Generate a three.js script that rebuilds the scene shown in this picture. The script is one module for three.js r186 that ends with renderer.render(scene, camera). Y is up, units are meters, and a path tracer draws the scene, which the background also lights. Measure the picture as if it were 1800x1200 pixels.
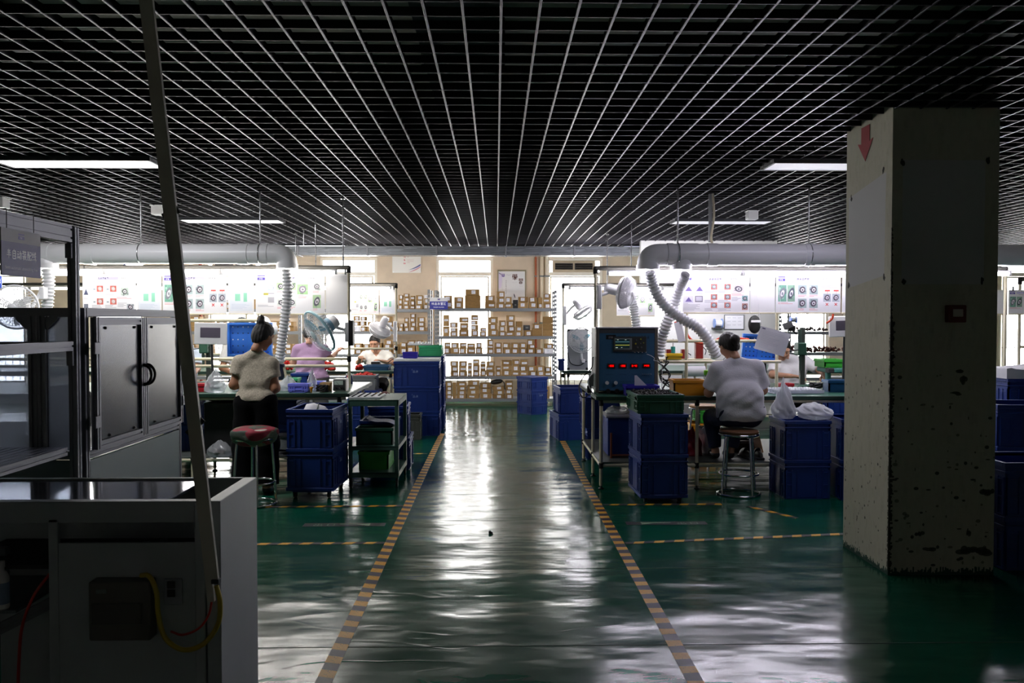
import * as THREE from 'three';
import { RoundedBoxGeometry } from 'three/addons/geometries/RoundedBoxGeometry.js';
import { mergeGeometries, mergeVertices, toCreasedNormals } from 'three/addons/utils/BufferGeometryUtils.js';
import { RectAreaLightUniformsLib } from 'three/addons/lights/RectAreaLightUniformsLib.js';
RectAreaLightUniformsLib.init();

// ---------- camera, sky, exposure, light levels ----------
const scene = new THREE.Scene();
const camera = new THREE.PerspectiveCamera(44.87, 1.5, 0.05, 200);
camera.position.set(0, 1.55, 0);
camera.rotation.set(-0.02546, -0.01927, 0, 'YXZ');
scene.background = new THREE.Color(1, 0.985, 0.96);
scene.backgroundIntensity = 13;
const renderer = new THREE.WebGLRenderer({ antialias: true });
renderer.toneMapping = THREE.LinearToneMapping;
renderer.toneMappingExposure = 1.5;
renderer.shadowMap.enabled = true;
const TUBE_L = 18, PANEL_L = 24, DIM_L = 7;           // radiance of bench tubes and of ceiling panels

// ---------- helpers ----------
let seed = 7;
const rnd = () => { seed = (seed * 1664525 + 1013904223) >>> 0; return seed / 4294967296; };
const rr = (a, b) => a + (b - a) * rnd();
const V = (x, y, z) => new THREE.Vector3(x, y, z);
const used = {};
const numbered = (n) => { const k = used[n] = (used[n] ?? -1) + 1; return k ? n + '_' + String(k).padStart(3, '0') : n; };
function thing(name, label, category, pos = [0, 0, 0], turn = 0, group) {
  const o = new THREE.Group(); o.name = numbered(name); o.position.set(...pos); o.rotation.y = turn;
  o.userData = { label, category }; if (group) o.userData.group = group;
  scene.add(o); return o;
}
function part(parent, name, geo, mat, label) {
  const g = Array.isArray(geo) ? merge(geo) : geo;
  const m = new THREE.Mesh(g, mat); m.name = name; if (label) m.userData.label = label;
  parent.add(m); return m;
}
function single(name, label, category, geo, mat, pos = [0, 0, 0], turn = 0, group) {
  const m = new THREE.Mesh(Array.isArray(geo) ? merge(geo) : geo, mat); m.name = numbered(name); m.position.set(...pos); m.rotation.y = turn;
  m.userData = { label, category }; if (group) m.userData.group = group;
  scene.add(m); return m;
}
function struct(name, geo, mat, parent) {
  const m = geo ? new THREE.Mesh(Array.isArray(geo) ? merge(geo) : geo, mat) : new THREE.Group(); m.name = name;
  if (parent) parent.add(m); else { m.userData.kind = 'structure'; scene.add(m); }
  return m;
}
function copyOf(src, label, pos, turn = src.rotation.y, group) {
  const c = src.clone(); c.name = numbered(src.name.replace(/_\d+$/, '')); c.userData = { ...src.userData, label }; if (group) c.userData.group = group;
  c.position.set(...pos); c.rotation.y = turn; scene.add(c); return c;
}
function merge(list) {
  const gs = list.map((g) => { let h = g.index ? g.toNonIndexed() : g; if (!h.attributes.uv) h.setAttribute('uv', new THREE.BufferAttribute(new Float32Array(h.attributes.position.count * 2), 2)); for (const k of Object.keys(h.attributes)) if (!['position', 'normal', 'uv'].includes(k)) h.deleteAttribute(k); return h; });
  return mergeGeometries(gs);
}
function uvBox(g, s = 1) {           // uv in metres by the face each triangle looks along
  const h = g.index ? g.toNonIndexed() : g, p = h.attributes.position, n = h.attributes.normal, uv = new Float32Array(p.count * 2);
  for (let i = 0; i < p.count; i += 3) {
    const ax = Math.abs(n.getX(i)), ay = Math.abs(n.getY(i)), az = Math.abs(n.getZ(i));
    for (let k = i; k < i + 3; k++) {
      const a = ay >= ax && ay >= az ? [p.getX(k), -p.getZ(k)] : ax >= az ? [p.getZ(k), p.getY(k)] : [p.getX(k), p.getY(k)];
      uv[k * 2] = a[0] * s; uv[k * 2 + 1] = a[1] * s;
    }
  }
  h.setAttribute('uv', new THREE.BufferAttribute(uv, 2)); return h;
}
const bx = (w, h, d, x = 0, y = 0, z = 0) => { const g = new THREE.BoxGeometry(w, h, d); g.translate(x, y, z); return g; };
const rb = (w, h, d, x = 0, y = 0, z = 0, r = 0.006, s = 1) => { const g = new RoundedBoxGeometry(w, h, d, s, Math.min(r, w / 2.1, h / 2.1, d / 2.1)); g.translate(x, y, z); return g; };
const cy = (r1, r2, h, x = 0, y = 0, z = 0, n = 14) => { const g = new THREE.CylinderGeometry(r1, r2, h, n); g.translate(x, y, z); return g; };
const sp = (r, x = 0, y = 0, z = 0, n = 12, m = 9) => { const g = new THREE.SphereGeometry(r, n, m); g.translate(x, y, z); return g; };
function rod(a, b, r, n = 10, r2 = r) {
  const A = V(...a), B = V(...b), d = B.clone().sub(A), g = new THREE.CylinderGeometry(r2, r, d.length(), n);
  g.applyQuaternion(new THREE.Quaternion().setFromUnitVectors(V(0, 1, 0), d.clone().normalize())); g.translate(...A.add(B).multiplyScalar(0.5).toArray()); return g;
}
function beam(a, b, w, h) {          // square bar between two points
  const A = V(...a), B = V(...b), d = B.clone().sub(A), g = new THREE.BoxGeometry(w, h, d.length());
  const m = new THREE.Matrix4().lookAt(A, B, Math.abs(d.y) > 0.9 * d.length() ? V(0, 0, 1) : V(0, 1, 0)); g.applyMatrix4(m); g.translate(...A.add(B).multiplyScalar(0.5).toArray()); return g;
}
function tube(pts, r, seg = 40, n = 8, closed = false) { return new THREE.TubeGeometry(new THREE.CatmullRomCurve3(pts.map((p) => V(...p)), closed), seg, r, n, closed); }
function lathe(prof, n = 28) { return new THREE.LatheGeometry(prof.map((p) => new THREE.Vector2(p[0], p[1])), n); }
const ring = (R, r, n = 32, m = 8) => { const g = new THREE.TorusGeometry(R, r, m, n); g.rotateX(Math.PI / 2); return g; };
const mv = (g, x, y, z) => { g.translate(x, y, z); return g; };
const rot = (g, x = 0, y = 0, z = 0) => { if (x) g.rotateX(x); if (y) g.rotateY(y); if (z) g.rotateZ(z); return g; };
function hoseGeo(pts, R, pitch, n = 18) {    // ribbed flexible duct along a curve
  const c = new THREE.CatmullRomCurve3(pts.map((p) => V(...p))), L = c.getLength(), rings = Math.round(L / pitch) * 4, fr = c.computeFrenetFrames(rings), pos = [], idx = [], uv = [];
  const up = [fr.normals[0].clone()]; const T = fr.tangents;
  for (let i = 0; i <= rings; i++) {
    const p = c.getPointAt(i / rings), k = i % 4, r = R * [0.8, 1, 1.03, 0.8][k];
    for (let j = 0; j <= n; j++) { const a = j / n * Math.PI * 2, q = fr.normals[i].clone().multiplyScalar(Math.cos(a) * r).addScaledVector(fr.binormals[i], Math.sin(a) * r).add(p); pos.push(q.x, q.y, q.z); uv.push(j / n, i / rings * L); }
  }
  for (let i = 0; i < rings; i++) for (let j = 0; j < n; j++) { const a = i * (n + 1) + j, b = a + n + 1; idx.push(a, b, a + 1, b, b + 1, a + 1); }
  const g = new THREE.BufferGeometry(); g.setAttribute('position', new THREE.Float32BufferAttribute(pos, 3)); g.setAttribute('uv', new THREE.Float32BufferAttribute(uv, 2)); g.setIndex(idx); g.computeVertexNormals(); return g;
}

// ---------- noise, textures ----------
function hash(ix, iy, s) { let h = Math.imul(ix, 374761393) ^ Math.imul(iy, 668265263) ^ Math.imul(s + 11, 1274126177); h = Math.imul(h ^ (h >>> 13), 1274126177); return ((h ^ (h >>> 16)) >>> 0) / 4294967296; }
function tnoise(u, v, px, py, s) {   // value noise that tiles over u, v in 0..1 with px by py cells
  const x = u * px, y = v * py, x0 = Math.floor(x), y0 = Math.floor(y), fx = x - x0, fy = y - y0, a = fx * fx * fx * (fx * (fx * 6 - 15) + 10), b = fy * fy * fy * (fy * (fy * 6 - 15) + 10);
  const q = (i, j) => hash(((x0 + i) % px + px) % px, ((y0 + j) % py + py) % py, s);
  return (q(0, 0) * (1 - a) + q(1, 0) * a) * (1 - b) + (q(0, 1) * (1 - a) + q(1, 1) * a) * b;
}
function fbm(u, v, p, q, s, oct = 4) { let t = 0, a = 0.5, n = 0; for (let i = 0; i < oct; i++) { t += a * tnoise(u, v, p << i, q << i, s + i); n += a; a *= 0.5; } return t / n; }
function dataTex(w, h, f, srgb, rep) {   // f(u, v) -> grey or [r, g, b] in 0..1
  const d = new Uint8Array(w * h * 4);
  for (let y = 0, o = 0; y < h; y++) for (let x = 0; x < w; x++, o += 4) { const c = f((x + 0.5) / w, (y + 0.5) / h, x, y); for (let k = 0; k < 3; k++) d[o + k] = Math.max(0, Math.min(255, (Array.isArray(c) ? c[k] : c) * 255)); d[o + 3] = 255; }
  const t = new THREE.DataTexture(d, w, h); t.wrapS = t.wrapT = THREE.RepeatWrapping; t.magFilter = THREE.LinearFilter; t.minFilter = THREE.LinearMipmapLinearFilter; t.generateMipmaps = true;
  if (srgb) t.colorSpace = THREE.SRGBColorSpace; if (rep) t.repeat.set(rep[0], rep[1]); t.needsUpdate = true; return t;
}
function canvasTex(w, h, draw) { const c = document.createElement('canvas'); c.width = w; c.height = h; draw(c.getContext('2d'), w, h); const t = new THREE.CanvasTexture(c); t.colorSpace = THREE.SRGBColorSpace; return t; }
const rgb = (h) => { const c = new THREE.Color(h); c.convertLinearToSRGB(); return [c.r, c.g, c.b]; };
const std = (color, rough = 0.6, o = {}) => new THREE.MeshStandardMaterial({ color, roughness: rough, ...o });
const phys = (color, rough = 0.6, o = {}) => new THREE.MeshPhysicalMaterial({ color, roughness: rough, ...o });

// hand-made strokes for the characters on the signs, each on a 100 by 100 square
const G = {
  '半': '26,14 36,32|74,14 64,32|14,42 86,42|6,62 94,62|50,6 50,96', '自': '52,4 42,18|22,20 22,94|22,20 78,20 78,94|22,44 78,44|22,67 78,67|22,92 78,92',
  '动': '10,22 44,22|4,44 50,44|28,44 12,80 44,74|38,62 48,84|54,34 92,34 86,86 74,92|72,10 71,44 54,92', '装': '14,8 22,20|8,38 28,28|34,4 34,48|42,18 92,18|67,4 67,42|48,42 88,42|50,48 54,56|8,60 92,60|46,62 12,82|35,70 35,92 54,84|52,62 66,80 94,94|84,66 66,78',
  '配': '6,12 54,12|10,30 10,94|10,30 50,30 50,94|23,12 23,46 16,58|37,12 37,52 46,54|10,67 50,67|10,88 50,88|60,14 92,14 92,46|60,46 92,46|60,46 60,82 68,90 92,88 95,70', '线': '28,6 10,32 32,32|40,24 10,58 40,54|8,86 40,76|48,32 90,24|45,53 94,45|62,6 68,58 84,92 94,76|86,58 50,88|76,6 86,18',
  '样': '6,30 44,30|26,6 26,96|26,32 8,66|26,38 42,56|58,10 64,22|86,10 78,24|50,30 94,30|54,48 90,48|46,68 96,68|72,30 72,96', '品': '30,8 30,42|30,8 70,8 70,42|30,42 70,42|10,54 10,92|10,54 44,54 44,92|10,92 44,92|56,54 56,92|56,54 90,54 90,92|56,92 90,92',
  '放': '28,4 34,16|6,24 50,24|26,24 24,56 8,92|25,48 46,48 42,86 32,92|62,6 52,42|58,28 94,28|82,28 72,62 48,94|60,40 74,72 96,94', '置': '12,6 12,28|12,6 88,6 88,28|12,28 88,28|37,6 37,28|63,6 63,28|8,40 92,40|50,32 48,48|26,48 26,84|26,48 74,48 74,84|26,60 74,60|26,72 74,72|26,84 74,84|6,94 94,94',
  '区': '92,10 10,10|10,10 10,92 94,92|74,26 28,76|30,28 76,78', '三': '16,16 84,16|22,50 78,50|6,86 94,86', '學': '16,10 14,46|16,12 32,10|16,28 32,28|84,46 84,10 68,10|84,28 68,28|40,8 60,22|60,8 40,22|40,26 60,42|60,26 40,42|8,60 8,50 92,50 88,60|30,62 70,62 52,74|52,70 52,94 42,94|8,80 92,80',
  '習': '10,8 44,8 44,46|16,20 26,28|12,40 40,30|56,8 90,8 90,46|62,20 72,28|58,40 86,30|50,50 42,60|26,60 26,96|26,60 76,60 76,96|26,77 76,77|26,95 76,95', '出': '50,6 50,92|22,20 22,48|22,48 78,48|78,20 78,48|12,58 12,92|12,92 88,92|88,58 88,92', '口': '18,18 18,90|18,18 82,18 82,90|18,88 82,88',
};
function glyph(c, ch, x, y, s, w = 8, sx = 1) {
  c.lineWidth = s * w / 100; c.lineCap = 'butt'; c.lineJoin = 'miter';
  for (const st of G[ch].split('|')) { c.beginPath(); st.split(' ').forEach((p, i) => { const [a, b] = p.split(',').map(Number); c[i ? 'lineTo' : 'moveTo'](x + a * s * sx / 100, y + b * s / 100); }); c.stroke(); }
}
function scribble(c, x, y, s, n, gap = 1.15) {   // rows of tiny characters too small to read
  c.lineWidth = s * 0.13;
  for (let i = 0; i < n; i++) { const X = x + i * s * gap; for (let k = 0; k < 4; k++) { c.beginPath(); if (rnd() < 0.55) { const yy = y + s * rr(0.1, 0.9); c.moveTo(X + s * rr(0, 0.2), yy); c.lineTo(X + s * rr(0.7, 0.95), yy); } else { const xx = X + s * rr(0.15, 0.85); c.moveTo(xx, y + s * rr(0, 0.3)); c.lineTo(xx + s * rr(-0.15, 0.15), y + s * rr(0.7, 1)); } c.stroke(); } }
}

// ---------- materials ----------
const grain = dataTex(256, 256, (u, v) => 0.5 + 0.25 * (fbm(u, v, 16, 16, 3, 4) - 0.5) + 0.25 * (hash(u * 256 | 0, v * 256 | 0, 9) - 0.5));
const brushed = dataTex(256, 256, (u, v) => 0.4 + 0.35 * tnoise(u, v, 4, 128, 5) + 0.15 * tnoise(u, v, 8, 256, 6));
const M = {
  alu: std('#77787f', 0.5, { metalness: 0.7 }), aluDark: std('#55565b', 0.5, { metalness: 0.8 }), steel: std('#c4c4c6', 0.25, { metalness: 0.95 }), chrome: std('#d2d2d2', 0.12, { metalness: 1 }),
  black: std('#0c0c0d', 0.55), rubber: std('#131313', 0.8), darkGrey: std('#2c2d30', 0.6), white: std('#e9e8ea', 0.45), whiteGloss: std('#f0eff2', 0.25), pvc: std('#f1f0f3', 0.3),
  cream: std('#d9cfb2', 0.4), greyPaint: std('#8b8e92', 0.42), machine: std('#62686f', 0.4, { roughnessMap: null }), machineFace: std('#4b5054', 0.5),
  crate: std('#0c307e', 0.44), crateB: std('#0c307e', 0.44), crateDark: std('#0c307e', 0.44), green: std('#2aa56c', 0.45), greenDark: std('#0f4a38', 0.5), greenLeaf: std('#2f9a2a', 0.5), grey: std('#6d7272', 0.5), purple: std('#2c22a8', 0.42), periwinkle: std('#7780ee', 0.45), red: std('#b01525', 0.45), yellow: std('#d08a08', 0.42), teal: std('#0f4d78', 0.45),
  bench: std('#2b5a48', 0.35), benchEdge: std('#163628', 0.5), cart: std('#3f6257', 0.4), rackGrey: std('#73767a', 0.45, { metalness: 0.1 }), print: std('#9fb0d8', 0.6), paper: std('#eceaf0', 0.8), foam: std('#e8e8ea', 0.85), skin: std('#c08f74', 0.55), skinTan: std('#a87658', 0.55), hair: std('#0d0908', 0.62), hairBrown: std('#190d0a', 0.55), wood: std('#6e4a2e', 0.55), brass: std('#7b5b2f', 0.5), redBox: std('#7e1c17', 0.5), orange: std('#e24a2a', 0.5), fixtureBlue: std('#2c74dc', 0.45), clampTeal: std('#3a7a70', 0.5), pressGreen: std('#2c5240', 0.5),
  film: phys('#eef0f4', 0.22, { transmission: 0.72, thickness: 0, side: THREE.DoubleSide, ior: 1.4 }), bag: phys('#eceef4', 0.35, { transmission: 0.55, thickness: 0, side: THREE.DoubleSide }), clear: phys('#f4f6f8', 0.12, { transmission: 0.85, thickness: 0, side: THREE.DoubleSide }), glass: phys('#ffffff', 0.02, { transmission: 1, thickness: 0 }),
};

// ---------- the setting ----------
const CEIL = 2.82, CELL = 0.158, XL = -11.5, XR = 12.2, ZF = 3.6, ZB = -16;
// floor: glossy green paint, rippled by hand trowelling, with scuffs and hairline joints
const floorBump = dataTex(2048, 2048, (u, v) => {
  const bend = 0.05 * fbm(u, v, 4, 4, 27, 2), wv = fbm(u, v + bend, 10, 18, 21, 2), w2 = fbm(u + bend, v, 26, 56, 31, 2), w3 = fbm(u, v + bend, 60, 150, 35, 2), cr = fbm(u, v + bend, 9, 24, 43, 2), crease = Math.max(0, 1 - Math.abs(cr - 0.5) * 26) * Math.max(0, fbm(u, v, 5, 5, 47, 2) - 0.45) * 4;
  return 0.08 + 0.62 * wv + 0.16 * w2 + 0.02 * w3 + 0.022 * crease;
});
const floorColor = dataTex(1024, 1024, (u, v) => {
  const n = fbm(u, v, 6, 6, 51, 5), k = 0.9 + 0.35 * (n - 0.5);
  return [0.03 * k, 0.36 * k, 0.265 * k];
}, true);
const floorRough = dataTex(512, 512, (u, v) => 0.165 + 0.16 * Math.max(0, fbm(u, v, 5, 5, 81, 4) - 0.45));
for (const [t, s] of [[floorBump, 1 / 5.3], [floorColor, 1 / 4.1], [floorRough, 1 / 6.1]]) t.repeat.set(s, s);
const floorMat = phys('#ffffff', 1, { map: floorColor, roughnessMap: floorRough, bumpMap: floorBump, bumpScale: 0.02, specularIntensity: 1 });
const floor = struct('floor', uvBox(bx(XR - XL, 0.3, ZF - ZB, (XL + XR) / 2, -0.15, (ZF + ZB) / 2)), floorMat);
// hairline saw joints in the floor
const jointMat = std('#0c2018', 0.7);
for (const z of [-5.12, -3.9, -11.05]) part(floor, 'floor_joint', bx(XR - XL - 1, 0.0012, 0.006, (XL + XR) / 2, 0.0004, z), jointMat);

// back wall with window openings
const beige = std('#dfcdb6', 0.85, { map: dataTex(256, 256, (u, v) => { const n = 0.93 + 0.1 * (fbm(u, v, 5, 5, 91, 5) - 0.5); return [n, n, n]; }, true) });
const winX = [-10.05, -7.82, -5.59, -3.39, -1.156, 0.965, 3.2, 5.4, 7.62, 9.85], winW = 1.1, winB = 0.3, winT = 2.76, winM = 2.45;
{
  const s = new THREE.Shape([new THREE.Vector2(XL - 0.25, -0.1), new THREE.Vector2(XR + 0.25, -0.1), new THREE.Vector2(XR + 0.25, 3.5), new THREE.Vector2(XL - 0.25, 3.5)]);
  for (const x of winX) { const h = new THREE.Path(); h.moveTo(x, winB); h.lineTo(x, winT); h.lineTo(x + winW, winT); h.lineTo(x + winW, winB); s.holes.push(h); }
  const g = new THREE.ExtrudeGeometry(s, { depth: 0.25, bevelEnabled: false }); g.translate(0, 0, ZB - 0.25); struct('wall_back', uvBox(g), beige);
}
const plaster = std('#bdbab2', 0.9);
struct('wall_left', bx(0.25, 3.6, ZF - ZB, XL - 0.125, 1.7, (ZF + ZB) / 2), plaster);
struct('wall_right', bx(0.25, 3.6, ZF - ZB, XR + 0.125, 1.7, (ZF + ZB) / 2), plaster);
struct('wall_front', bx(XR - XL + 0.5, 3.6, 0.25, (XL + XR) / 2, 1.7, ZF + 0.125), plaster);
// ceiling: concrete slab above an open grid of dark blades with a bright lower lip
const ceiling = struct('ceiling');
part(ceiling, 'slab', bx(XR - XL + 0.5, 0.25, ZF - ZB + 0.5, (XL + XR) / 2, 3.375, (ZF + ZB) / 2), std('#b9b7af', 0.9));
const bladeMat = phys('#0b0b0d', 0.5, { metalness: 0.0, specularIntensity: 0.8 }), lipMat = std('#4c4a53', 0.4, { metalness: 0.75 });
{
  const gz = bx(0.0085, 0.034, ZF - ZB - 0.1), gx = bx(XR - XL - 0.1, 0.034, 0.006), lz = rb(0.0108, 0.006, ZF - ZB - 0.1, 0, -0.019, 0, 0.002), lx = rb(XR - XL - 0.1, 0.006, 0.007, 0, -0.019, 0, 0.002);
  const light = [[-3.91, 1.2, 0.33]];
  for (let i = -64; i < 65; i++) { const x = i * CELL + 0.0215; if (x < XL + 0.1 || x > XR - 0.1) continue; const m = part(ceiling, 'ceiling_blade', gz, bladeMat); m.position.set(x, CEIL + 0.02, (ZF + ZB) / 2); part(m, 'blade_lip', lz, lipMat); }
  for (let j = 12; j < 101; j++) { const z = -j * CELL - 0.013; const m = part(ceiling, 'ceiling_blade', gx, bladeMat); m.position.set((XL + XR) / 2, CEIL + 0.02, z); part(m, 'blade_lip', lx, lipMat); }
}
// things above the grid that show through it
single('ceiling_duct', 'pale sheet metal duct lying above the open ceiling grid', 'duct', [rb(0.42, 0.28, 6.2), ...[-2, 0, 2].map((z) => rb(0.46, 0.32, 0.05, 0, 0, z))], M.aluDark, [-0.18, 3.09, -6.6]);
single('cable_tray', 'dim grey cable tray hung above the ceiling grid', 'cable tray', [bx(0.02, 0.1, 8, -0.15), bx(0.02, 0.1, 8, 0.15), bx(0.3, 0.015, 8, 0, -0.045)], M.greyPaint, [-2.75, 3.1, -6]);

// windows
const frameMat = std('#e8e2d6', 0.5), sash = std('#cfc8bb', 0.5);
winX.forEach((x, i) => {
  const w = struct('window_' + (i + 1)); w.position.set(x, 0, ZB - 0.07);
  const b = 0.055, lou = [2, 5].includes(i), fr = (x0, y0, x1, y1, t) => [bx(x1 - x0, t, 0.07, (x0 + x1) / 2, y0 + t / 2), bx(x1 - x0, t, 0.07, (x0 + x1) / 2, y1 - t / 2), bx(t, y1 - y0 - 2 * t, 0.07, x0 + t / 2, (y0 + y1) / 2), bx(t, y1 - y0 - 2 * t, 0.07, x1 - t / 2, (y0 + y1) / 2)];
  part(w, 'window_frame', fr(0, winB, winW, winT, b), frameMat);
  part(w, 'transom', rb(winW - 2 * b, 0.07, 0.08, winW / 2, winM, 0, 0.004), frameMat);
  part(w, 'sash', fr(0.08, winB + 0.06, winW - 0.08, winM - 0.04, 0.03), sash);
  part(w, 'glass', bx(winW - 0.16, winM - winB - 0.12, 0.005, winW / 2, (winM + winB) / 2, 0), M.glass);
  for (let k = 1; k < 8; k++) part(w, 'window_bar', cy(0.006, 0.006, 0.75, k * winW / 8, winB + 0.38, 0.12, 6), M.rackGrey);
  part(w, 'window_bar', rod([0.02, winB + 0.72, 0.12], [winW - 0.02, winB + 0.72, 0.12], 0.01, 6), M.rackGrey);
  if (!lou) part(w, 'glass', bx(winW - 0.1, winT - winM - 0.08, 0.005, winW / 2, (winT + winM) / 2 + 0.01, 0), M.glass);
  else {
    const a = 0.13, c = winW - 0.14, y0 = winM + 0.035, y1 = winT - 0.05;
    part(w, 'louvre_panel', [...fr(a, y0, c, y1, 0.05), bx(0.03, y1 - y0, 0.06, (a + c) / 2, (y0 + y1) / 2)], std('#b5a58c', 0.6));
    part(w, 'louvre_back', bx(c - a, y1 - y0, 0.02, (a + c) / 2, (y0 + y1) / 2, -0.03), M.black);
    for (let k = 0; k < 4; k++) for (const s of [0, 1]) { const l = part(w, 'louvre_slat', bx((c - a) / 2 - 0.08, 0.012, 0.035), std('#3a332b', 0.6)); l.position.set(a + (c - a) * (0.25 + 0.5 * s), y0 + 0.06 + k * 0.042, 0.01); l.rotation.x = 0.5; }
  }
});
// pale partition behind the second bench row
struct('wall_partition', rb(2.2, 2.85, 0.12, 3.42, 1.42, -13.3, 0.004), std('#cfcfcd', 0.8));

// square pillar with worn paint
const pillarMap = (front) => canvasTex(512, 1536, (c, w, h) => {
  c.fillStyle = '#adab9a'; c.fillRect(0, 0, w, h);
  for (let i = 0; i < 2600; i++) { c.fillStyle = `rgba(${rnd() < 0.5 ? '90,88,74' : '190,187,170'},${rr(0.02, 0.06)})`; const s = rr(4, 40); c.fillRect(rnd() * w, rnd() * h, s * 0.6, s); }
  c.fillStyle = '#b0b2b3';                    // where a notice was and the wall was painted over
  if (front) { c.fillRect(50, 205, 395, 395); } else { c.beginPath(); c.moveTo(30, 280); c.lineTo(450, 235); c.lineTo(440, 570); c.lineTo(40, 600); c.fill(); }
  c.fillStyle = '#22231d';
  for (const [x, y] of front ? [[48, 212], [458, 208], [60, 588], [440, 590]] : [[420, 228], [62, 282], [440, 575], [40, 590]]) for (let k = 0; k < 5; k++) { c.beginPath(); c.ellipse(x + rr(-6, 6), y + rr(-6, 6), rr(4, 9), rr(4, 9), 0, 0, 7); c.fill(); }
  for (let i = 0; i < 90; i++) { c.fillStyle = rnd() < 0.6 ? 'rgba(48,50,42,.85)' : 'rgba(70,70,60,.6)'; const y = h * (0.56 + 0.42 * Math.pow(rnd(), 0.8)); c.beginPath(); c.ellipse(rnd() * w, y, rr(2, front ? 13 : 7), rr(2, 6), 0, 0, 7); c.fill(); }
  if (front) for (const [x, y, a, b] of [[330, 880, 26, 7], [350, 905, 20, 14], [320, 950, 30, 6], [480, 1270, 34, 12], [380, 1452, 50, 18], [470, 1462, 50, 12], [150, 1405, 24, 8], [390, 1400, 12, 14], [200, 1455, 34, 7]]) for (let k = 0; k < 7; k++) { c.fillStyle = 'rgba(52,54,44,.8)'; c.beginPath(); c.ellipse(x + rr(-a, a) * 0.7, y + rr(-b, b) * 0.6, rr(a * 0.2, a * 0.6), rr(b * 0.3, b * 0.8), 0, 0, 7); c.fill(); }
  const edge = front ? 0 : w; for (let y = 420; y < h; y += 5) { const k = rr(2, 9) + (y > 700 ? rr(2, 16) : 0); c.fillStyle = 'rgba(40,40,32,.9)'; c.fillRect(front ? 0 : w - k * 0.6, y, front ? k : k * 0.6, 6); }
  for (let x = 0; x < w; x += 6) { const k = rr(6, 26); c.fillStyle = 'rgba(14,52,40,.92)'; c.fillRect(x, h - k, 7, k); }   // green floor paint run up the foot
});
{
  const d0 = 4.95, x0 = 2.383, x1 = 3.033, w = x1 - x0, pl = struct('pillar'); pl.position.set((x0 + x1) / 2, 0, -d0 - w / 2);
  const pf = std('#ffffff', 0.85, { map: pillarMap(true) }), ps = std('#ffffff', 0.85, { map: pillarMap(false) });
  const g = new THREE.BoxGeometry(w, 3.3, w); g.translate(0, 1.6, 0);
  const uv = g.attributes.uv, p = g.attributes.position; for (let i = 0; i < p.count; i++) uv.setY(i, Math.min(1.12, (p.getY(i)) / CEIL));
  const m = part(pl, 'pillar_shaft', g, [ps, ps, ps, ps, pf, pf]);
  const sh = new THREE.Shape([[-0.06, 0.105], [0.06, 0.105], [0.06, 0.0], [0.11, 0.01], [0, -0.12], [-0.11, 0.01], [-0.06, 0.0]].map((q) => new THREE.Vector2(...q)));
  const ar = new THREE.ExtrudeGeometry(sh, { depth: 0.002, bevelEnabled: false }); ar.rotateY(-Math.PI / 2); ar.translate(-w / 2 - 0.001, 2.695, -0.04);
  part(pl, 'painted_arrow', ar, std('#8a1a22', 0.8), 'red painted arrow pointing down');
  const fa = thing('fire_alarm', 'small red fire alarm call box mounted on the worn pillar', 'alarm', [2.765, 1.59, -d0]);
  part(fa, 'housing', rb(0.11, 0.105, 0.05, 0, 0, 0.025, 0.008, 2), std('#5f120e', 0.5)); part(fa, 'press_plate', rb(0.06, 0.045, 0.008, 0, 0.005, 0.052, 0.003), std('#b9a9a0', 0.4));
}

// ceiling light panels let into the grid
const lampOn = std('#ffffff', 0.6, { emissive: '#ffffff', emissiveIntensity: 2.6 }), lampDim = std('#ffffff', 0.5, { emissive: '#e4e1f4', emissiveIntensity: 0.42 });
function ceilingLight(x, z, on, label) {
  const t = thing('ceiling_light', label, 'ceiling light', [x, CEIL - 0.02, z]);
  part(t, 'frame', [bx(1.24, 0.03, 0.02, 0, 0.005, 0.16), bx(1.24, 0.03, 0.02, 0, 0.005, -0.16), bx(0.02, 0.03, 0.3, 0.61, 0.005, 0), bx(0.02, 0.03, 0.3, -0.61, 0.005, 0), bx(1.24, 0.02, 0.34, 0, 0.03, 0)], M.aluDark);
  part(t, 'diffuser', bx(1.2, 0.01, 0.3, 0, -0.002, 0), on ? lampOn : lampDim);
  { const l = new THREE.RectAreaLight(on ? '#fbfbff' : '#ece8ff', on ? PANEL_L : DIM_L, 1.18, 0.28); l.rotation.x = -Math.PI / 2; l.position.y = -0.012; t.add(l); }
}
ceilingLight(-3.31, -6.68, true, 'long lit panel in the ceiling grid, the one closest to the camera');
ceilingLight(-3.31, -10.5, true, 'long lit panel in the ceiling grid, second of its row');
ceilingLight(-3.12, -14.0, true, 'long lit panel in the ceiling grid beside the galvanised duct');
ceilingLight(2.81, -6.68, false, 'dim white panel in the ceiling grid, partly hidden by the pillar');
ceilingLight(2.86, -10.5, false, 'dim white panel in the ceiling grid above the white exhaust pipe');
ceilingLight(2.75, -14.0, false, 'dim white panel in the ceiling grid at the end of the duct');
ceilingLight(6.4, -14.3, false, 'dim white panel in the ceiling grid far behind the pillar');
// the galvanised duct that closes the grid off
{
  const t = thing('galvanised_duct', 'long galvanised sheet duct under the far edge of the ceiling grid', 'duct', [-0.4, 2.7, -13.85]);
  part(t, 'duct_body', uvBox(bx(9.2, 0.15, 0.3)), std('#8d9299', 0.4, { metalness: 0.7, roughnessMap: brushed }));
  for (let i = 0; i < 8; i++) part(t, 'seam_flange', rb(0.03, 0.165, 0.33, -4 + i * 1.14, 0, 0, 0.004), M.alu);
}
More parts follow.
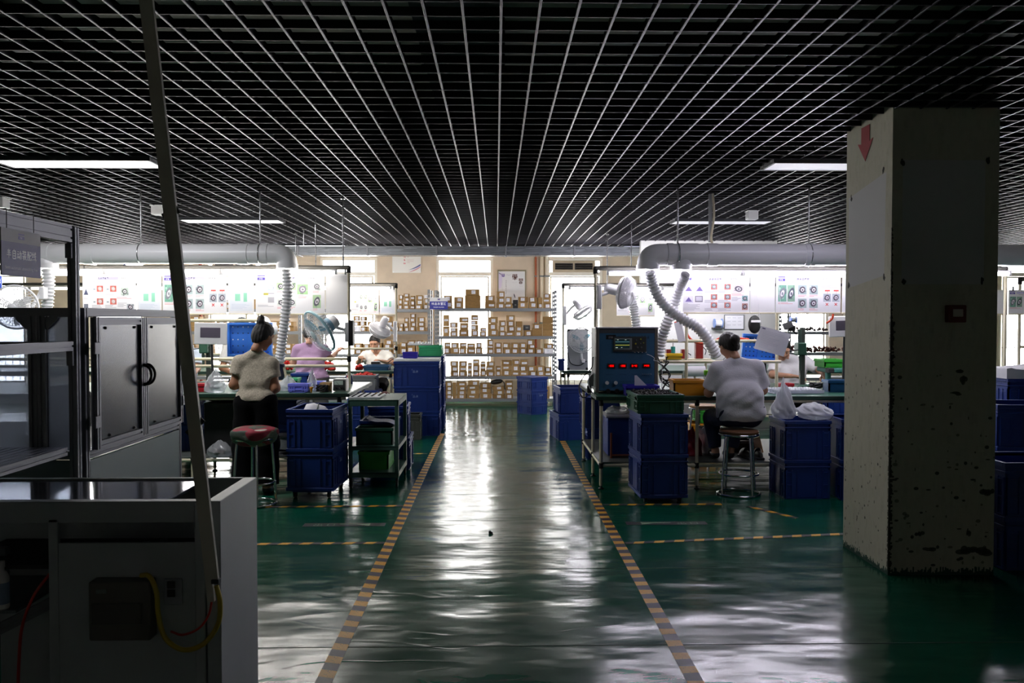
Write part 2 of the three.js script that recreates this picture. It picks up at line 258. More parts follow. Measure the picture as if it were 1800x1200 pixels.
// hazard tape on the floor
const tapeMap = (cells, lean) => canvasTex(128, 128, (c, w, h) => {
  c.fillStyle = '#2f2536'; c.fillRect(0, 0, w, h); c.fillStyle = '#e6a832';
  c.beginPath(); c.moveTo(0, 64 * lean); c.lineTo(w, 0); c.lineTo(w, 64); c.lineTo(0, 64 + 64 * lean); c.fill(); if (lean) { c.beginPath(); c.moveTo(0, 64 * lean - 128); c.lineTo(w, -128); c.lineTo(w, -64); c.lineTo(0, 64 + 64 * lean - 128); c.fill(); }
  for (let i = 0; i < 34; i++) { c.fillStyle = rnd() < 0.7 ? 'rgba(40,52,48,.5)' : 'rgba(120,90,60,.5)'; const s = rr(2, 9); c.fillRect(rnd() * w, rnd() * h, s, s * rr(0.3, 1)); }
});
function tape(label, a, b, w, lean, cell) {
  const d = V(b[0] - a[0], 0, b[1] - a[1]), L = d.length(), m = tapeMap(1, lean); m.wrapS = m.wrapT = THREE.RepeatWrapping; m.repeat.set(1, L / cell);
  const g = new THREE.BoxGeometry(w, 0.0016, L, 1, 1, 1), uv = g.attributes.uv, p = g.attributes.position; for (let i = 0; i < p.count; i++) uv.setXY(i, p.getX(i) / w + 0.5, p.getZ(i) / L + 0.5);
  const o = single('floor_tape', label, 'floor tape', g, std('#ffffff', 0.42, { map: m }), [(a[0] + b[0]) / 2, 0.0015, (a[1] + b[1]) / 2], Math.atan2(d.x, d.z)); o.userData.kind = 'structure';
}
tape('long yellow and dark hazard tape along the aisle beside the near grey cabinet', [-0.74, -2.6], [-0.74, -11.3], 0.072, 0.3, 0.15);
tape('long yellow and dark hazard tape along the aisle on the pillar side', [0.855, -2.6], [0.855, -10.6], 0.072, -0.12, 0.15);
tape('cross tape of yellow dashes running from the aisle towards the grey cabinet', [-0.78, -5.74], [-3.4, -5.7], 0.05, 0.35, 0.147);
tape('cross tape of yellow dashes in front of the stacked crates on the dolly', [-0.78, -6.89], [-3.6, -6.85], 0.05, 0.35, 0.147);
tape('cross tape of yellow dashes running from the aisle to the pillar', [0.9, -5.7], [2.55, -5.92], 0.05, 0.35, 0.147);
tape('faded cross tape in front of the crates under the green tray', [0.9, -6.9], [1.9, -6.9], 0.05, 0.35, 0.147);
tape('short slanting piece of worn tape near the seated worker stool', [2.1, -6.82], [2.36, -6.4], 0.05, 0.35, 0.147);
tape('thin worn tape line beside the grey basket at the left crates', [-0.8, -9.6], [-1.15, -9.6], 0.05, 0.35, 0.147);
for (const [x, flip, label] of [[-1.15, 1, 'dark floor strip with pale green exit arrow on the near cabinet side'], [1.3, -1, 'dark floor strip with pale green exit arrow on the pillar side']]) {
  const m = canvasTex(512, 96, (c, w, h) => {
    c.fillStyle = '#3d3a40'; c.fillRect(0, 0, w, h); c.fillStyle = '#9fb79a'; c.strokeStyle = '#8ba588'; c.save(); if (flip < 0) { c.translate(w, 0); c.scale(-1, 1); }
    c.fillRect(225, 24, 190, 16); c.beginPath(); c.moveTo(415, 14); c.lineTo(415, 84); c.lineTo(330, 40); c.fill(); c.restore();
    glyph(c, '出', flip > 0 ? 60 : 320, 16, 64, 10); glyph(c, '口', flip > 0 ? 140 : 400, 16, 64, 10);
    for (let i = 0; i < 90; i++) { c.fillStyle = 'rgba(45,58,52,.7)'; c.fillRect(rnd() * w, rnd() * h, rr(3, 16), rr(2, 6)); }
  });
  const g = new THREE.PlaneGeometry(0.62, 0.1); g.rotateX(-Math.PI / 2); const o = single('floor_marking', label, 'floor marking', g, std('#ffffff', 0.4, { map: m }), [x, 0.0015, -6.26], 0); o.userData.kind = 'structure';
}
single('rubble_crumb', 'tiny dark crumb lying alone in the middle of the aisle', 'crumb', [sp(0.012, 0, 0.01, 0, 6, 5), sp(0.008, 0.014, 0.007, 0.004, 6, 5)], M.black, [-0.045, 0, -5.98]);

// ---------- near machines ----------
function prof(a, b, w = 0.04, h = 0.04) {      // slotted aluminium extrusion between two points
  const s = new THREE.Shape(), W = w / 2, H = h / 2, n = Math.max(1, Math.round(w / 0.04)), m = Math.max(1, Math.round(h / 0.04)), pts = [], g = 0.005, dp = 0.007;
  const side = (len, k, f) => { pts.push(f(0, 0)); for (let i = 0; i < k; i++) { const c = (i + 0.5) / k * len; pts.push(f(c - g, 0), f(c - g, dp), f(c + g, dp), f(c + g, 0)); } };
  side(w, n, (t, q) => [-W + t, -H + q]); side(h, m, (t, q) => [W - q, -H + t]); side(w, n, (t, q) => [W - t, H - q]); side(h, m, (t, q) => [-W + q, H - t]);
  pts.forEach((p, i) => i ? s.lineTo(...p) : s.moveTo(...p));
  const A = V(...a), B = V(...b), d = B.clone().sub(A), geo = new THREE.ExtrudeGeometry(s, { depth: d.length(), bevelEnabled: false });
  geo.applyMatrix4(new THREE.Matrix4().lookAt(B, A, Math.abs(d.y) > 0.9 * d.length() ? V(0, 0, 1) : V(0, 1, 0))); geo.translate(...a); return geo;
}
const cornerGeo = (x, y, z, sx, sy, s = 0.07) => { const sh = new THREE.Shape(); sh.moveTo(0, 0); sh.lineTo(sx * s, 0); sh.lineTo(sx * s, sy * 0.012); sh.lineTo(sx * 0.012, sy * s); sh.lineTo(0, sy * s); const g = new THREE.ExtrudeGeometry(sh, { depth: 0.03, bevelEnabled: false }); if (sx * sy < 0) { const i = g.attributes.position; } g.translate(x, y, z - 0.015); return g; };
{ // grey sheet metal cabinet with a sunken shiny top
  const x1 = -0.963, x0 = -1.98, zf = -2.89, zb = -3.33, Y = 0.92, t = thing('machine_cabinet', 'near grey sheet metal machine cabinet with sunken shiny top and control box', 'cabinet', [0, 0, 0]);
  const gm = std('#9ba1a6', 0.42, { bumpMap: grain, bumpScale: 0.0004 });
  part(t, 'side_panel', rb(0.05, Y, zf - zb, x1 - 0.025, Y / 2, (zf + zb) / 2, 0.003, 2), gm);
  part(t, 'corner_strip', rb(0.034, Y - 0.012, 0.012, x1 - 0.07, Y / 2, zf + 0.006, 0.005, 2), gm);
  part(t, 'top_rail', rb(x1 - 0.05 - x0, 0.075, 0.04, (x0 + x1 - 0.05) / 2, Y - 0.0375, zf - 0.02, 0.003), gm);
  part(t, 'back_panel', rb(x1 - x0 - 0.05, Y + 0.002, 0.022, (x0 + x1 - 0.05) / 2, Y / 2, zb + 0.011, 0.003), gm);
  part(t, 'top_plate', rb(x1 - x0 - 0.2, 0.012, 0.37, (x0 + x1 - 0.2) / 2, Y - 0.012, -3.12, 0.002), std('#767b88', 0.1, { metalness: 0.85 }));
  const xs = -1.543, yo = 0.774, yt = 0.86;
  part(t, 'stile', rb(0.034, yt, 0.02, xs, yt / 2, zf - 0.01, 0.003), gm);
  part(t, 'front_panel', rb(x1 - 0.085 - xs - 0.017, yo, 0.012, (x1 - 0.085 + xs + 0.017) / 2, yo / 2, zf - 0.008, 0.002), gm);
  part(t, 'inner_shelf', rb(0.9, 0.015, 0.36, -1.5, yo - 0.1, -3.13, 0.002), M.darkGrey);
  for (const [px, r, h] of [[-1.487,0.02, 0.05], [-1.274,0.012, 0.06], [-1.213,0.014, 0.07], [-1.111,0.011, 0.055]]) part(t, 'valve_fitting', [cy(r, r, h, px, yo - 0.09 + h / 2, -3.02), cy(r * 0.6, r * 0.6, 0.05, px, yo - 0.075, -3.0)], M.steel);
  part(t, 'pressure_gauge', rot(cy(0.024, 0.024, 0.02), Math.PI / 2).translate(-1.166, yo - 0.055, -2.98), M.darkGrey);
  const cb = part(t, 'control_box', rb(0.21, 0.205, 0.06, -1.29, 0.554, zf + 0.03, 0.008, 2), std('#5b5651', 0.5));
  part(cb, 'box_lid', rb(0.17, 0.075, 0.012, -1.297, 0.548, zf + 0.064, 0.005), std('#4c4844', 0.4)); part(cb, 'logo_plate', rb(0.035, 0.014, 0.003, -1.35, 0.624, zf + 0.061, 0.001), M.grey);
  const so = part(t, 'power_inlet', rb(0.062, 0.09, 0.012, -1.127, 0.605, zf + 0.006, 0.003), std('#8a8f98', 0.4));
  for (const k of [0, 1]) part(so, 'socket_hole', rb(0.028, 0.026, 0.006, -1.131, 0.613 + 0.018 - 0.03 * k, zf + 0.014, 0.004), M.black);
  part(so, 'screw', [cy(0.004, 0.004, 0.003, 0, 0, 0)].map((g) => rot(g, Math.PI / 2).translate(-1.127, 0.642, zf + 0.0135)), M.steel);
  // open compartment on the far side of the stile
  part(t, 'rail_bar', [rb(0.24, 0.03, 0.03, -1.86, 0.729, -2.96), rb(0.24, 0.02, 0.03, -1.86, 0.65, -2.96)], M.machine);
  part(t, 'slotted_brace', prof([-1.836, 0.415, -3.0], [-1.577, 0.546, -3.0]), M.alu);
  const h1 = tube([[-1.571, 0.663, -2.93], [-1.63, 0.581, -2.925], [-1.669, 0.478, -2.92], [-1.683, 0.355, -2.92], [-1.695, 0.02, -2.92]], 0.0055, 30);
  single('air_line', 'thin red air hose looping down inside the open cabinet bay', 'hose', h1, std('#b3261c', 0.4));
  const bo = thing('oil_bottle', 'white narrow bottle with blue printed label in the cabinet bay', 'bottle', [-1.738, 0.537, -2.918]);
  part(bo, 'bottle_body', lathe([[0, 0], [0.021, 0], [0.024, 0.006], [0.024, 0.11], [0.016, 0.13], [0.009, 0.135], [0.009, 0.15]]), M.white); part(bo, 'bottle_cap', lathe([[0, 0.146], [0.0115, 0.146], [0.0115, 0.168], [0, 0.168]]), M.white); part(bo, 'bottle_label', lathe([[0.0246, 0.02], [0.0246, 0.095]]), std('#8fa7c9', 0.6));
  part(t, 'bay_shelf', rb(0.3, 0.012, 0.4, -1.83, 0.537 - 0.006, -3.1, 0.002), M.machine);
}
{ // slotted aluminium assembly frame
  const X = -2.05, t = thing('assembly_frame', 'slotted aluminium assembly line frame with upper beam, shelf beam and worktop', 'machine frame', [0, 0, 0]);
  const yt = 1.964, ym = 1.427, zE = -4.03;
  part(t, 'upper_beam', prof([X, yt, -2.2], [X, yt, zE + 0.02], 0.04, 0.08), M.alu);
  part(t, 'shelf_beam', prof([X, ym, -2.2], [X, ym, zE + 0.02], 0.04, 0.045), M.alu);
  part(t, 'post', prof([X + 0.004, 0, zE - 0.02], [X + 0.004, 1.989 + 0.01, zE - 0.02]), M.alu);
  part(t, 'post', prof([X - 0.9, 0, zE - 0.02], [X - 0.9, yt, zE - 0.02]), M.alu); part(t, 'post', prof([X, 0, -2.2], [X, yt, -2.2]), M.alu); part(t, 'post', prof([X - 0.9, 0, -2.2], [X - 0.9, yt, -2.2]), M.alu);
  part(t, 'end_beam', prof([X - 0.02, yt - 0.01, zE - 0.02], [X - 0.9, yt - 0.01, zE - 0.02]), M.alu); part(t, 'end_beam', prof([X - 0.02, ym, zE - 0.02], [X - 0.9, ym, zE - 0.02]), M.alu);
  part(t, 'rear_beam', prof([X - 0.9, yt, -2.2], [X - 0.9, yt, zE], 0.04, 0.08), M.alu);
  for (const y of [yt - 0.045, ym - 0.025]) part(t, 'corner_bracket', rot(cornerGeo(0, 0, 0, -1, -1), 0, -Math.PI / 2).translate(X, y, zE + 0.02), M.alu);
  const zc = -2.034, yc = 0.946;
  for (let k = 0; k < 6; k++) part(t, 'worktop_profile', prof([zc - 0.05 - k * 0.082, yc - 0.02, -2.3], [zc - 0.05 - k * 0.082, yc - 0.02, -3.97], 0.08, 0.04), M.alu);
  const sg = thing('hanging_sign', 'blue and grey sign with white characters wired to the upper frame beam', 'sign', [X + 0.035, 0, -3.555]);
  const st = canvasTex(512, 376, (c, w, h) => {
    c.fillStyle = '#9a9aa2'; c.fillRect(0, 0, w, h); c.fillStyle = '#3d3a86'; c.fillRect(0, 105, w, h - 105); c.fillStyle = '#4a438e'; c.fillRect(215, 28, 80, 14); c.fillRect(215, 48, 80, 28); c.fillStyle = '#c9c4dc'; c.font = 'bold 22px sans-serif'; c.fillText('ITB', 232, 70);
    c.strokeStyle = '#f2f2fa'; [...'半自动装配线'].forEach((ch, i) => glyph(c, ch, 62 + i * 66, 158, 84, 11, 0.74)); c.fillStyle = '#dcdcec'; c.font = '30px sans-serif'; c.fillText('Semi-automatic assembling line', 46, 322, 420);
  });
  const sb = bx(0.29, 0.195, 0.006); sb.rotateY(Math.PI / 2); part(sg, 'sign_board', sb, [std('#ffffff', 0.5, { map: st }), M.grey, M.grey, M.grey, M.grey, M.grey]).position.y = 1.833;
  // box side facing the aisle is its front face after the turn
  sg.children[0].material = [M.grey, M.grey, M.grey, M.grey, std('#ffffff', 0.5, { map: st }), M.grey];
  for (const z of [-0.1, 0.1]) part(sg, 'wire_loop', [rod([0, 1.92, z], [0, yt + 0.046, z], 0.0018, 5), rod([0, yt + 0.046, z], [-0.062, yt + 0.046, z], 0.0018, 5), rod([-0.062, yt + 0.046, z], [-0.062, yt - 0.04, z], 0.0018, 5)], M.black);
  const s2 = thing('hanging_sign', 'pale sign edge with a red line hanging at the very edge of the frame beam', 'sign', [X + 0.035, 1.71, -3.22]);
  const g2 = bx(0.3, 0.31, 0.006); g2.rotateY(Math.PI / 2); part(s2, 'sign_board', g2, M.grey); part(s2, 'red_line', bx(0.001, 0.006, 0.3, 0.0035, -0.08, 0), M.red);
  for (const z of [-0.1, 0.1]) part(s2, 'wire_loop', rod([0, 0.15, z], [0, yt - 0.03 - 1.71, z], 0.0018, 5), M.black);
}
{ // glazed aluminium cabinet
  const X = -2.02, zn = -4.12, zf = -5.31, yt = 1.612, yd = 0.884, t = thing('glazed_cabinet', 'aluminium framed cabinet with smoky clear doors and round black handles', 'cabinet', [0, 0, 0]);
  const pc = phys('#4b515d', 0.24, { transmission: 0.55, thickness: 0, side: THREE.DoubleSide });
  part(t, 'base_panel', rb(0.02, yd - 0.03, zn - zf - 0.02, X - 0.01, (yd - 0.03) / 2, (zn + zf) / 2, 0.003), std('#79898a', 0.45)); part(t, 'base_panel', rb(1.2, yd - 0.03, 0.02, X - 0.63, (yd - 0.03) / 2, zn - 0.02, 0.003), std('#5d6a6b', 0.5));
  part(t, 'post', prof([X - 0.02, 0, zn], [X - 0.02, yt, zn]), M.alu); part(t, 'post', prof([X - 0.02, 0, zf], [X - 0.02, yt, zf]), M.alu); part(t, 'post', prof([X - 1.2, 0, zn], [X - 1.2, yt, zn]), M.alu); part(t, 'post', prof([X - 1.2, 0, zf], [X - 1.2, yt, zf]), M.alu);
  for (const y of [yt - 0.02, yd]) { part(t, 'frame_rail', prof([X - 0.02, y, zn - 0.02], [X - 0.02, y, zf + 0.02]), M.alu); part(t, 'frame_rail', prof([X - 0.04, y, zn], [X - 1.18, y, zn]), M.alu); part(t, 'frame_rail', prof([X - 1.2, y, zn - 0.02], [X - 1.2, y, zf + 0.02]), M.alu); part(t, 'frame_rail', prof([X - 0.04, y, zf], [X - 1.18, y, zf]), M.alu); }
  const zm = (zn + zf) / 2, pc2 = phys('#b9bfca', 0.55, { transmission: 0.7, thickness: 0, side: THREE.DoubleSide });
  for (const [a, b, hz] of [[zn - 0.03, zm + 0.004, 1], [zm - 0.004, zf + 0.03, -1]]) {
    const d = part(t, 'door', [prof([X + 0.018, yd + 0.02, a - 0.02], [X + 0.018, yt - 0.045, a - 0.02], 0.03, 0.04), prof([X + 0.018, yd + 0.02, b + 0.02], [X + 0.018, yt - 0.045, b + 0.02], 0.03, 0.04), prof([X + 0.018, yt - 0.065, a - 0.04], [X + 0.018, yt - 0.065, b + 0.04], 0.03, 0.04), prof([X + 0.018, yd + 0.04, a - 0.04], [X + 0.018, yd + 0.04, b + 0.04], 0.03, 0.04)], M.alu);
    part(d, 'door_pane', bx(0.006, yt - yd - 0.13, a - b - 0.07, X + 0.016, (yt + yd) / 2 - 0.01, (a + b) / 2), pc);
    const hh = new THREE.TorusGeometry(0.055, 0.009, 8, 18, Math.PI); hh.rotateZ(-Math.PI / 2); hh.rotateY(0); const hg = hh; hg.scale(0.8, 1, 1); part(d, 'handle', rot(hg, 0, 0).translate(X + 0.034, yd + 0.36, hz > 0 ? b + 0.02 : a - 0.02), M.rubber);
    for (const y of [yd + 0.16, yt - 0.2]) part(d, 'hinge', rb(0.012, 0.06, 0.06, X + 0.036, y, hz > 0 ? a + 0.005 : b - 0.005, 0.003), M.alu);
    for (const [y, z] of [[yt - 0.1, a - 0.12], [yt - 0.1, b + 0.1], [yd + 0.075, a - 0.15], [yd + 0.075, b + 0.12], [(yt + yd) / 2, a - 0.045]]) part(d, 'pane_screw', sp(0.008, X + 0.021, y, z, 8, 6), M.black);
  }
  const xm = -2.256;
  for (const s of [-0.022, 0.022]) part(t, 'end_stile', prof([xm + s, yd + 0.02, zn], [xm + s, yt - 0.04, zn]), M.alu);
  for (const [a, b] of [[X - 1.18, xm - 0.045], [xm + 0.045, X - 0.045]]) part(t, 'end_pane', bx(b - a, yt - yd - 0.07, 0.006, (a + b) / 2, (yt + yd) / 2 - 0.01, zn), pc2);
  for (const [x, s] of [[xm - 0.042, -1], [xm + 0.042, 1]]) part(t, 'corner_bracket', cornerGeo(x, yt - 0.045, zn, s, -1, 0.06), M.alu);
  part(t, 'inner_deck', bx(1.14, 0.02, 1.13, X - 0.61, yd + 0.01, zm), M.darkGrey);
  for (const [x, z, h, w] of [[-2.4, -4.5, 0.3, 0.16], [-2.55, -4.95, 0.22, 0.2], [-2.3, -5.05, 0.36, 0.12]]) part(t, 'inner_unit', rb(w, h, w, x, yd + 0.02 + h / 2, z, 0.01), M.darkGrey);
}
{ // cable trunking leaning down from the ceiling, with hose and cable
  const d = 2.78, z = -d, tp = [-1.177, 2.79, z], t = thing('cable_trunking', 'two grey plastic cable ducts leaning down from ceiling to the near cabinet', 'cable duct');
  const q = (px, py) => [px, py, z]; const A1 = [-1.165, 2.616], B1 = [-0.958, 0.605], A2 = [-1.143, 2.616], B2 = [-0.943, 0.679], k = (2.8 - A1[1]) / (A1[1] - B1[1]);
  const bar = (A, B, w, dz) => beam([A[0] + (A[0] - B[0]) * k, 2.8, z + dz], [B[0], B[1], z + dz], w, 0.016);
  const mt = std('#b4b0a4', 0.5);
  part(t, 'trunking_strip', bar(A1, B1, 0.022, 0), mt); part(t, 'trunking_strip', bar(A2, B2, 0.022, 0.004), mt);
  for (const f of [0.36, 0.72]) part(t, 'cable_tie', beam([A1[0] + (B1[0] - A1[0]) * f - 0.016, A1[1] + (B1[1] - A1[1]) * f, z], [A2[0] + (B2[0] - A2[0]) * f + 0.016, A2[1] + (B2[1] - A2[1]) * f, z], 0.006, 0.024), M.black);
  part(t, 'end_collar', rb(0.026, 0.016, 0.024, B2[0] + 0.001, B2[1] - 0.004, z + 0.004, 0.003), M.black);
  single('yellow_hose', 'yellow hose looping from the trunking end to the control box', 'hose', tube([[B2[0] + 0.001, B2[1] - 0.021, z], [-0.93, 0.601, z], [-0.939, 0.523, z], [-0.988, 0.461, z + 0.01], [-1.052, 0.445, z + 0.01], [-1.113, 0.479, z], [-1.137, 0.562, z], [-1.143, 0.64, z], [-1.171, 0.689, z - 0.01], [-1.205, 0.685, z - 0.03]], 0.0085, 60, 9), std('#b39a1e', 0.4));
  single('red_cable', 'thin red cable curving from the trunking end behind the yellow hose', 'cable', tube([[B1[0], B1[1], z], [-0.969, 0.558, z], [-1.001, 0.514, z], [-1.058, 0.488, z - 0.01], [-1.114, 0.484, z - 0.05]], 0.004, 36, 7), std('#b8281d', 0.45));
}

// ---------- crates ----------
const crateGeo = {};
function crateParts(w, h, l, ribs = true) {
  const key = [w, h, l, ribs].join(); if (crateGeo[key]) return crateGeo[key];
  const t = 0.014, i = 0.01, W = w - 2 * i, L = l - 2 * i, body = [bx(W, t, L, 0, t / 2, 0)], rim = [];
  body.push(bx(W, h - 0.02, t, 0, h / 2, L / 2 - t / 2), bx(W, h - 0.02, t, 0, h / 2, -L / 2 + t / 2), bx(t, h - 0.02, L, W / 2 - t / 2, h / 2, 0), bx(t, h - 0.02, L, -W / 2 + t / 2, h / 2, 0));
  if (ribs) {
    const hr = Math.max(h * 0.5, h - 0.1), yr = h > 0.2 ? h / 2 - 0.04 : h * 0.42;
    for (const s of [-1, 1]) {
      for (const f of [-0.47, -0.34, -0.22, 0.22, 0.34, 0.47]) { body.push(bx(0.012, hr, 0.009, f * W, yr, s * (L / 2 + 0.003))); body.push(bx(0.009, hr, 0.012, s * (W / 2 + 0.003), yr, f * L)); }
      for (const y of [0.012, h * 0.36, h * 0.68]) for (const q of [-1, 1]) { body.push(bx(W * 0.14, 0.008, 0.008, q * W * 0.41, y, s * (L / 2 + 0.003))); body.push(bx(0.008, 0.008, L * 0.14, s * (W / 2 + 0.003), y, q * L * 0.41)); }
    }
  }
  const fr = (y, hh, o, th) => rim.push(rb(w + 2 * o, hh, th, 0, y, l / 2 - th / 2 + o, 0.003), rb(w + 2 * o, hh, th, 0, y, -l / 2 + th / 2 - o, 0.003), rb(th, hh, l + 2 * o - 2 * th, w / 2 - th / 2 + o, y, 0, 0.003), rb(th, hh, l + 2 * o - 2 * th, -w / 2 + th / 2 - o, y, 0, 0.003));
  fr(h - 0.014, 0.028, 0, 0.024); if (ribs) fr(h - 0.06, 0.01, -0.002, 0.014);
  return crateGeo[key] = [merge(body), merge(rim)];
}
const markGeo = (() => { const g = []; const q = (ch, x, y, s) => { for (const st of G[ch].split('|')) { const p = st.split(' ').map((k) => k.split(',').map(Number)); for (let i = 1; i < p.length; i++) { const a = [x + p[i - 1][0] * s, y - p[i - 1][1] * s, 0], b = [x + p[i][0] * s, y - p[i][1] * s, 0]; g.push(beam(a, b, 0.0035, 0.0012)); } } }; q('三', -0.03, 0.03, 0.00022); q('品', -0.012, 0.012, 0.00036); q('放', 0.028, 0.012, 0.00036); return merge(g); })();
function crate(name, label, [w, h, l], pos, turn, mat, o = {}) {
  const t = thing(name, label, o.cat ?? 'crate', pos, turn, o.group), [b, r] = crateParts(w, h, l, o.ribs !== false);
  part(t, 'crate_body', b, mat); part(t, 'crate_rim', r, o.rim ?? mat);
  if (o.mark) { const m = part(t, 'painted_mark', markGeo, M.print); m.position.set(o.mark[0], h * 0.62, o.mark[1]); m.rotation.y = o.mark[2] ?? 0; }
  return t;
}
function dolly(label, w, l, pos, turn, clear = 0.1) {
  const t = thing('crate_dolly', label, 'dolly', pos, turn);
  part(t, 'dolly_deck', [rb(w, 0.03, l, 0, clear - 0.015, 0, 0.006), rb(w - 0.08, 0.02, l - 0.1, 0, clear - 0.04, 0, 0.004)], M.crateDark);
  for (const x of [-1, 1]) for (const z of [-1, 1]) { const c = part(t, 'caster', rb(0.03, 0.03, 0.04, x * (w / 2 - 0.06), clear - 0.06, z * (l / 2 - 0.08), 0.004), M.darkGrey); part(c, 'wheel', rot(cy(0.034, 0.034, 0.022, 0, 0, 0, 16), 0, 0, Math.PI / 2).translate(x * (w / 2 - 0.06), 0.034, z * (l / 2 - 0.08)), M.rubber); }
}
const CB = [0.412, 0.34, 0.6];
// beside the standing worker
dolly('dark blue dolly under the two crates beside the padded stool', 0.42, 0.6, [-1.6, 0, -7.46], -0.05);
crate('blue_crate', 'lower blue crate on the dolly between the padded stool and the green cart', CB, [-1.6, 0.1, -7.46], -0.05, M.crate, { mark: [0.208, 0.05, Math.PI / 2] });
crate('blue_crate', 'upper blue crate on the dolly holding a white wrapped roll', CB, [-1.6, 0.44, -7.46], -0.05, M.crate, { mark: [0.208, 0.05, Math.PI / 2] });
const roll = thing('wrapped_roll', 'white wrapped roll poking out of the upper crate on the dolly', 'roll', [-1.62, 0.46, -7.38], 0.2);
part(roll, 'wrapping', rot(lathe([[0, -0.12], [0.1, -0.11], [0.13, -0.06], [0.135, 0.04], [0.11, 0.1], [0, 0.12]], 20), 0, 0, 1.3).translate(0, 0.215, 0), M.paper); part(roll, 'band', rot(ring(0.134, 0.006, 28, 6), 0, 0, 1.3).translate(0, 0.215, 0), M.grey);
// green trolley
{
  const x0 = -1.37, x1 = -0.905, zf = -7.66, zb = -8.38, Y = 0.815, t = thing('trolley', 'green steel three tier trolley on casters beside the aisle tape', 'trolley');
  const W = x1 - x0, L = zf - zb, xc = (x0 + x1) / 2, zc = (zf + zb) / 2;
  const tray = (y, lip) => [rb(W, 0.014, L, xc, y - 0.007, zc, 0.003), rb(W, lip, 0.016, xc, y - lip / 2, zf - 0.008, 0.004), rb(W, lip, 0.016, xc, y - lip / 2, zb + 0.008, 0.004), rb(0.016, lip, L, x0 + 0.008, y - lip / 2, zc, 0.004), rb(0.016, lip, L, x1 - 0.008, y - lip / 2, zc, 0.004)];
  part(t, 'top_tray', tray(Y, 0.06), M.cart); part(t, 'shelf', tray(0.385, 0.04), M.cart); part(t, 'shelf', tray(0.14, 0.05), M.cart);
  for (const x of [x0 + 0.018, x1 - 0.018]) for (const z of [zf - 0.018, zb + 0.018]) { part(t, 'post', rb(0.034, Y - 0.09, 0.034, x, (Y + 0.09) / 2 - 0.01, z, 0.003), M.cart); const c = part(t, 'caster', rb(0.026, 0.03, 0.036, x, 0.075, z, 0.004), M.darkGrey); part(c, 'wheel', rot(cy(0.034, 0.034, 0.02, 0, 0, 0, 16), 0, 0, Math.PI / 2).translate(x, 0.034, z), M.rubber); }
  const ft = thing('foam_tray', 'white foam tray of metal parts on the green trolley', 'tray', [-1.238, Y, -7.98]);
  part(ft, 'tray_base', rb(0.3, 0.018, 0.46, 0, 0.009, 0, 0.004), M.foam); for (let i = 0; i < 5; i++) for (let j = 0; j < 8; j++) if (i + j < 10) part(ft, 'metal_pin', rod([-0.12 + i * 0.058, 0.018, -0.19 + j * 0.055], [-0.105 + i * 0.058, 0.026, -0.17 + j * 0.055], 0.006, 6), i > 2 && j < 4 ? M.brass : M.darkGrey);
  const pl = thing('pliers', 'small pliers with dark red handles on the trolley foam tray', 'pliers', [-1.105, Y + 0.022, -8.05], 0.7);
  part(pl, 'handle', [tube([[0, 0.006, 0], [0.015, 0.02, 0.04], [0.012, 0.01, 0.1]], 0.006, 10, 6), tube([[0, 0.006, 0], [-0.015, 0.02, 0.04], [-0.012, 0.01, 0.1]], 0.006, 10, 6)], std('#5d1f1c', 0.5)); part(pl, 'jaw', rb(0.016, 0.01, 0.05, 0, 0.008, -0.03, 0.003), M.steel);
  crate('blue_crate', 'blue crate on the upper shelf of the green trolley', [0.36, 0.2, 0.4], [xc, 0.386, zb + 0.24], 0, M.crate, { ribs: false });
  crate('green_crate', 'dark green crate on the upper shelf of the green trolley', [0.36, 0.16, 0.22], [xc, 0.386, zf - 0.16], 0, M.greenDark, { ribs: false });
  crate('green_crate', 'leaf green crate on the bottom shelf of the green trolley', [0.3, 0.17, 0.45], [xc - 0.02, 0.141, zc], 0, M.greenLeaf, { ribs: false });
  single('clipboard_sheet', 'curved white sheet laid over the crates inside the trolley', 'sheet', (() => { const g = new THREE.BoxGeometry(0.27, 0.004, 0.22, 10, 1, 1), p = g.attributes.position; for (let i = 0; i < p.count; i++) { const u = p.getX(i) / 0.27; p.setY(i, p.getY(i) + 0.02 - u * 0.09 + 0.02 * Math.sin(u * 5)); } g.computeVertexNormals(); return g; })(), std('#9fa6c0', 0.6), [xc + 0.06, 0.585, zf - 0.17]);
}
crate('blue_crate', 'lower blue crate of the pair just behind the green trolley', [0.42, 0.33, 0.55], [-1.11, 0, -8.82], 0.03, M.crate);
crate('blue_crate', 'upper blue crate of the pair just behind the green trolley', [0.42, 0.33, 0.5], [-1.13, 0.331, -8.8], 0.05, M.crate);
crate('grey_crate', 'dark grey crate on the floor before the tall blue crate wall', [0.36, 0.33, 0.3], [-1.16, 0, -10.85], 0, std('#4b4e49', 0.6));
for (let k = 0; k < 3; k++) crate('blue_crate', ['bottom', 'middle', 'top'][k] + ' blue crate of the front wide stack ' + ['behind the grey crate', 'with printed mark', 'under the white foam lid'][k], [0.62, 0.333, 0.5], [-1.07, 0.333 * k, -11.33], 0.02, M.crateB, { mark: k ? [-0.04, 0.255] : null });
for (let k = 0; k < 3; k++) crate('blue_crate', ['bottom', 'middle', 'top'][k] + ' blue crate of the rear wide stack along the aisle tape', [0.62, 0.348, 0.66], [-1.05, 0.348 * k, -11.98], 0.02, M.crateB);
single('foam_sheet', 'white foam sheet lying as lid on the front blue crate stack', 'foam', rb(0.61, 0.035, 0.48, 0, 0.0175, 0, 0.008, 2), M.foam, [-1.07, 1.0, -11.33], 0.02);
crate('blue_bin', 'small violet blue bin tipped on the foam lid', [0.2, 0.085, 0.14], [-1.164, 1.038, -11.25], 0, M.purple, { cat: 'bin' });
crate('green_crate', 'bright green crate standing on top of the tall blue stacks', [0.33, 0.15, 0.42], [-0.925, 1.046, -11.84], 0, M.green, {});
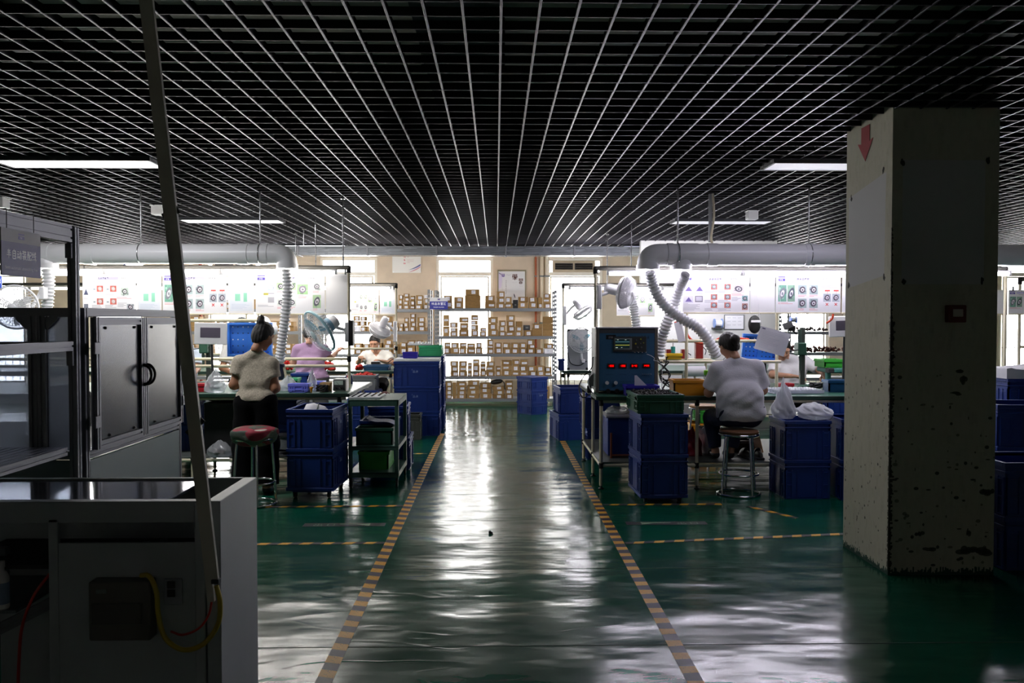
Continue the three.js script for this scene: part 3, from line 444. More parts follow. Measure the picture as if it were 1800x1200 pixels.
{ const ft = thing('foam_tray', 'white foam parts tray lying across the bin and green crate', 'tray', [-1.096, 1.197, -11.88], 0.1); part(ft, 'tray_base', rb(0.34, 0.025, 0.3, 0, 0.0125, 0, 0.006), M.foam); for (let i = 0; i < 7; i++) for (let j = 0; j < 5; j++) part(ft, 'tray_cup', cy(0.014, 0.016, 0.02, -0.14 + i * 0.046, 0.034, -0.11 + j * 0.055, 10), M.foam); }
// aisle end
for (let k = 0; k < 3; k++) crate('blue_crate', ['bottom', 'middle', 'top'][k] + ' blue crate of the small turned stack in front of the shelf rack', [0.34, 0.2, 0.42], [0.6, 0.2 * k, -13.75], 0.6, M.crateB, { mark: k === 1 ? [0, 0.215] : null });
single('crate_cover', 'flat blue lid closing the small crate stack by the rack', 'lid', rb(0.35, 0.018, 0.43, 0, 0.009, 0, 0.005), M.crateB, [0.6, 0.601, -13.75], 0.6);
// pillar side
crate('blue_crate', 'lower blue crate of the aisle pair before the test instrument', [0.46, 0.335, 0.6], [0.99, 0, -10.95], 0.14, M.crateB, {});
crate('blue_crate', 'upper open blue crate of the aisle pair before the test instrument', [0.44, 0.335, 0.56], [1.02, 0.336, -11.02], 0.1, M.crateB, {});
crate('blue_crate', 'lower blue crate tucked behind the instrument bench legs', [0.4, 0.35, 0.55], [1.2, 0, -9.42], 0.02, M.crate, {});
crate('blue_crate', 'upper blue crate tucked behind the instrument bench legs', [0.4, 0.35, 0.55], [1.18, 0.351, -9.42], 0.02, M.crate, {});
dolly('low dolly with one caster showing under the green tray crates', 0.41, 0.55, [1.415, 0, -7.21], 0.03, 0.075);
crate('blue_crate', 'lower dark blue crate on the dolly under the green tray', [0.412, 0.34, 0.56], [1.415, 0.076, -7.21], 0.03, M.crate, {});
const up2 = crate('blue_crate', 'upper dark blue crate carrying the green tray of black parts', [0.412, 0.34, 0.56], [1.415, 0.417, -7.21], 0.03, M.crate, {});
single('crate_cover', 'flat lid inside the crate under the green tray', 'lid', rb(0.33, 0.02, 0.48, 0, 0.01, 0, 0.004), M.crateDark, [1.415, 0.7, -7.21], 0.03);
crate('green_tray', 'green tray with shade put into its colour, heaped with black plastic parts', [0.41, 0.16, 0.5], [1.39, 0.759, -7.22], 0.03, std('#14583f', 0.42), { cat: 'tray' });  // same green as the bright crates, darkened to carry its shade
{
  const o = new THREE.TorusGeometry(0.013, 0.0045, 6, 10, 4.6), im = new THREE.InstancedMesh(o, M.black, 420); im.name = 'black_plastic_parts'; const m = new THREE.Matrix4(), q = new THREE.Quaternion();
  for (let i = 0; i < 420; i++) { const a = rr(-0.19, 0.19), b = rr(-0.22, 0.22), top = 0.02 + 0.035 * fbm((a + 0.2) * 2.4, (b + 0.25) * 2, 5, 5, 7, 2) * 2; q.setFromEuler(new THREE.Euler(rr(0, 6), rr(0, 6), rr(0, 6))); m.compose(V(1.39 + a, 0.888 + rr(0, top * 0.6) * (1 - Math.pow(Math.abs(a) / 0.21, 4)), -7.22 + b), q, V(1, 1, 1).multiplyScalar(rr(0.8, 1.4))); im.setMatrixAt(i, m); }
  im.userData = { label: 'heap of small black plastic clips in the green tray', category: 'plastic parts', kind: 'stuff' }; scene.add(im);
}
crate('blue_crate', 'lower blue crate beside the pillar under the bagged crate', [0.412, 0.34, 0.42], [2.70, 0, -7.29], 0, M.crateB, {});
crate('blue_crate', 'upper blue crate beside the pillar lined with a white plastic bag', [0.412, 0.34, 0.42], [2.70, 0.341, -7.29], 0, M.crateB, {});
for (let k = 0; k < 2; k++) crate('blue_crate', ['lower', 'upper'][k] + ' blue crate squeezed between the bagged crate and the pillar', [0.56, 0.35, 0.44], [3.25, 0.351 * k, -7.22], -0.05, M.crateB, {});
for (let k = 0; k < 2; k++) crate('blue_crate', ['lower', 'upper open'][k] + ' blue crate standing against the far side of the pillar', [0.6, 0.335, 0.45], [3.43, 0.336 * k, -5.25], 0.03, M.crate, {});
for (let k = 0; k < 3; k++) crate('blue_crate', ['bottom', 'middle', 'top printed'][k] + ' blue crate of the second stack beyond the pillar', [0.6, 0.31, 0.42], [4.0, 0.311 * k, -6.15], -0.12, M.crate, { mark: k === 2 ? [-0.06, 0.215] : null });
for (let k = 0; k < 3; k++) crate('blue_crate', ['bottom', 'middle', 'top foam laden'][k] + ' blue crate of the far stack beyond the pillar', [0.6, 0.35, 0.5], [4.66, 0.351 * k, -7.2], 0, M.crate, {});
single('foam_heap', 'rough white foam sheet covering the far crate stack beyond the pillar', 'foam', (() => { const g = new THREE.BoxGeometry(0.62, 0.06, 0.5, 16, 2, 12), p = g.attributes.position; for (let i = 0; i < p.count; i++) p.setXYZ(i, p.getX(i), p.getY(i) + (p.getY(i) > 0 ? 0.05 * fbm(p.getX(i) + 0.5, p.getZ(i) + 0.5, 9, 9, 3, 3) : 0), p.getZ(i)); g.computeVertexNormals(); return g; })(), M.foam, [4.66, 1.083, -7.2]);

// ---------- work benches ----------
const pipeR = 0.016;
function workbench(label, x0, x1, zf, zb, zu, o) {
  const Y = 0.856, t = thing('workbench', label, 'workbench'), L = x1 - x0, xc = (x0 + x1) / 2, zc = (zf + zb) / 2;
  part(t, 'bench_top', rb(L, 0.028, zf - zb, xc, Y - 0.014, zc, 0.006), M.bench); part(t, 'front_edge', [rb(L, 0.034, 0.012, xc, Y - 0.019, zf + 0.005, 0.003), rb(0.012, 0.034, zf - zb, o.side > 0 ? x0 - 0.005 : x1 + 0.005, Y - 0.019, zc, 0.003)], M.benchEdge);
  part(t, 'top_rail', [rod([x0 + 0.03, Y - 0.05, zf - 0.03], [x1 - 0.03, Y - 0.05, zf - 0.03], pipeR), rod([x0 + 0.03, Y - 0.05, zb + 0.03], [x1 - 0.03, Y - 0.05, zb + 0.03], pipeR)], M.cream);
  for (const x of o.legs) { for (const z of [zf - 0.03, zu, zb + 0.03]) { part(t, 'leg', rod([x, 0.03, z], [x, Y - 0.03, z], pipeR, 12), M.cream); part(t, 'leveling_foot', lathe([[0, 0], [0.026, 0], [0.026, 0.008], [0.009, 0.016], [0.009, 0.04], [0, 0.04]], 12).translate(x, 0, z), M.black); part(t, 'pipe_joint', [cy(0.022, 0.022, 0.06, x, Y - 0.06, z, 10), cy(0.022, 0.022, 0.05, x, 0.215, z, 10)], M.rubber); } part(t, 'side_rail', rod([x, 0.215, zf - 0.03], [x, 0.215, zb + 0.03], pipeR), M.cream); }
  if (o.shelf) { part(t, 'lower_shelf', rb(L - 0.06, 0.012, zf - zb - 0.1, xc, 0.238, zc, 0.003), std('#5d625f', 0.45)); part(t, 'shelf_rail', rod([x0 + 0.03, 0.215, zf - 0.03], [x1 - 0.03, 0.215, zf - 0.03], pipeR), M.cream); }
  for (const x of o.ups) { part(t, 'upright', rod([x, Y, zu], [x, o.top - 0.01, zu], pipeR, 12), M.cream); part(t, 'pipe_joint', [cy(0.023, 0.023, 0.07, x, o.top - 0.02, zu, 10), ...(o.mid ?? []).map((y) => cy(0.023, 0.023, 0.06, x, y, zu, 10))], M.rubber); }
  part(t, 'lamp_rail', rot(cy(0.0225, 0.0225, o.ups.at(-1) - o.ups[0] + 0.02, 0, 0, 0, 12), 0, 0, Math.PI / 2).translate((o.ups[0] + o.ups.at(-1)) / 2, o.top, zu), std('#6a6761', 0.5, { metalness: 0.2 }));
  for (const [y, dz, a, b] of o.rails ?? []) part(t, 'cross_rail', rod([a ?? o.ups[0], y, zu + dz], [b ?? o.ups.at(-1), y, zu + dz], pipeR, 10), M.cream);
  return t;
}
const tubeMat = std('#ffffff', 0.6, { emissive: '#ffffff', emissiveIntensity: 3.2 });
function tubeLight(label, x0, x1, y, z, tint = '#fffaf2', turn = -0.2, k = [1, 0.3, 7]) {
  const t = thing('tube_light', label, 'tube light', [(x0 + x1) / 2, y, z], 0, 'strip lights over the benches'), L = x1 - x0;
  part(t, 'batten', rb(L, 0.022, 0.035, 0, 0.028, 0, 0.004), M.white); part(t, 'tube', rot(cy(0.014, 0.014, L - 0.05, 0, 0, 0, 12), 0, 0, Math.PI / 2), tubeMat);
  for (const s of [-1, 1]) part(t, 'lamp_holder', rb(0.024, 0.04, 0.034, s * (L / 2 - 0.012), 0.006, 0, 0.004), M.white);
  for (const [i, a] of [-Math.PI / 2 + turn, -Math.PI / 2 + turn + 2.05, -Math.PI / 2 + turn - 2.05].entries()) { const l = new THREE.RectAreaLight(tint, TUBE_L * k[i], L - 0.06, 0.028); l.rotation.x = a; l.position.set(0, Math.sin(a) * 0.0165, -Math.cos(a) * 0.0165); t.add(l); }   // a round tube shines all ways: three faces, weighted to brighten pipes and back wall
}
// row one, grey cabinet side
const LT = 2.093, RT = 2.067, L2T = 2.069, R2T = 2.069;
workbench('long green workbench where the standing worker in a grey T-shirt works', -6.6, -1.41, -7.9, -9.35, -8.55, { side: -1, legs: [-6.2, -4.2, -2.9, -1.5], ups: [-6.2, -4.2, -1.515], top: LT, mid: [1.152], rails: [[1.55, -0.04, -3.148, -2.466], [1.152, -0.03], [1.082, 0.03]], shelf: true });
workbench('long green workbench with the blue and grey test instrument at its end', 0.925, 5.2, -7.53, -9.1, -8.19, { side: 1, legs: [0.965, 1.85, 3.6, 5.1], ups: [0.985, 5.1], top: RT, mid: [], rails: [[1.138, 0, 1.631, 2.84], [1.341, -0.2, 1.613, 2.898]], shelf: true });
workbench('far green workbench in front of the man facing the camera', -8.7, -1.41, -11.35, -12.75, -12, { side: -1, legs: [-8.5, -6, -3.6, -1.45], ups: [-8.5, -3.6, -1.445], top: L2T, mid: [1.145], rails: [[1.145, 0.1, -2.238, -1.475], [1.063, 0, -5.7, -3.3]], shelf: false });
workbench('far green workbench behind the test instrument', 0.93, 5.2, -11.4, -12.8, -12, { side: 1, legs: [1.0, 2.9, 5.1], ups: [0.975, 5.1], top: R2T, mid: [0.748], rails: [[1.244, 0.1, 2.304, 3.555]], shelf: true });
workbench('green workbench far beyond the pillar with its own lit board', 5.6, 9.5, -8.2, -9.6, -8.9, { side: 1, legs: [5.7, 7.5, 9.4], ups: [5.7, 7.5, 9.4], top: 1.996, mid: [], rails: [[1.262, 0]], shelf: true });
{
  const n = ['beside the two wire fans', 'over the page sleeves', 'behind the leaning cable ducts', 'at the hose by the glazed cabinet'];
  for (let i = 0; i < 4; i++) tubeLight('glowing strip light over the standing workers bench ' + n[i], -1.6 - 1.16 * (i + 1), -1.6 - 1.16 * i, LT - 0.065, -8.37);
  const q = ['by the swivel fan', 'above the seated worker', 'over the page next to the pillar'];
  for (let i = 0; i < 3; i++) tubeLight('glowing strip light on the test instrument bench ' + q[i], 1.08 + 1.33 * i, 1.08 + 1.33 * (i + 1), RT - 0.065, -8.06, '#f3eeff');
  for (let i = 0; i < 4; i++) tubeLight('glowing strip light over the far bench ' + ['by the round white fan', 'further along behind the boards', 'behind the leaning cable ducts', 'added to light the wall behind the glazed cabinet'][i], -1.5 - 1.75 * (i + 1), -1.5 - 1.75 * i, L2T - 0.06, -12.12, '#fff8ee', -0.2, [1.8, 7.6, 1]);  // outer end of this row is added to brighten the back wall
  for (let i = 0; i < 2; i++) tubeLight('glowing strip light over the far instrument side bench ' + ['at the window', 'before the pale partition'][i], 1.05 + 1.4 * i, 1.05 + 1.4 * (i + 1), R2T - 0.06, -12.12, '#fbf6ff', -0.2, [1.8, 7.6, 1]);
  tubeLight('added strip light brightening the far boards by the round white fan', -2.75, -1.5, L2T - 0.06, -11.9, '#fff8ee', -0.2, [2.4, 0.6, 1.6]); tubeLight('added strip light brightening the far page behind the swivel fan', 1.05, 2.4, R2T - 0.06, -11.9, '#fbf6ff', -0.2, [2.4, 0.6, 1.6]);  // extra tubes added only to brighten the board fronts
  tubeLight('added unseen strip light behind the pages to brighten the leaning man', 2.0, 4.9, RT - 0.065, -8.34, '#f8f4ff', 0.2, [2.2, 1.2, 0.2]); tubeLight('added unseen strip light behind the pages on the far side of the standing workers bench', -5.4, -1.7, LT - 0.065, -8.7, '#fffaf2', 0.2, [2.2, 1.2, 0.2]);  // unseen tubes added to brighten the people behind the benches
  for (let i = 0; i < 2; i++) tubeLight('glowing strip light beyond the pillar ' + ['upper bench start', 'upper bench end'][i], 6.4 + 1.5 * i, 6.4 + 1.5 * (i + 1), 1.996 - 0.06, -8.8);
}
{ const wb = scene.getObjectByName('workbench_001'); for (const x of [1.91, 2.823]) part(wb, 'upright', rod([x, 0.856, -8.26], [x, 1.618, -8.26], pipeR, 12), M.cream); }
// printed instruction boards under the lamps
const photoBox = (c, x, y, w, h, base, dark = '#3a3540') => {
  c.fillStyle = base; c.fillRect(x, y, w, h); for (let i = 0; i < 14; i++) { c.fillStyle = ['rgba(255,255,255,.35)', 'rgba(40,40,52,.35)', 'rgba(120,140,140,.3)'][i % 3]; c.fillRect(x + rnd() * w * 0.8, y + rnd() * h * 0.8, rnd() * w * 0.3, rnd() * h * 0.3); }
  c.fillStyle = dark; c.beginPath(); c.ellipse(x + w / 2, y + h / 2, w * 0.34, h * 0.36, 0.3, 0, 7); c.fill(); c.fillStyle = '#e7e2e8'; c.beginPath(); c.ellipse(x + w * 0.52, y + h * 0.5, w * 0.2, h * 0.2, 0.3, 0, 7); c.fill(); c.fillStyle = dark; c.beginPath(); c.ellipse(x + w * 0.52, y + h * 0.52, w * 0.1, h * 0.1, 0, 0, 7); c.fill();
};
function page(kind) {
  return canvasTex(640, 400, (c, w, h) => {
    c.fillStyle = '#f1eff2'; c.fillRect(0, 0, w, h); c.strokeStyle = '#7d7a84'; c.fillStyle = '#7d7a84';
    const head = (x0, x1) => { scribble(c, x0 + 60, 8, 16, 6, 2.6); c.fillStyle = '#cfc9ee'; c.fillRect(x0, 32, x1 - x0, 30); c.strokeStyle = '#4a4658'; scribble(c, (x0 + x1) / 2 - 70, 36, 22, 5); c.strokeStyle = '#86828e'; scribble(c, x1 + 20, 38, 15, 4); scribble(c, x0 + 30, 72, 13, 6); };
    const logo = (x, y) => { c.fillStyle = '#5c4bb0'; c.fillRect(x, y, 70, 9); c.fillRect(x, y + 20, 70, 26); c.fillStyle = '#f1eff2'; c.font = 'bold 22px sans-serif'; c.fillText('ITB', x + 14, y + 41); };
    const lines = (x, y, W, n, col = '#a9a6b0') => { c.fillStyle = col; for (let i = 0; i < n; i++) c.fillRect(x, y + i * 11, W * rr(0.5, 1), 4); };
    if (kind === 'red') { head(90, 430); for (const [x, y] of [[170, 120], [330, 120], [170, 245], [330, 245], [170, 345]]) { photoBox(c, x, y, 76, 60, '#c85b50', '#b8a49c'); lines(x - 60, y + 66, 150, 3); c.fillStyle = '#7d8a94'; c.fillRect(x - 42, y + 30, 26, 10); } photoBox(c, 460, 140, 92, 76, '#b6c4ba', '#555a58'); lines(410, 232, 200, 2, '#e08a90'); lines(420, 290, 120, 4); photoBox(c, 530, 300, 84, 62, '#a8adb5'); c.fillStyle = '#454a66'; c.beginPath(); c.moveTo(40, 150); c.lineTo(12, 210); c.lineTo(68, 210); c.fill(); lines(6, 225, 60, 3); c.fillStyle = '#6e7280'; c.fillRect(14, 300, 50, 66); }
    if (kind === 'grey') { logo(18, 22); head(110, 440); photoBox(c, 20, 110, 82, 170, '#6fa58f', '#7c8088'); photoBox(c, 112, 110, 74, 170, '#8db39a', '#4f5560'); lines(20, 290, 160, 2, '#e08a90'); for (const [x, y] of [[218, 110], [330, 110], [218, 250], [330, 250]]) { photoBox(c, x, y, 84, 96, '#a7b7b8', '#4d434f'); lines(x, y + 104, 84, 2, '#e08a90'); } lines(448, 100, 170, 4); for (const x of [470, 558]) { c.fillStyle = '#e0463e'; c.fillRect(x + 14, 160, 50, 14); c.fillRect(x + 38, 174, 3, 26); photoBox(c, x, 198, 74, 84, '#b0b7c2', '#514854'); c.strokeStyle = '#d02f34'; c.lineWidth = 7; c.beginPath(); c.moveTo(x + 24, 296); c.lineTo(x + 48, 322); c.moveTo(x + 48, 296); c.lineTo(x + 24, 322); c.stroke(); } }
    if (kind === 'green') { logo(18, 18); head(160, 460); lines(20, 104, 110, 5); photoBox(c, 112, 112, 58, 54, '#b9c3e0', '#dfe4ee'); c.fillStyle = '#b5ad4e'; c.fillRect(74, 190, 44, 22); c.fillStyle = '#9b98a2'; c.fillRect(118, 190, 54, 8); c.fillStyle = '#b2b0b8'; c.fillRect(114, 232, 58, 54); lines(20, 310, 160, 2); for (const [x, y, q] of [[195, 90, 0], [300, 90, 0], [200, 250, 1], [300, 250, 1]]) { photoBox(c, x, y, 74, 70, q ? '#dfe3df' : '#a9c79a', '#4a4a50'); lines(x, y + 80, 74, 2, '#e08a90'); } photoBox(c, 385, 105, 100, 100, '#a5cf98', '#8a7f90'); lines(395, 214, 80, 3, '#e9a9ae'); photoBox(c, 530, 90, 74, 74, '#dfe6df', '#77747e'); photoBox(c, 530, 210, 74, 130, '#b4d0a8', '#5a5a66'); lines(530, 172, 70, 2, '#e9a9ae'); lines(530, 346, 74, 2, '#e9a9ae'); }
    if (kind === 'tri') { logo(14, 12); head(200, 440); for (const [x, y] of [[6, 110], [110, 110], [6, 220]]) { c.fillStyle = '#d9d5e2'; c.fillRect(x, y, 96, 74); c.fillStyle = '#6d5c96'; c.beginPath(); c.moveTo(x + 52, y + 14); c.lineTo(x + 18, y + 62); c.lineTo(x + 84, y + 62); c.fill(); lines(x, y + 78, 90, 2); } c.fillStyle = '#74707c'; c.fillRect(118, 222, 74, 64); c.fillStyle = '#c9c4cf'; c.fillRect(126, 230, 58, 44); lines(6, 310, 180, 6); for (const y of [100, 205, 290]) for (const x of [270, 400]) { photoBox(c, x, y, 60, 56, '#c86a60', '#6a8f98'); lines(x - 60, y + 60, 130, 3); } photoBox(c, 480, 110, 110, 80, '#e5d8d8', '#5c5862'); lines(470, 200, 130, 2, '#e08a90'); lines(470, 235, 90, 4); photoBox(c, 570, 220, 54, 56, '#7fa7a8'); photoBox(c, 570, 300, 54, 66, '#b8847c'); }
    if (kind === 'sleeve') { c.fillStyle = '#e6eaf4'; c.fillRect(40, 60, 560, 310); lines(80, 90, 470, 8, '#c5cde0'); c.fillStyle = '#8fcfb4'; c.fillRect(170, 200, 130, 70); c.fillRect(380, 190, 90, 88); lines(80, 300, 470, 5, '#cdd5e6'); }
    if (kind === 'blank') { c.fillStyle = '#f3f1f2'; c.fillRect(0, 0, w, h); c.strokeStyle = '#dcd9de'; c.lineWidth = 3; c.strokeRect(20, 30, w - 40, h - 50); }
  });
}
const PT = {}; const pageMat = (k) => PT[k] ??= std('#ffffff', 0.5, { map: page(k) });
function board(label, x0, x1, y0, y1, z, kind) {
  const t = thing('instruction_board', label, 'board', [(x0 + x1) / 2, (y0 + y1) / 2, z]), w = x1 - x0, h = y1 - y0;
  part(t, 'printed_panel', bx(w - 0.006, h, 0.004), [M.white, M.white, M.white, M.white, pageMat(kind), M.white]);
  part(t, 'bottom_channel', rb(w, 0.014, 0.014, 0, -h / 2, 0, 0.003), M.cream); for (const s of [-1, 1]) part(t, 'hanging_clip', rb(0.018, 0.05, 0.012, s * w * 0.4, h / 2 + 0.015, 0, 0.003), M.grey);
}
const bT = 2.029, bB = 1.614, zB = -8.522;
board('white page with red tinted photos, behind the glazed cabinet top', -4.216, -3.673, bB, bT, zB, 'red');
board('plastic sleeve with a pale sheet and one green stamp, beside the red photo page', -3.668, -3.414, bB, bT, zB, 'sleeve');
board('white page with red crosses, crossed by the leaning cable ducts', -3.408, -2.754, bB, bT, zB, 'grey');
board('plastic sleeve with pale sheet and two green patches', -2.742, -2.475, bB, bT, zB, 'sleeve');
board('white page with green tinted photos behind the ribbed hose', -2.464, -1.754, bB, bT, zB, 'green');
board('blank white panel at the bench end above the blue rimmed fan', -1.748, -1.521, bB, bT, zB, 'blank');
const rT = 2.006, rB = 1.623, zR = -8.18;
board('white page with violet triangles next to the twin hoses', 1.849, 2.52, rB, rT, zR, 'tri');
board('blank white panel above the seated worker in white', 2.526, 2.776, rB, rT, zR, 'blank');
board('white page with red crosses above the hanging paper sheet', 2.782, 3.433, rB, rT, zR, 'grey');
board('pale sleeve board cut off by the pillar', 3.445, 3.909, rB, rT, zR, 'sleeve');
board('small far page with green photos above the round white fan', -2.091, -1.688, 1.633, 2.003, -11.97, 'green');
board('far plastic sleeve at the end of the second bench', -1.68, -1.45, 1.633, 2.003, -11.97, 'sleeve');
board('far page with green photos seen between fan and hoses', 1.747, 2.304, 1.616, 2.003, -11.97, 'green');
board('lit page far beyond the pillar', 5.554, 6.069, 1.617, 1.88, -8.87, 'grey');
board('blank lit panel far beyond the pillar', 5.128, 5.548, 1.617, 1.88, -8.87, 'blank');

// ---------- white exhaust pipes and ribbed hoses ----------
function elbow(x, y, z, R, s) { const pts = []; for (let i = 0; i <= 10; i++) { const a = i / 10 * Math.PI / 2; pts.push([x + s * (0.17 - 0.17 * Math.sin(a)), y - 0.17 + 0.17 * Math.cos(a) , z]); } return tube(pts.map((p) => p), R, 16, 20); }
function exhaust(label, x0, x1, y, z, R, ends) {
  const t = thing('exhaust_pipe', label, 'pipe');
  part(t, 'pipe_run', rot(cy(R, R, x1 - x0, 0, 0, 0, 28), 0, 0, Math.PI / 2).translate((x0 + x1) / 2, y, z), M.pvc);
  for (const [kind, x, s] of ends) {
    if (kind === 'elbow') { part(t, 'elbow', tube([[x - s * 0.16, y, z], [x - s * 0.05, y - 0.008, z], [x + s * 0.0, y - 0.05, z], [x + s * 0.01, y - 0.12, z]], R, 20, 24), M.pvc); part(t, 'collar', [cy(R * 1.07, R * 1.07, 0.045, x + s * 0.01, y - 0.12, z, 28)], M.pvc); part(t, 'collar', rot(cy(R * 1.06, R * 1.06, 0.06, 0, 0, 0, 28), 0, 0, Math.PI / 2).translate(x - s * 0.2, y, z), M.pvc); }
    if (kind === 'tee') { part(t, 'branch', [rod([x, y - 0.12, z], [x + s * 0.04, y - 0.02, z], R * 0.92, 24), cy(R * 0.98, R * 0.98, 0.05, x, y - 0.12, z, 24)], M.pvc); part(t, 'collar', rot(cy(R * 1.05, R * 1.05, 0.2, 0, 0, 0, 28), 0, 0, Math.PI / 2).translate(x + s * 0.06, y, z), M.pvc); }
    if (kind === 'collar') part(t, 'collar', rot(cy(R * 1.06, R * 1.06, 0.1, 0, 0, 0, 28), 0, 0, Math.PI / 2).translate(x, y, z), M.pvc);
    if (kind === 'hanger') part(t, 'hanger', [rod([x, y + R, z], [x, CEIL, z], 0.009, 8), rot(ring(R * 1.03, 0.006, 28, 6), 0, 0, Math.PI / 2).translate(x, y, z)], M.steel);
  }
}
const pY = 2.203, pZ = -8.2;
exhaust('thick white exhaust pipe above the standing workers bench', -6.9, -2.212, pY, pZ, 0.098, [['elbow', -2.067, 1], ['tee', -4.39, -1], ['collar', -3.98, 1], ['collar', -2.48, 1], ['hanger', -2.318, 1], ['hanger', -3.481, 1]]);
exhaust('thick white exhaust pipe above the test instrument bench', 1.572, 8.6, 2.179, -7.9, 0.104, [['elbow', 1.462, -1], ['tee', 1.769, 1], ['collar', 2.065, 1], ['collar', 3.001, 1], ['hanger', 1.588 + 0.15, 1], ['hanger', 3.001, 1]]);
const H8 = (px, py, d) => [px, py, -d];
function hose(label, pts, R = 0.05, hang) { const t = thing('ribbed_hose', label, 'hose'); part(t, 'hose_wall', hoseGeo(pts, R, 0.034), M.whiteGloss); if (hang) part(t, 'hanger', [rod([pts[0][0], pts[0][1] - 0.02, pts[0][2]], [pts[0][0], CEIL, pts[0][2]], 0.007, 8), cy(R * 1.02, R * 1.02, 0.03, ...pts[0], 20)], M.steel); return t; }
hose('white ribbed hose hanging down behind the standing worker shoulder', [[-2.067, pY - 0.15, -8.2], [-2.055, 1.877, -8.2], [-2.072, 1.651, -8.2], [-2.123, 1.369, -8.25], [-2.162, 1.138, -8.3]]);
{ const t = thing('hose_nozzle', 'dark blue suction nozzle at the lower hose end', 'nozzle', [-2.178, 1.041, -8.36]); part(t, 'nozzle_body', lathe([[0, -0.09], [0.035, -0.09], [0.055, -0.02], [0.052, 0.06], [0.046, 0.075], [0, 0.075]], 16), std('#1a2342', 0.5)); part(t, 'nozzle_tip', [rod([0.05, 0.04, 0.03], [0.075, -0.08, 0.03], 0.012, 10)], M.cream); }
hose('white ribbed hose partly seen between the upper frame and glazed cabinet', [[-4.39, pY - 0.152, -8.2], [-4.384, 1.905, -8.2], [-4.401, 1.68, -8.2], [-4.423, 1.341, -8.25]], 0.058);
hose('far white ribbed hose partly hidden by the blue rimmed fan', [[-2.274, 2.004, -10.5], [-2.224, 1.68, -10.5], [-2.159, 1.463, -10.6]], 0.055, true);
hose('white ribbed hose sweeping across towards the seated worker', [[1.471, 2.016, -7.9], [1.505, 1.91, -7.94], [1.598, 1.73, -7.95], [1.764, 1.588, -7.95], [1.946, 1.484, -7.95], [2.062, 1.348, -7.98], [2.15, 1.194, -8.02]], 0.056);
hose('white ribbed hose curving down beside the test instrument', [[1.814, 1.989, -7.9], [1.791, 1.896, -8.02], [1.746, 1.704, -8.1], [1.679, 1.511, -8.12], [1.628, 1.319, -8.15], [1.612, 1.192, -8.15]], 0.055);
hose('far white ribbed hose between the instrument and the hose pair', [[1.8, 1.913, -11], [1.83, 1.724, -11], [1.868, 1.482, -11], [1.899, 1.27, -11.1]], 0.06, true);
// rods, boxes and cables hung from the grid
for (const [px, y1, z, l] of [[-1.571, LT, -8.55, 'thin steel rod from ceiling grid to the bench rail end'], [-2.886, L2T, -12, 'far thin steel rod above the second bench'], [-2.632, 2.575, -11.4, 'short far steel rod beside the pipe elbow'], [1.614, R2T, -12, 'thin rod above the far instrument side bench']]) single('hanger_rod', l, 'rod', [rod([px, y1, z], [px, CEIL, z], 0.009, 8), cy(0.025, 0.025, 0.012, px, CEIL - 0.02, z, 10)], M.steel);
{ const t = thing('drop_cable', 'grey ceiling drop tube with a cream cable and dark plug', 'cable', [2.153, 0, -8.3]); part(t, 'drop_tube', rb(0.032, CEIL - 2.336, 0.02, 0, (CEIL + 2.336) / 2, 0, 0.003), M.greyPaint); part(t, 'cable', tube([[0.02, CEIL, 0.02], [0.03, 2.591, 0.03], [0.005, 2.364, 0.03], [0.04, 2.222, 0.06], [0.075, 2.091, 0.06]], 0.012, 30, 8), M.cream); part(t, 'plug', rb(0.04, 0.045, 0.04, 0.068, 2.12, 0.06, 0.01, 2), M.rubber); }
for (const [x, y, z, w, l] of [[-3.747, CEIL - 0.05, -9.3, 0.13, 'small pale box fixed under the grid above the thick pipe'], [2.977, CEIL - 0.05, -9.6, 0.12, 'small pale box fixed under the grid near the drop tube'], [-5.085, CEIL - 0.07, -8.6, 0.14, 'pale box on the ceiling above the upper frame beam']]) single('junction_box', l, 'box', [rb(w, 0.1, w, 0, 0, 0, 0.01, 2), rb(w + 0.02, 0.01, w + 0.02, 0, 0.05, 0, 0.003)], M.white, [x, y, z]);

// ---------- shelf racks full of cartons ----------
const postGeo = (h, sx, sz) => { // slotted angle post with real slots
  const g = [], one = (flip) => { const s = new THREE.Shape([[0, 0], [0.055, 0], [0.055, h], [0, h]].map((p) => new THREE.Vector2(...p))); for (let y = 0.06; y < h - 0.04; y += 0.075) { const q = new THREE.Path(); q.moveTo(0.02, y); q.lineTo(0.02, y + 0.028); q.lineTo(0.034, y + 0.028); q.lineTo(0.034, y); s.holes.push(q); } return new THREE.ExtrudeGeometry(s, { depth: 0.003, bevelEnabled: false }); };
  const a = one(); if (sx < 0) a.translate(-0.055, 0, 0); g.push(a); const b = one(); b.rotateY(-Math.PI / 2); if (sz < 0) b.translate(0, 0, -0.055); g.push(b); return merge(g);
};
function rack(label, x0, x1, zf, zb, levels, top) {
  const t = thing('shelf_rack', label, 'shelf rack');
  for (const [x, sx] of [[x0, 1], [x1, -1]]) for (const [z, sz] of [[zf, -1], [zb, 1]]) { const p = part(t, 'post', postGeo(top, sx, sz), M.rackGrey); p.position.set(x, 0, z); }
  for (const y of levels) { const s = part(t, 'shelf', [bx(x1 - x0 - 0.02, 0.006, zf - zb - 0.02, (x0 + x1) / 2, y - 0.003, (zf + zb) / 2), bx(x1 - x0 - 0.02, 0.055, 0.006, (x0 + x1) / 2, y - 0.0275, zf - 0.003), bx(x1 - x0 - 0.02, 0.055, 0.006, (x0 + x1) / 2, y - 0.0275, zb + 0.003)], M.rackGrey); }
  return t;
}
const zk = -15;
const LV = [1.772, 1.264, 0.946, 0.537, 0.128], LV2 = [1.756, 1.354, 0.941, 0.537, 0.128];
rack('grey slotted shelf rack straight ahead at the end of the aisle', -1.113, 1.106, zk, -15.5, LV, 2.096);
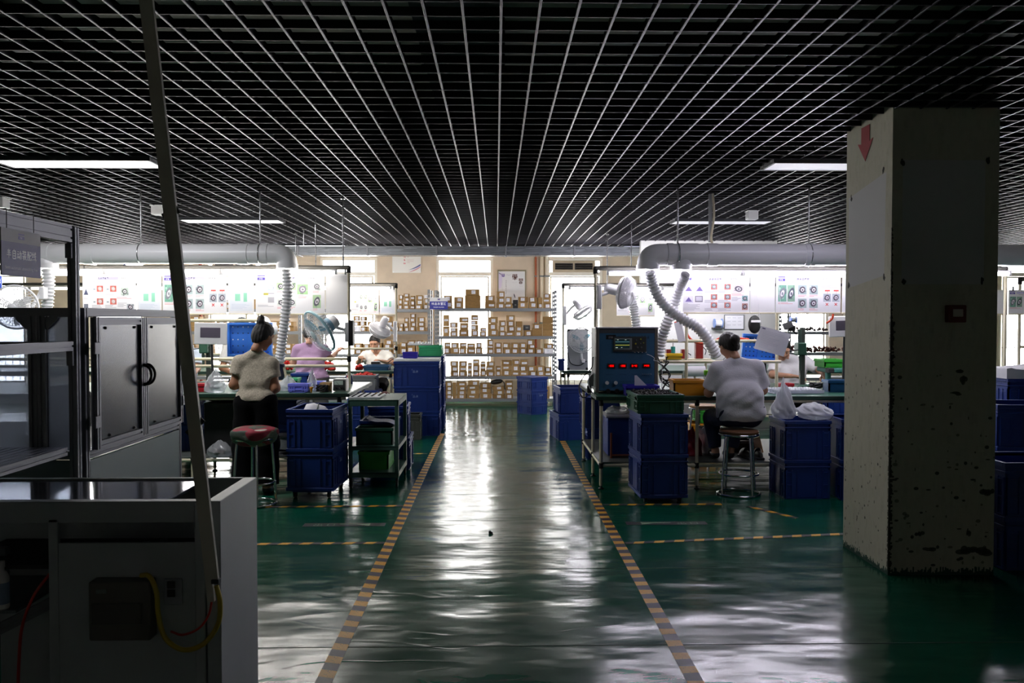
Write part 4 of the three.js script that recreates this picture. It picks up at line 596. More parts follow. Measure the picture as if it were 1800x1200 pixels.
rack('grey slotted shelf rack behind the man facing the camera', -3.463, -1.185, zk, -15.5, LV2, 2.106);
rack('grey slotted shelf rack far behind the standing worker', -5.86, -3.515, zk, -15.5, LV2, 2.045);
rack('grey slotted shelf rack of brown castings behind the drill press', 5.332, 7.168, zk, -15.5, [1.344, 0.961, 0.506], 1.787);
const cardTex = dataTex(128, 128, (u, v) => { const n = 0.9 + 0.16 * (fbm(u, v, 6, 24, 33, 3) - 0.5); return [n, n, n]; }, true);
const cards = ['#a5814f', '#9c7847', '#ae8a58', '#93703f'].map((c) => std(c, 0.85, { map: cardTex }));
const paperTex = canvasTex(64, 64, (c, w, h) => { c.fillStyle = '#e9e8ee'; c.fillRect(0, 0, w, h); c.strokeStyle = '#9a9db0'; c.lineWidth = 2; c.strokeRect(4, 4, 56, 56); for (let y = 14; y < 58; y += 9) { c.fillStyle = '#a9acbc'; c.fillRect(8, y, rr(20, 48), 3); } c.fillStyle = '#8a93b8'; c.fillRect(20, 24, 26, 5); });
const paperMat = std('#ffffff', 0.75, { map: paperTex }), boxGeo = new RoundedBoxGeometry(1, 1, 1, 1, 0.012), labGeo = bx(1, 1, 1);
const ORD = ['first', 'second', 'third', 'fourth', 'fifth', 'sixth', 'seventh', 'eighth', 'ninth', 'tenth', 'eleventh', 'twelfth', 'thirteenth', 'fourteenth', 'fifteenth', 'sixteenth'];
const LVN = ['top', 'second', 'third', 'fourth', 'bottom'];
// stacks: [first pixel column, last, then heights from the shelf upward; W white box, N no paper, w wide label]
function stacks(rackName, lv, names, rows, K = 15 / 1453) {
  rows.forEach((row, li) => row.split('|').forEach((s, si) => {
    const [xs, ...hs] = s.trim().split(' '), [a, b] = xs.split('-').map(Number), n = hs.length; let y = lv[li];
    hs.forEach((hh, k) => {
      const h = parseFloat(hh) * K, kind = hh.replace(/[\d.]/g, ''), shrink = k ? rr(0.88, 1) : 1, w = (b - a) * K * shrink, dp = Math.min(0.42, Math.max(0.14, w * rr(0.9, 1.5))), jog = k ? rr(-0.5, 0.5) * (b - a) * K * (1 - shrink) : 0;
      const where = n === 1 ? 'single' : k === 0 ? 'lowest' : k === n - 1 ? 'topmost' : k === 1 ? 'middle' : 'upper middle';
      const t = thing('carton', `${kind.includes('W') ? 'white' : kind.includes('N') ? 'plain brown' : 'brown'} carton, ${where} of ${ORD[si]} stack, ${names[li]} shelf, ${rackName}`, 'carton', [((a + b) / 2 - 872.3) * K + jog, y, zk - 0.02 - dp / 2 - rr(0, 0.03)], rr(-0.05, 0.05), 'cartons on the shelf racks');
      const m = part(t, 'box', boxGeo, kind.includes('W') ? M.paper : kind.includes('D') ? M.darkGrey : cards[rnd() * 4 | 0]); m.scale.set(w - 0.004, h - 0.002, dp); m.position.y = h / 2;
      if (!kind.includes('N') && !kind.includes('D')) { const lw = Math.min(w * 0.52, 0.072) * (kind.includes('w') ? 1.3 : 1), lh = Math.min(h * 0.66, 0.07) * (kind.includes('w') ? 0.55 : rr(0.85, 1)); const l = part(t, 'paper_label', labGeo, paperMat); l.scale.set(lw, lh, 0.0015); l.position.set(rr(-0.12, 0.15) * w, h * rr(0.42, 0.55), dp / 2 + 0.0008); l.rotation.z = rr(-0.06, 0.06); }
      y += h;
    });
  }));
}
stacks('aisle end rack', LV, LVN, [
  '780-795 11.5 11.2|798-814.6 10.8 9.2|817.3-844.4 22.7N 11|852.7-870.5 11.3w 11|872.9-887.4 9 9.2 11.3|888.9-901 9.2w 10.6|911.5-929 11 9|930-945.5 10 9.5|945.7-954 9 10N|955.5-969 9 8.5w 8',
  '779-789.7 17.3 20w|790.8-804.8 7.6 7 9.7|807-823.8 11.4w 12w 10.3w|828-841 10.3 9.7 7.6 9.7w|843.5-855 8.5 6.4w|857.7-875.4 11.3 11.3 11.3|876.8-889.6 8.5 9.2 9.9|890.3-905.9 7.8w 9.2 9.9 9.9|906.6-919.3 8.5 8.5 9.2N|921.4-935 10.6|935.6-954 12.7N 9.2|954.7-973 10.6N 12N 12N',
  '781-791.8 10.3 9.2w|792.4-807 10.3 8.7|808-820 10.3 9w|820.5-836 10.3w 7.6w|836.5-848 10.3 9|856-867.6 8.5 6.4w 9.9|869-882.5 9.9 9.2|884.6-898 9.9 9.2|898.8-913 9.9 9.2|913.7-926.4 9.9 9.2|927-941 9.2 6.4 9.2|942-954.7 9.2|957-973 9.2W 8.5',
  '792-805.7 8.7 8.7 8.7|806.5-821 8.7 8.7w 8.7|821.8-830 6 10w 7w|830.8-843.6 9.3 10.5 9.3w|844-854 10 9.3w 6.4w|854.7-869.8 8.7 8.7w 8.2|871.6-881 9.3 8w|881.7-900 10.5 8w 9w|900.7-913.6 8.7w 11 8.7|914-928.7 8.7w 9.9 9.9w|929-944 8.7 9.3|944.5-958.5 8.7 9.3|958.7-971 8.2w 7.5',
  '783-794 7 7.6 7 8|795-801.6 28N|802.2-819.7 7 7.6 6.4 8.2w|820.5-843 7w 8.2 8.2w 8.2|843.8-864 9.3 9 9.3|865.8-887.6 7 8.2 6|888.5-902 8.2 7 6 9.3w|956-966.7 21N']);
stacks('rack behind round white fan', LV2, LVN, [
  '655-668 8 8 8|670-684 8 8|685-698 8 7|700.8-708.4 7.6 9.2 8|709.5-719.8 7 7 6.5 6.5|721.4-729.5 6.5w 8.7 8.1w|731-744 7 8.7 8.7|745.8-754 8.7 10 6W',
  '621-632 9W 9 9|633.5-644 9 9 8|645.5-657 9 8|658-673 9 9|676-691 9 8 9|692-700.5 8 7|702-709.5 7 6.5|710-718.7 7 8 8.7|721-731 8 8 7 7.6|733-748.5 8 8 8.7|750-757 7',
  '622-637 9 10|639-651 9 9|652-672 10 9|674-689 9 8 8|690-701 9 8|702-715 12 8|716-730 15 9|732-745 15 9',
  '640-655 8 8|657-670 8 8|672-686 8 7|688-700 8 8']);
stacks('rack behind standing worker', LV2, LVN, [
  '320-336 9 8|340-352 9 9|356-372 9 8 8|376-390 9 9|395-412 9 8|418-432 9 8|438-452 9 9|457-472 9 8|478-494 9 8|500-516 9 9',
  '318-334 9 9|338-356 9 9 8|360-376 9 8|382-398 9 9|404-420 9 8|430-446 9 9|452-470 9 8 8|476-492 9 9|500-518 9 8',
  '330-348 9 9|356-374 9 9|440-458 9 8|470-490 9 9|498-516 9 9']);
// other things on the racks
{
  const t = thing('tape_reel_case', 'black upright case between cartons on the top shelf of the aisle end rack', 'case', [(906.5 - 872.3) * 15 / 1453, LV[0], -15.12]); part(t, 'case_body', rb(0.09, 0.15, 0.12, 0, 0.075, 0, 0.008, 2), M.black); part(t, 'case_badge', rb(0.03, 0.02, 0.004, 0, 0.06, 0.061, 0.002), M.grey); part(t, 'side_knob', rot(cy(0.02, 0.02, 0.02, 0, 0, 0, 12), 0, 0, Math.PI / 2).translate(-0.053, 0.07, 0), M.darkGrey);
  const b = thing('dark_case', 'small dark case on a low carton of the second shelf', 'case', [(926.5 - 872.3) * 15 / 1453, LV[1] + 10.6 * 15 / 1453, -15.13], 0.1); part(b, 'case_body', rb(0.115, 0.09, 0.1, 0, 0.045, 0, 0.006), M.darkGrey); part(b, 'case_label', rb(0.05, 0.03, 0.002, 0, 0.045, 0.051, 0.001), M.grey);
  const bag = new THREE.SphereGeometry(0.16, 20, 14), p = bag.attributes.position; for (let i = 0; i < p.count; i++) { const x = p.getX(i), y = p.getY(i), z = p.getZ(i), k = 1 + 0.25 * (fbm(x + 1, y + z + 1, 5, 5, 4, 3) - 0.5); p.setXYZ(i, x * k * 0.72, y * k * 0.3 + x * 0.1, z * k * 0.5); } bag.computeVertexNormals();
  const q = thing('black_bag', 'black bag slumped over the bottom shelf cartons of the aisle end rack', 'bag', [(873 - 872.3) * 15 / 1453, LV[4] + 22 * 15 / 1453 + 0.075, -15.09]); part(q, 'bag_cloth', bag, M.black); part(q, 'bag_strap', tube([[0.1, 0.03, 0.07], [0.14, -0.02, 0.09], [0.15, -0.1, 0.07], [0.16, -0.14, 0.07]], 0.008, 16, 6), M.black);
  // small iron castings on the far rack
  const cm = [std('#5d2d1e', 0.7), std('#6b3524', 0.7), std('#4a3a30', 0.7)], cg = [rb(0.05, 0.03, 0.05, 0, 0.015, 0, 0.008), merge([cy(0.025, 0.025, 0.02, 0, 0.01, 0, 10), cy(0.012, 0.012, 0.04, 0, 0.02, 0, 8)]), rb(0.07, 0.022, 0.035, 0, 0.011, 0, 0.008)];
  let im = new THREE.InstancedMesh(cg[1], cm[1], 240); im.name = 'iron_castings'; const m = new THREE.Matrix4(), qq = new THREE.Quaternion(), yb = 0.961, yt = 1.344;
  for (let i = 0; i < 240; i++) { const up = i > 170; const x = rr(5.405, 7.062), heap = up ? 0.05 : 0.04 + 0.07 * Math.max(0, tnoise((x - 5) / 2, 0.5, 5, 3, 8)); qq.setFromEuler(new THREE.Euler(rr(-0.6, 0.6), rr(0, 6), rr(-0.6, 0.6))); m.compose(V(x, (up ? yt : yb) + 0.005 + rr(0, heap), rr(-15.06, -15.4)), qq, V(1, 1, 1).multiplyScalar(rr(0.8, 1.2))); im.setMatrixAt(i, m); im.setColorAt(i, new THREE.Color(up ? '#5a574f' : ['#ffffff', '#c9a493', '#8a6a5c'][i % 3])); }
  im.userData = { label: 'loose brown iron castings heaped on the far rack shelves', category: 'castings', kind: 'stuff' }; scene.add(im);
}
// aisle sign on the rack
{
  const st = canvasTex(512, 320, (c, w, h) => { c.fillStyle = '#d9d8de'; c.fillRect(0, 0, w, h); c.fillStyle = '#2a2f97'; c.fillRect(0, 105, w, h - 105); c.fillStyle = '#4a438e'; c.fillRect(225, 30, 66, 10); c.fillRect(225, 46, 66, 26); c.strokeStyle = '#eeeef6'; [...'样品放置区'].forEach((ch, i) => glyph(c, ch, 50 + i * 84, 130, 76, 10)); c.fillStyle = '#eeeef6'; c.font = 'bold 38px sans-serif'; c.textAlign = 'center'; c.fillText('Sample Lay Area', w / 2, 272, 350); });
  const t = thing('hanging_sign', 'blue and white sign with white characters hung before the rack posts', 'sign', [-1.027, 1.855, -14.86]);
  part(t, 'sign_board', bx(0.325, 0.215, 0.006), [M.white, M.white, M.white, M.white, std('#ffffff', 0.5, { map: st }), M.white]);
  for (const s of [-0.006, 0.006]) part(t, 'cord', rod([s * 10, 0.107, 0], [s, 1.0, 0], 0.003, 6), M.white);
  const s2 = canvasTex(256, 200, (c, w, h) => { c.fillStyle = '#2b46a6'; c.fillRect(0, 0, w, h); c.strokeStyle = '#f0f0f6'; glyph(c, '三', 110, 30, 70, 11); glyph(c, '线', 180, 30, 70, 11); c.fillStyle = '#dcdff0'; c.fillRect(120, 140, 110, 12); });
  const u = thing('hanging_sign', 'bright blue line sign peeking out behind the near hanging sign', 'sign', [-5.119, 1.922, -8.45]); part(u, 'sign_board', bx(0.27, 0.15, 0.006), [M.white, M.white, M.white, M.white, std('#ffffff', 0.5, { map: s2 }), M.white]); for (const x of [-0.1, 0.1]) part(u, 'cord', rod([x, 0.07, 0], [x, LT - 1.922 - 0.024, -0.1], 0.002, 5), M.white);
}
// pictures and pipes on the back wall
{
  const art = canvasTex(512, 600, (c, w, h) => {
    c.fillStyle = '#d7d8dc'; c.fillRect(0, 0, w, h); c.fillStyle = 'rgba(205,196,224,.9)'; c.beginPath(); c.moveTo(0, 40); c.lineTo(90, 40); c.lineTo(60, 300); c.lineTo(0, 330); c.fill();
    c.strokeStyle = '#3b3440'; c.lineWidth = 9; c.beginPath(); c.moveTo(10, 40); c.quadraticCurveTo(40, 60, 70, 70); c.stroke(); c.fillStyle = '#7a6aa6'; for (let i = 0; i < 26; i++) { c.beginPath(); c.ellipse(90 + rr(-26, 34), 84 + rr(-24, 24), 9, 6, rnd() * 3, 0, 7); c.fill(); } c.strokeStyle = '#8c86a8'; c.lineWidth = 4; c.beginPath(); c.moveTo(150, 78); c.bezierCurveTo(180, 66, 200, 96, 236, 70); c.stroke();
    c.strokeStyle = '#4a1f14'; glyph(c, '學', 262, 60, 108, 12); glyph(c, '習', 378, 140, 96, 12);
    c.strokeStyle = '#5c5a62'; for (let i = 0; i < 9; i++) scribble(c, 140, 170 + i * 28, 20, 1); c.strokeStyle = '#a8a5b2'; for (let i = 0; i < 7; i++) scribble(c, 70, 180 + i * 26, 14, 1); scribble(c, 270, 205, 12, 5, 1.6); c.strokeStyle = '#b0a49c'; scribble(c, 400, 270, 12, 5);
    c.fillStyle = '#b9bccb'; c.beginPath(); c.moveTo(330, 600); c.lineTo(390, 500); c.lineTo(450, 600); c.fill(); c.fillStyle = '#2e3034'; c.beginPath(); c.ellipse(310, 450, 9, 40, -0.3, 0, 7); c.fill();
  });
  const t = thing('framed_print', 'framed ink print with two brown characters on the back wall', 'picture', [0.302, 2.186, -15.975]), w = 0.55, h = 0.68;
  part(t, 'print_sheet', bx(w - 0.03, h - 0.03, 0.008), [M.white, M.white, M.white, M.white, std('#ffffff', 0.6, { map: art }), M.white]); part(t, 'frame', [rb(w, 0.03, 0.025, 0, h / 2 - 0.015, 0, 0.004), rb(w, 0.02, 0.025, 0, -h / 2 + 0.01, 0, 0.004), rb(0.02, h - 0.05, 0.025, w / 2 - 0.01, 0, 0, 0.004), rb(0.02, h - 0.05, 0.025, -w / 2 + 0.01, 0, 0, 0.004)], std('#8d8468', 0.5));
  const po = canvasTex(512, 340, (c, w, h) => { c.fillStyle = '#e8e6e2'; c.fillRect(0, 0, w, h); c.strokeStyle = '#c9485a'; for (let i = 0; i < 3; i++) scribble(c, 200, 30 + i * 56, 46, 1); c.strokeStyle = '#c88a90'; scribble(c, 262, 24, 36, 1); scribble(c, 262, 100, 12, 9); scribble(c, 262, 126, 12, 9); scribble(c, 262, 150, 12, 4); const q = (col, dy, k) => { c.fillStyle = col; c.beginPath(); c.moveTo(290, 290 + dy); c.quadraticCurveTo(420, 240 + dy, 505, 180 + dy); c.lineTo(505, 180 + dy + k); c.quadraticCurveTo(420, 265 + dy, 290, 290 + dy); c.fill(); }; q('#3f4a86', 0, 26); q('#c9b6d8', 30, 18); q('#cf8f86', 44, 14); });
  for (const [x, l] of [[718, 'pale notice with red characters and blue swoosh on the back wall'], [205, 'pale notice with blue and red swoosh behind the pipe near the glazed cabinet']]) { const n = thing('wall_notice', l, 'notice', [-1.721 + (x - 718) * 15.96 / 1453, 2.646, -15.985]); part(n, 'notice_sheet', bx(0.55, 0.36, 0.012), [M.white, M.white, M.white, M.white, std('#ffffff', 0.6, { map: po }), M.white]); for (const [a, b] of [[-1, -1], [1, -1], [-1, 1], [1, 1]]) part(n, 'fixing_screw', rot(cy(0.008, 0.008, 0.006, 0, 0, 0, 8), Math.PI / 2).translate(a * 0.25, b * 0.16, 0.008), M.steel); }
  for (const [px, r, c, l] of [[932, 0.022, '#9c4a20', 'thin rust red pipe running up the back wall by the print'], [942.5, 0.035, '#d8c9b0', 'cream pipe running up the back wall beside the red one'], [952, 0.045, '#ded2be', 'wide cream pipe next to the louvred window'], [346, 0.03, '#8f3520', 'red brown pipe on the back wall behind the white screen']]) { const q = thing('wall_pipe', l, 'pipe', [-9.433 + px * 15.9 / 1453, 0, -15.93]); part(q, 'pipe_run', cy(r, r, 2.8, 0, 1.4, 0, 14), std(c, 0.5)); for (const y of [0.6, 1.5, 2.4]) part(q, 'pipe_clip', rb(r * 2.4, 0.03, r * 2.4, 0, y, -0.005, 0.004), M.grey); }
}

// ---------- fans ----------
function fan(label, pos, axis, R, o = {}) {       // pos: hub centre; axis: the way it blows; wall plate at o.mount
  const t = thing('wall_fan', label, 'fan', pos), A = V(...axis).normalize(), q = new THREE.Quaternion().setFromUnitVectors(V(0, 0, 1), A), Q = (g) => g.applyQuaternion(q);
  const shell = o.shell ?? M.whiteGloss, rim = o.rim ?? shell, wire = o.wire ?? shell;
  part(t, 'guard_rim', Q(new THREE.TorusGeometry(R, R * 0.045, 8, 40).scale(1, 1, 1.6)), rim);
  const cage = (dz, bulge) => { const g = [], nw = o.dense ? 84 : 36; for (let i = 0; i < nw; i++) { const a = i / nw * Math.PI * 2, c = Math.cos(a), s = Math.sin(a), tw = 0.25, c2 = Math.cos(a + tw), s2 = Math.sin(a + tw); g.push(tube([[c * R, s * R, 0], [Math.cos(a + tw * 0.5) * R * 0.75, Math.sin(a + tw * 0.5) * R * 0.75, dz * 0.85], [c2 * R * 0.2, s2 * R * 0.2, dz]], o.dense ? 0.0034 : 0.0026, 5, 4)); } for (const k of [0.35, 0.6, 0.82]) g.push(new THREE.TorusGeometry(R * k, 0.0024, 4, 32).translate(0, 0, dz * (1.02 - 0.16 * k))); return merge(g); };
  part(t, 'front_cage', Q(cage(0.075)), wire); part(t, 'rear_cage', Q(cage(-0.05)), wire);
  part(t, 'centre_cap', Q(rot(lathe([[0, 0.012], [R * 0.16, 0.01], [R * 0.2, 0], [R * 0.2, -0.008], [0, -0.008]], 20), Math.PI / 2).translate(0, 0, 0.076)), o.cap ?? shell);
  const sh = new THREE.Shape(); sh.moveTo(0.02, 0); sh.bezierCurveTo(R * 0.3, R * 0.32, R * 0.8, R * 0.42, R * 0.86, R * 0.1); sh.bezierCurveTo(R * 0.8, -R * 0.1, R * 0.3, -R * 0.06, 0.02, -0.01);
  for (let i = 0; i < 3; i++) { const g = new THREE.ExtrudeGeometry(sh, { depth: 0.003, bevelEnabled: false, curveSegments: 8 }); g.rotateX(0.4); g.rotateZ(i * Math.PI * 2 / 3 + 0.4); part(t, 'fan_blade', Q(g), o.blade ?? M.clear); }
  part(t, 'motor_housing', Q(rot(lathe([[0, 0], [R * 0.2, 0.005], [R * 0.32, 0.03], [R * 0.31, 0.13], [R * 0.27, 0.165], [0, 0.175]], 24), -Math.PI / 2).translate(0, 0, -0.045)), shell);
  if (o.band) part(t, 'motor_band', Q(rot(lathe([[R * 0.322, 0.03], [R * 0.335, 0.045], [R * 0.335, 0.075], [R * 0.318, 0.09]], 24), -Math.PI / 2).translate(0, 0, -0.045)), o.band);
  if (o.mount) { const b = A.clone().multiplyScalar(-0.13), m = o.mount; part(t, 'arm', tube([b.toArray(), [b.x * 0.6 + m[0] * 0.4, b.y - 0.03, b.z * 0.6 + m[2] * 0.4], [m[0], m[1], m[2]]], 0.017, 14, 10), shell); part(t, 'mount_plate', rb(0.05, o.plate ?? 0.2, 0.09, m[0] + 0.02 * (m[0] > 0 ? 1 : -1), m[1] - 0.02, m[2], 0.012, 2), shell); if (o.back) part(t, 'backing_pad', rb(0.045, 0.26, 0.12, m[0] + 0.06, m[1] - 0.03, m[2], 0.006), M.black); }
  return t;
}
const blueClear = phys('#a9d3e2', 0.2, { transmission: 0.45, thickness: 0, side: THREE.DoubleSide }), frost = phys('#f2f2f4', 0.3, { transmission: 0.35, thickness: 0, side: THREE.DoubleSide });
const f1 = [-1.764, 1.442, -8.3];
fan('large fan with pale blue rim on the post behind the standing worker', f1, [-0.66, -0.5, 0.5], 0.225, { rim: std('#a8d4de', 0.35), wire: M.white, band: std('#8fb4cf', 0.4), blade: blueClear, mount: [-1.536 - f1[0], 1.452 - f1[1], -0.18], back: true, cap: std('#d9ecef', 0.3) });
const f2 = [-1.666, 1.419, -11.9];
fan('round white fan tilted over the man facing the camera', f2, [-0.42, -0.72, -0.35], 0.165, { dense: true, blade: M.whiteGloss, mount: [-1.477 - f2[0], 1.411 - f2[1], -0.08], plate: 0.3 });
const f3 = [1.267, 1.829, -8.1];
fan('white violet lit fan on the post above the test instrument', f3, [0.86, -0.2, 0.45], 0.165, { dense: true, blade: M.whiteGloss, mount: [1.034 - f3[0], 1.8 - f3[1], -0.05], plate: 0.24 });
const f4 = [1.247, 1.673, -11.9];
fan('far white fan seen edge on against the bright window', f4, [0.5, -0.75, 0.1], 0.16, { dense: true, blade: M.whiteGloss, mount: [1.013 - f4[0], 1.64 - f4[1], -0.08], plate: 0.28 });
const f5 = [-4.423, 1.672, -7.7];
fan('wide caged fan showing behind the upper frame beam', f5, [0.15, -0.1, 1], 0.2, { wire: M.white, blade: frost, mount: [0.02, 0.16, -0.4], plate: 0.12 });
const f6 = [1.169, 1.278, -11.32];
fan('pale wire fan standing against the grey board on the far bench', f6, [0.1, 0.05, 1], 0.17, { wire: M.white, blade: blueClear, mount: [0.02, -0.27, -0.12], plate: 0.05 });

// ---------- the test instrument ----------
{
  const x0 = 0.939, x1 = 1.532, y0 = 0.858, y1 = 1.486, w = x1 - x0, h = y1 - y0, dp = 0.36, t = thing('test_instrument', 'tall blue and grey test instrument with green screen and four red digital displays', 'instrument', [(x0 + x1) / 2, y0, -7.78 - dp / 2]);
  part(t, 'case', [rb(w, h - 0.03, dp - 0.03, 0, h / 2 + 0.008, -0.015, 0.008), rb(w - 0.06, 0.012, dp - 0.1, 0, 0.006, 0, 0.003)], std('#43464c', 0.45));
  part(t, 'top_cover', rb(w + 0.004, 0.016, dp, 0, h - 0.008, 0, 0.004), std('#9d9aa6', 0.35));
  for (const s of [-1, 1]) part(t, 'side_frame', rb(0.032, h - 0.02, 0.03, s * (w / 2 - 0.018), h / 2, dp / 2 - 0.014, 0.008, 2), std('#7b7671', 0.4, { metalness: 0.4 }));
  part(t, 'header_strip', rb(w - 0.07, 0.034, 0.024, 0, h - 0.04, dp / 2 - 0.014, 0.003), std('#4b4d55', 0.4));
  const fx = (px) => 1.235 * 0 + (px - 1102) * 7.78 / 1453, fy = (py) => (698 - py) * 7.78 / 1453 - 0.012, fz = dp / 2 - 0.006;
  const face = canvasTex(512, 560, (c, W, H) => { c.fillStyle = '#33658a'; c.fillRect(0, 0, W, H); for (let i = 0; i < 300; i++) { c.fillStyle = 'rgba(255,255,255,.012)'; c.fillRect(rnd() * W, rnd() * H, 60, 2); } c.fillStyle = '#14131c'; c.fillRect(62, 22, 92, 44); c.fillStyle = '#a59aa6'; c.font = 'bold 26px sans-serif'; c.fillText('ITB', 86, 56); c.strokeStyle = '#173046'; scribble(c, 172, 30, 28, 10, 1.06); c.strokeStyle = '#1d4460'; for (const x of [62, 186, 306, 420]) scribble(c, x, 400, 10, 6); for (let i = 0; i < 6; i++) scribble(c, 60 + i * 62, 468, 11, 4); });
  part(t, 'front_face', bx(w - 0.07, fy(588) - fy(690), 0.012, 0, (fy(588) + fy(690)) / 2, fz - 0.004), [M.black, M.black, M.black, M.black, std('#ffffff', 0.42, { map: face }), M.black]);
  const sc = part(t, 'oscilloscope', rb(0.315, 0.145, 0.02, fx(1107), fy(608.5), fz + 0.006, 0.005), std('#3a3d40', 0.4));
  part(sc, 'screen_bezel', rb(0.165, 0.108, 0.008, fx(1095), fy(608), fz + 0.018, 0.003), std('#8d9596', 0.4));
  const scr = canvasTex(256, 160, (c, W, H) => { c.fillStyle = '#0b1c20'; c.fillRect(0, 0, W, H); c.fillStyle = '#7fb6c4'; c.fillRect(0, 44, W, 5); c.fillStyle = '#c6c24a'; c.fillRect(0, 100, W, 9); c.fillStyle = '#d5e8d8'; c.fillRect(6, 144, 40, 10); c.fillRect(100, 144, 26, 7); c.fillRect(30, 6, 30, 6); c.fillRect(170, 6, 30, 6); c.fillStyle = '#2c4a4e'; for (let i = 1; i < 8; i++) c.fillRect(i * 32, 14, 1, 124); });
  part(sc, 'screen', bx(0.135, 0.084, 0.003, fx(1093.5), fy(607.5), fz + 0.0235), [M.black, M.black, M.black, M.black, std('#000000', 0.3, { emissive: '#ffffff', emissiveMap: scr, emissiveIntensity: 0.55 }), M.black]);
  for (const [px, py, r, c] of [[1117, 607.5, 0.008, '#c8b83a'], [1126, 599.5, 0.007, '#b7b83c'], [1131, 606, 0.005, '#a8b040'], [1121, 614, 0.008, '#5d6163'], [1127.5, 614, 0.008, '#5d6163'], [1118, 601, 0.005, '#70757a'], [1126, 607, 0.005, '#70757a']]) part(sc, 'scope_knob', rot(cy(r, r, 0.014, 0, 0, 0, 14), Math.PI / 2).translate(fx(px), fy(py), fz + 0.02), std(c, 0.45));
  for (let i = 0; i < 4; i++) part(sc, 'probe_plug', rod([fx(1112 + i * 6.6), fy(621), fz + 0.014], [fx(1115 + i * 6.6), fy(622.5), fz + 0.045], 0.005, 8), M.steel);
  const seg = (c, x, y, s, d) => { const S = { 0: 'abcdef', 1: 'bc', 2: 'abged', 4: 'fgbc', 6: 'afgedc', 8: 'abcdefg', 9: 'abcdfg', '-': 'g' }[d], L = { a: [0, 0, 1, 0], b: [1, 0, 1, 1], c: [1, 1, 1, 2], d: [0, 2, 1, 2], e: [0, 1, 0, 2], f: [0, 0, 0, 1], g: [0, 1, 1, 1] }; c.lineWidth = s * 0.24; for (const k of S) { const l = L[k]; c.beginPath(); c.moveTo(x + l[0] * s, y + l[1] * s); c.lineTo(x + l[2] * s, y + l[3] * s); c.stroke(); } };
  [['-000', 1074.5], ['-000', 1095], ['0-40', 1115.5], ['24099', 1137]].forEach(([txt, px]) => {
    const tx = canvasTex(192, 96, (c, W, H) => { c.fillStyle = '#140202'; c.fillRect(0, 0, W, H); c.strokeStyle = '#ff2a22'; const n = txt.length, s = n > 4 ? 20 : 24; [...txt].forEach((d, i) => seg(c, 20 + i * (W - 40) / n, 24, s, d)); });
    const p = part(t, 'digital_display', rb(0.073, 0.042, 0.012, fx(px), fy(646.5), fz + 0.004, 0.003), M.black); part(p, 'display_window', bx(0.062, 0.031, 0.002, fx(px), fy(646.5), fz + 0.0112), [M.black, M.black, M.black, M.black, std('#000000', 0.3, { emissive: '#ff3020', emissiveMap: tx, emissiveIntensity: 2.2 }), M.black]);
  });
  for (const px of [1067, 1082.5]) { part(t, 'terminal_knob', rot(cy(0.017, 0.017, 0.02, 0, 0, 0, 18), Math.PI / 2).translate(fx(px), fy(676.5), fz + 0.01), M.white); part(t, 'dark_knob', rot(cy(0.02, 0.022, 0.026, 0, 0, 0, 18), Math.PI / 2).translate(fx(px + 2), fy(691), fz + 0.012), M.rubber); }
  for (let i = 0; i < 5; i++) part(t, 'toggle_switch', rod([fx(1129.5 + i * 3.6), fy(663.5), fz], [fx(1129.5 + i * 3.6), fy(661), fz + 0.022], 0.0035, 8), M.steel);
  single('probe_lead', 'thin pale probe lead dangling from the instrument scope plugs', 'lead', tube([[1.408, 1.235, -7.7], [1.451, 1.219, -7.7], [1.483, 1.193, -7.7], [1.472, 1.176, -7.7], [1.504, 1.171, -7.7], [1.542, 1.139, -7.7], [1.558, 0.86, -7.72]], 0.003, 40, 6), M.paper);
  const cl = thing('cable_bundle', 'tangled leads and small power box hanging beside the test instrument', 'cables', [0.91, 0, -7.8]);
  part(cl, 'lead', tube([[-0.02, 0.86, 0.05], [-0.1, 0.83, 0.1], [-0.13, 0.92, 0.05], [-0.08, 1.02, 0], [0.0, 1.1, -0.05], [0.02, 1.2, -0.1]], 0.006, 40, 6), M.black); part(cl, 'lead', tube([[0.0, 0.86, 0.06], [-0.05, 0.98, 0.06], [0.015, 1.05, 0.0], [0.02, 0.92, 0.0]], 0.005, 30, 6), M.white); part(cl, 'plug_block', rb(0.04, 0.07, 0.05, -0.03, 0.9, 0.02, 0.008), M.rubber); part(cl, 'power_box', rb(0.05, 0.12, 0.06, 0.0, 0.98, -0.1, 0.008), M.grey);
}

// ---------- things on and around the benches ----------
const BY = 0.857;
const bin = (label, w, h, l, x, y, z, mat, o = {}) => crate(o.name ?? 'plastic_bin', label, [w, h, l], [x, y, z], o.turn ?? 0, mat, { ribs: o.ribs ?? false, cat: 'bin' });
function softBag(name, label, mat, [w, h, d], pos, s, spike = 0) {   // crumpled film bag, knotted at the top when spike is set
  const g = new THREE.SphereGeometry(1, 36, 26), p = g.attributes.position;
  for (let i = 0; i < p.count; i++) { let x = p.getX(i), y = p.getY(i), z = p.getZ(i); const n = 1 + 0.5 * (fbm(x * 0.5 + 0.5, y * 0.5 + z * 0.23 + 0.6, 6, 6, s, 3) - 0.5) + 0.16 * Math.abs(fbm(z * 0.5 + 0.5, x * 0.4 + y * 0.3 + 0.7, 12, 12, s + 5, 2) - 0.5); if (spike && y > 0) { const k = 1 - 0.75 * y * y; x *= k; z *= k; y *= 1 + spike * y; } y = Math.max(y * n, -0.55); p.setXYZ(i, x * n * w / 2, (y + 0.55) * h / (1.55 + spike * 0.8), z * n * d / 2); }
  g.computeVertexNormals(); return single(name, label, 'bag', g, mat, pos);
}
bin('small red bin on the standing workers bench next to the clear bags', 0.135, 0.08, 0.11, -2.873, BY, -8.12, M.red);
softBag('plastic_bag', 'clear plastic bag slumped beside the small red bin', M.film, [0.2, 0.2, 0.18], [-2.717, BY, -8.04], 3, 0.3);
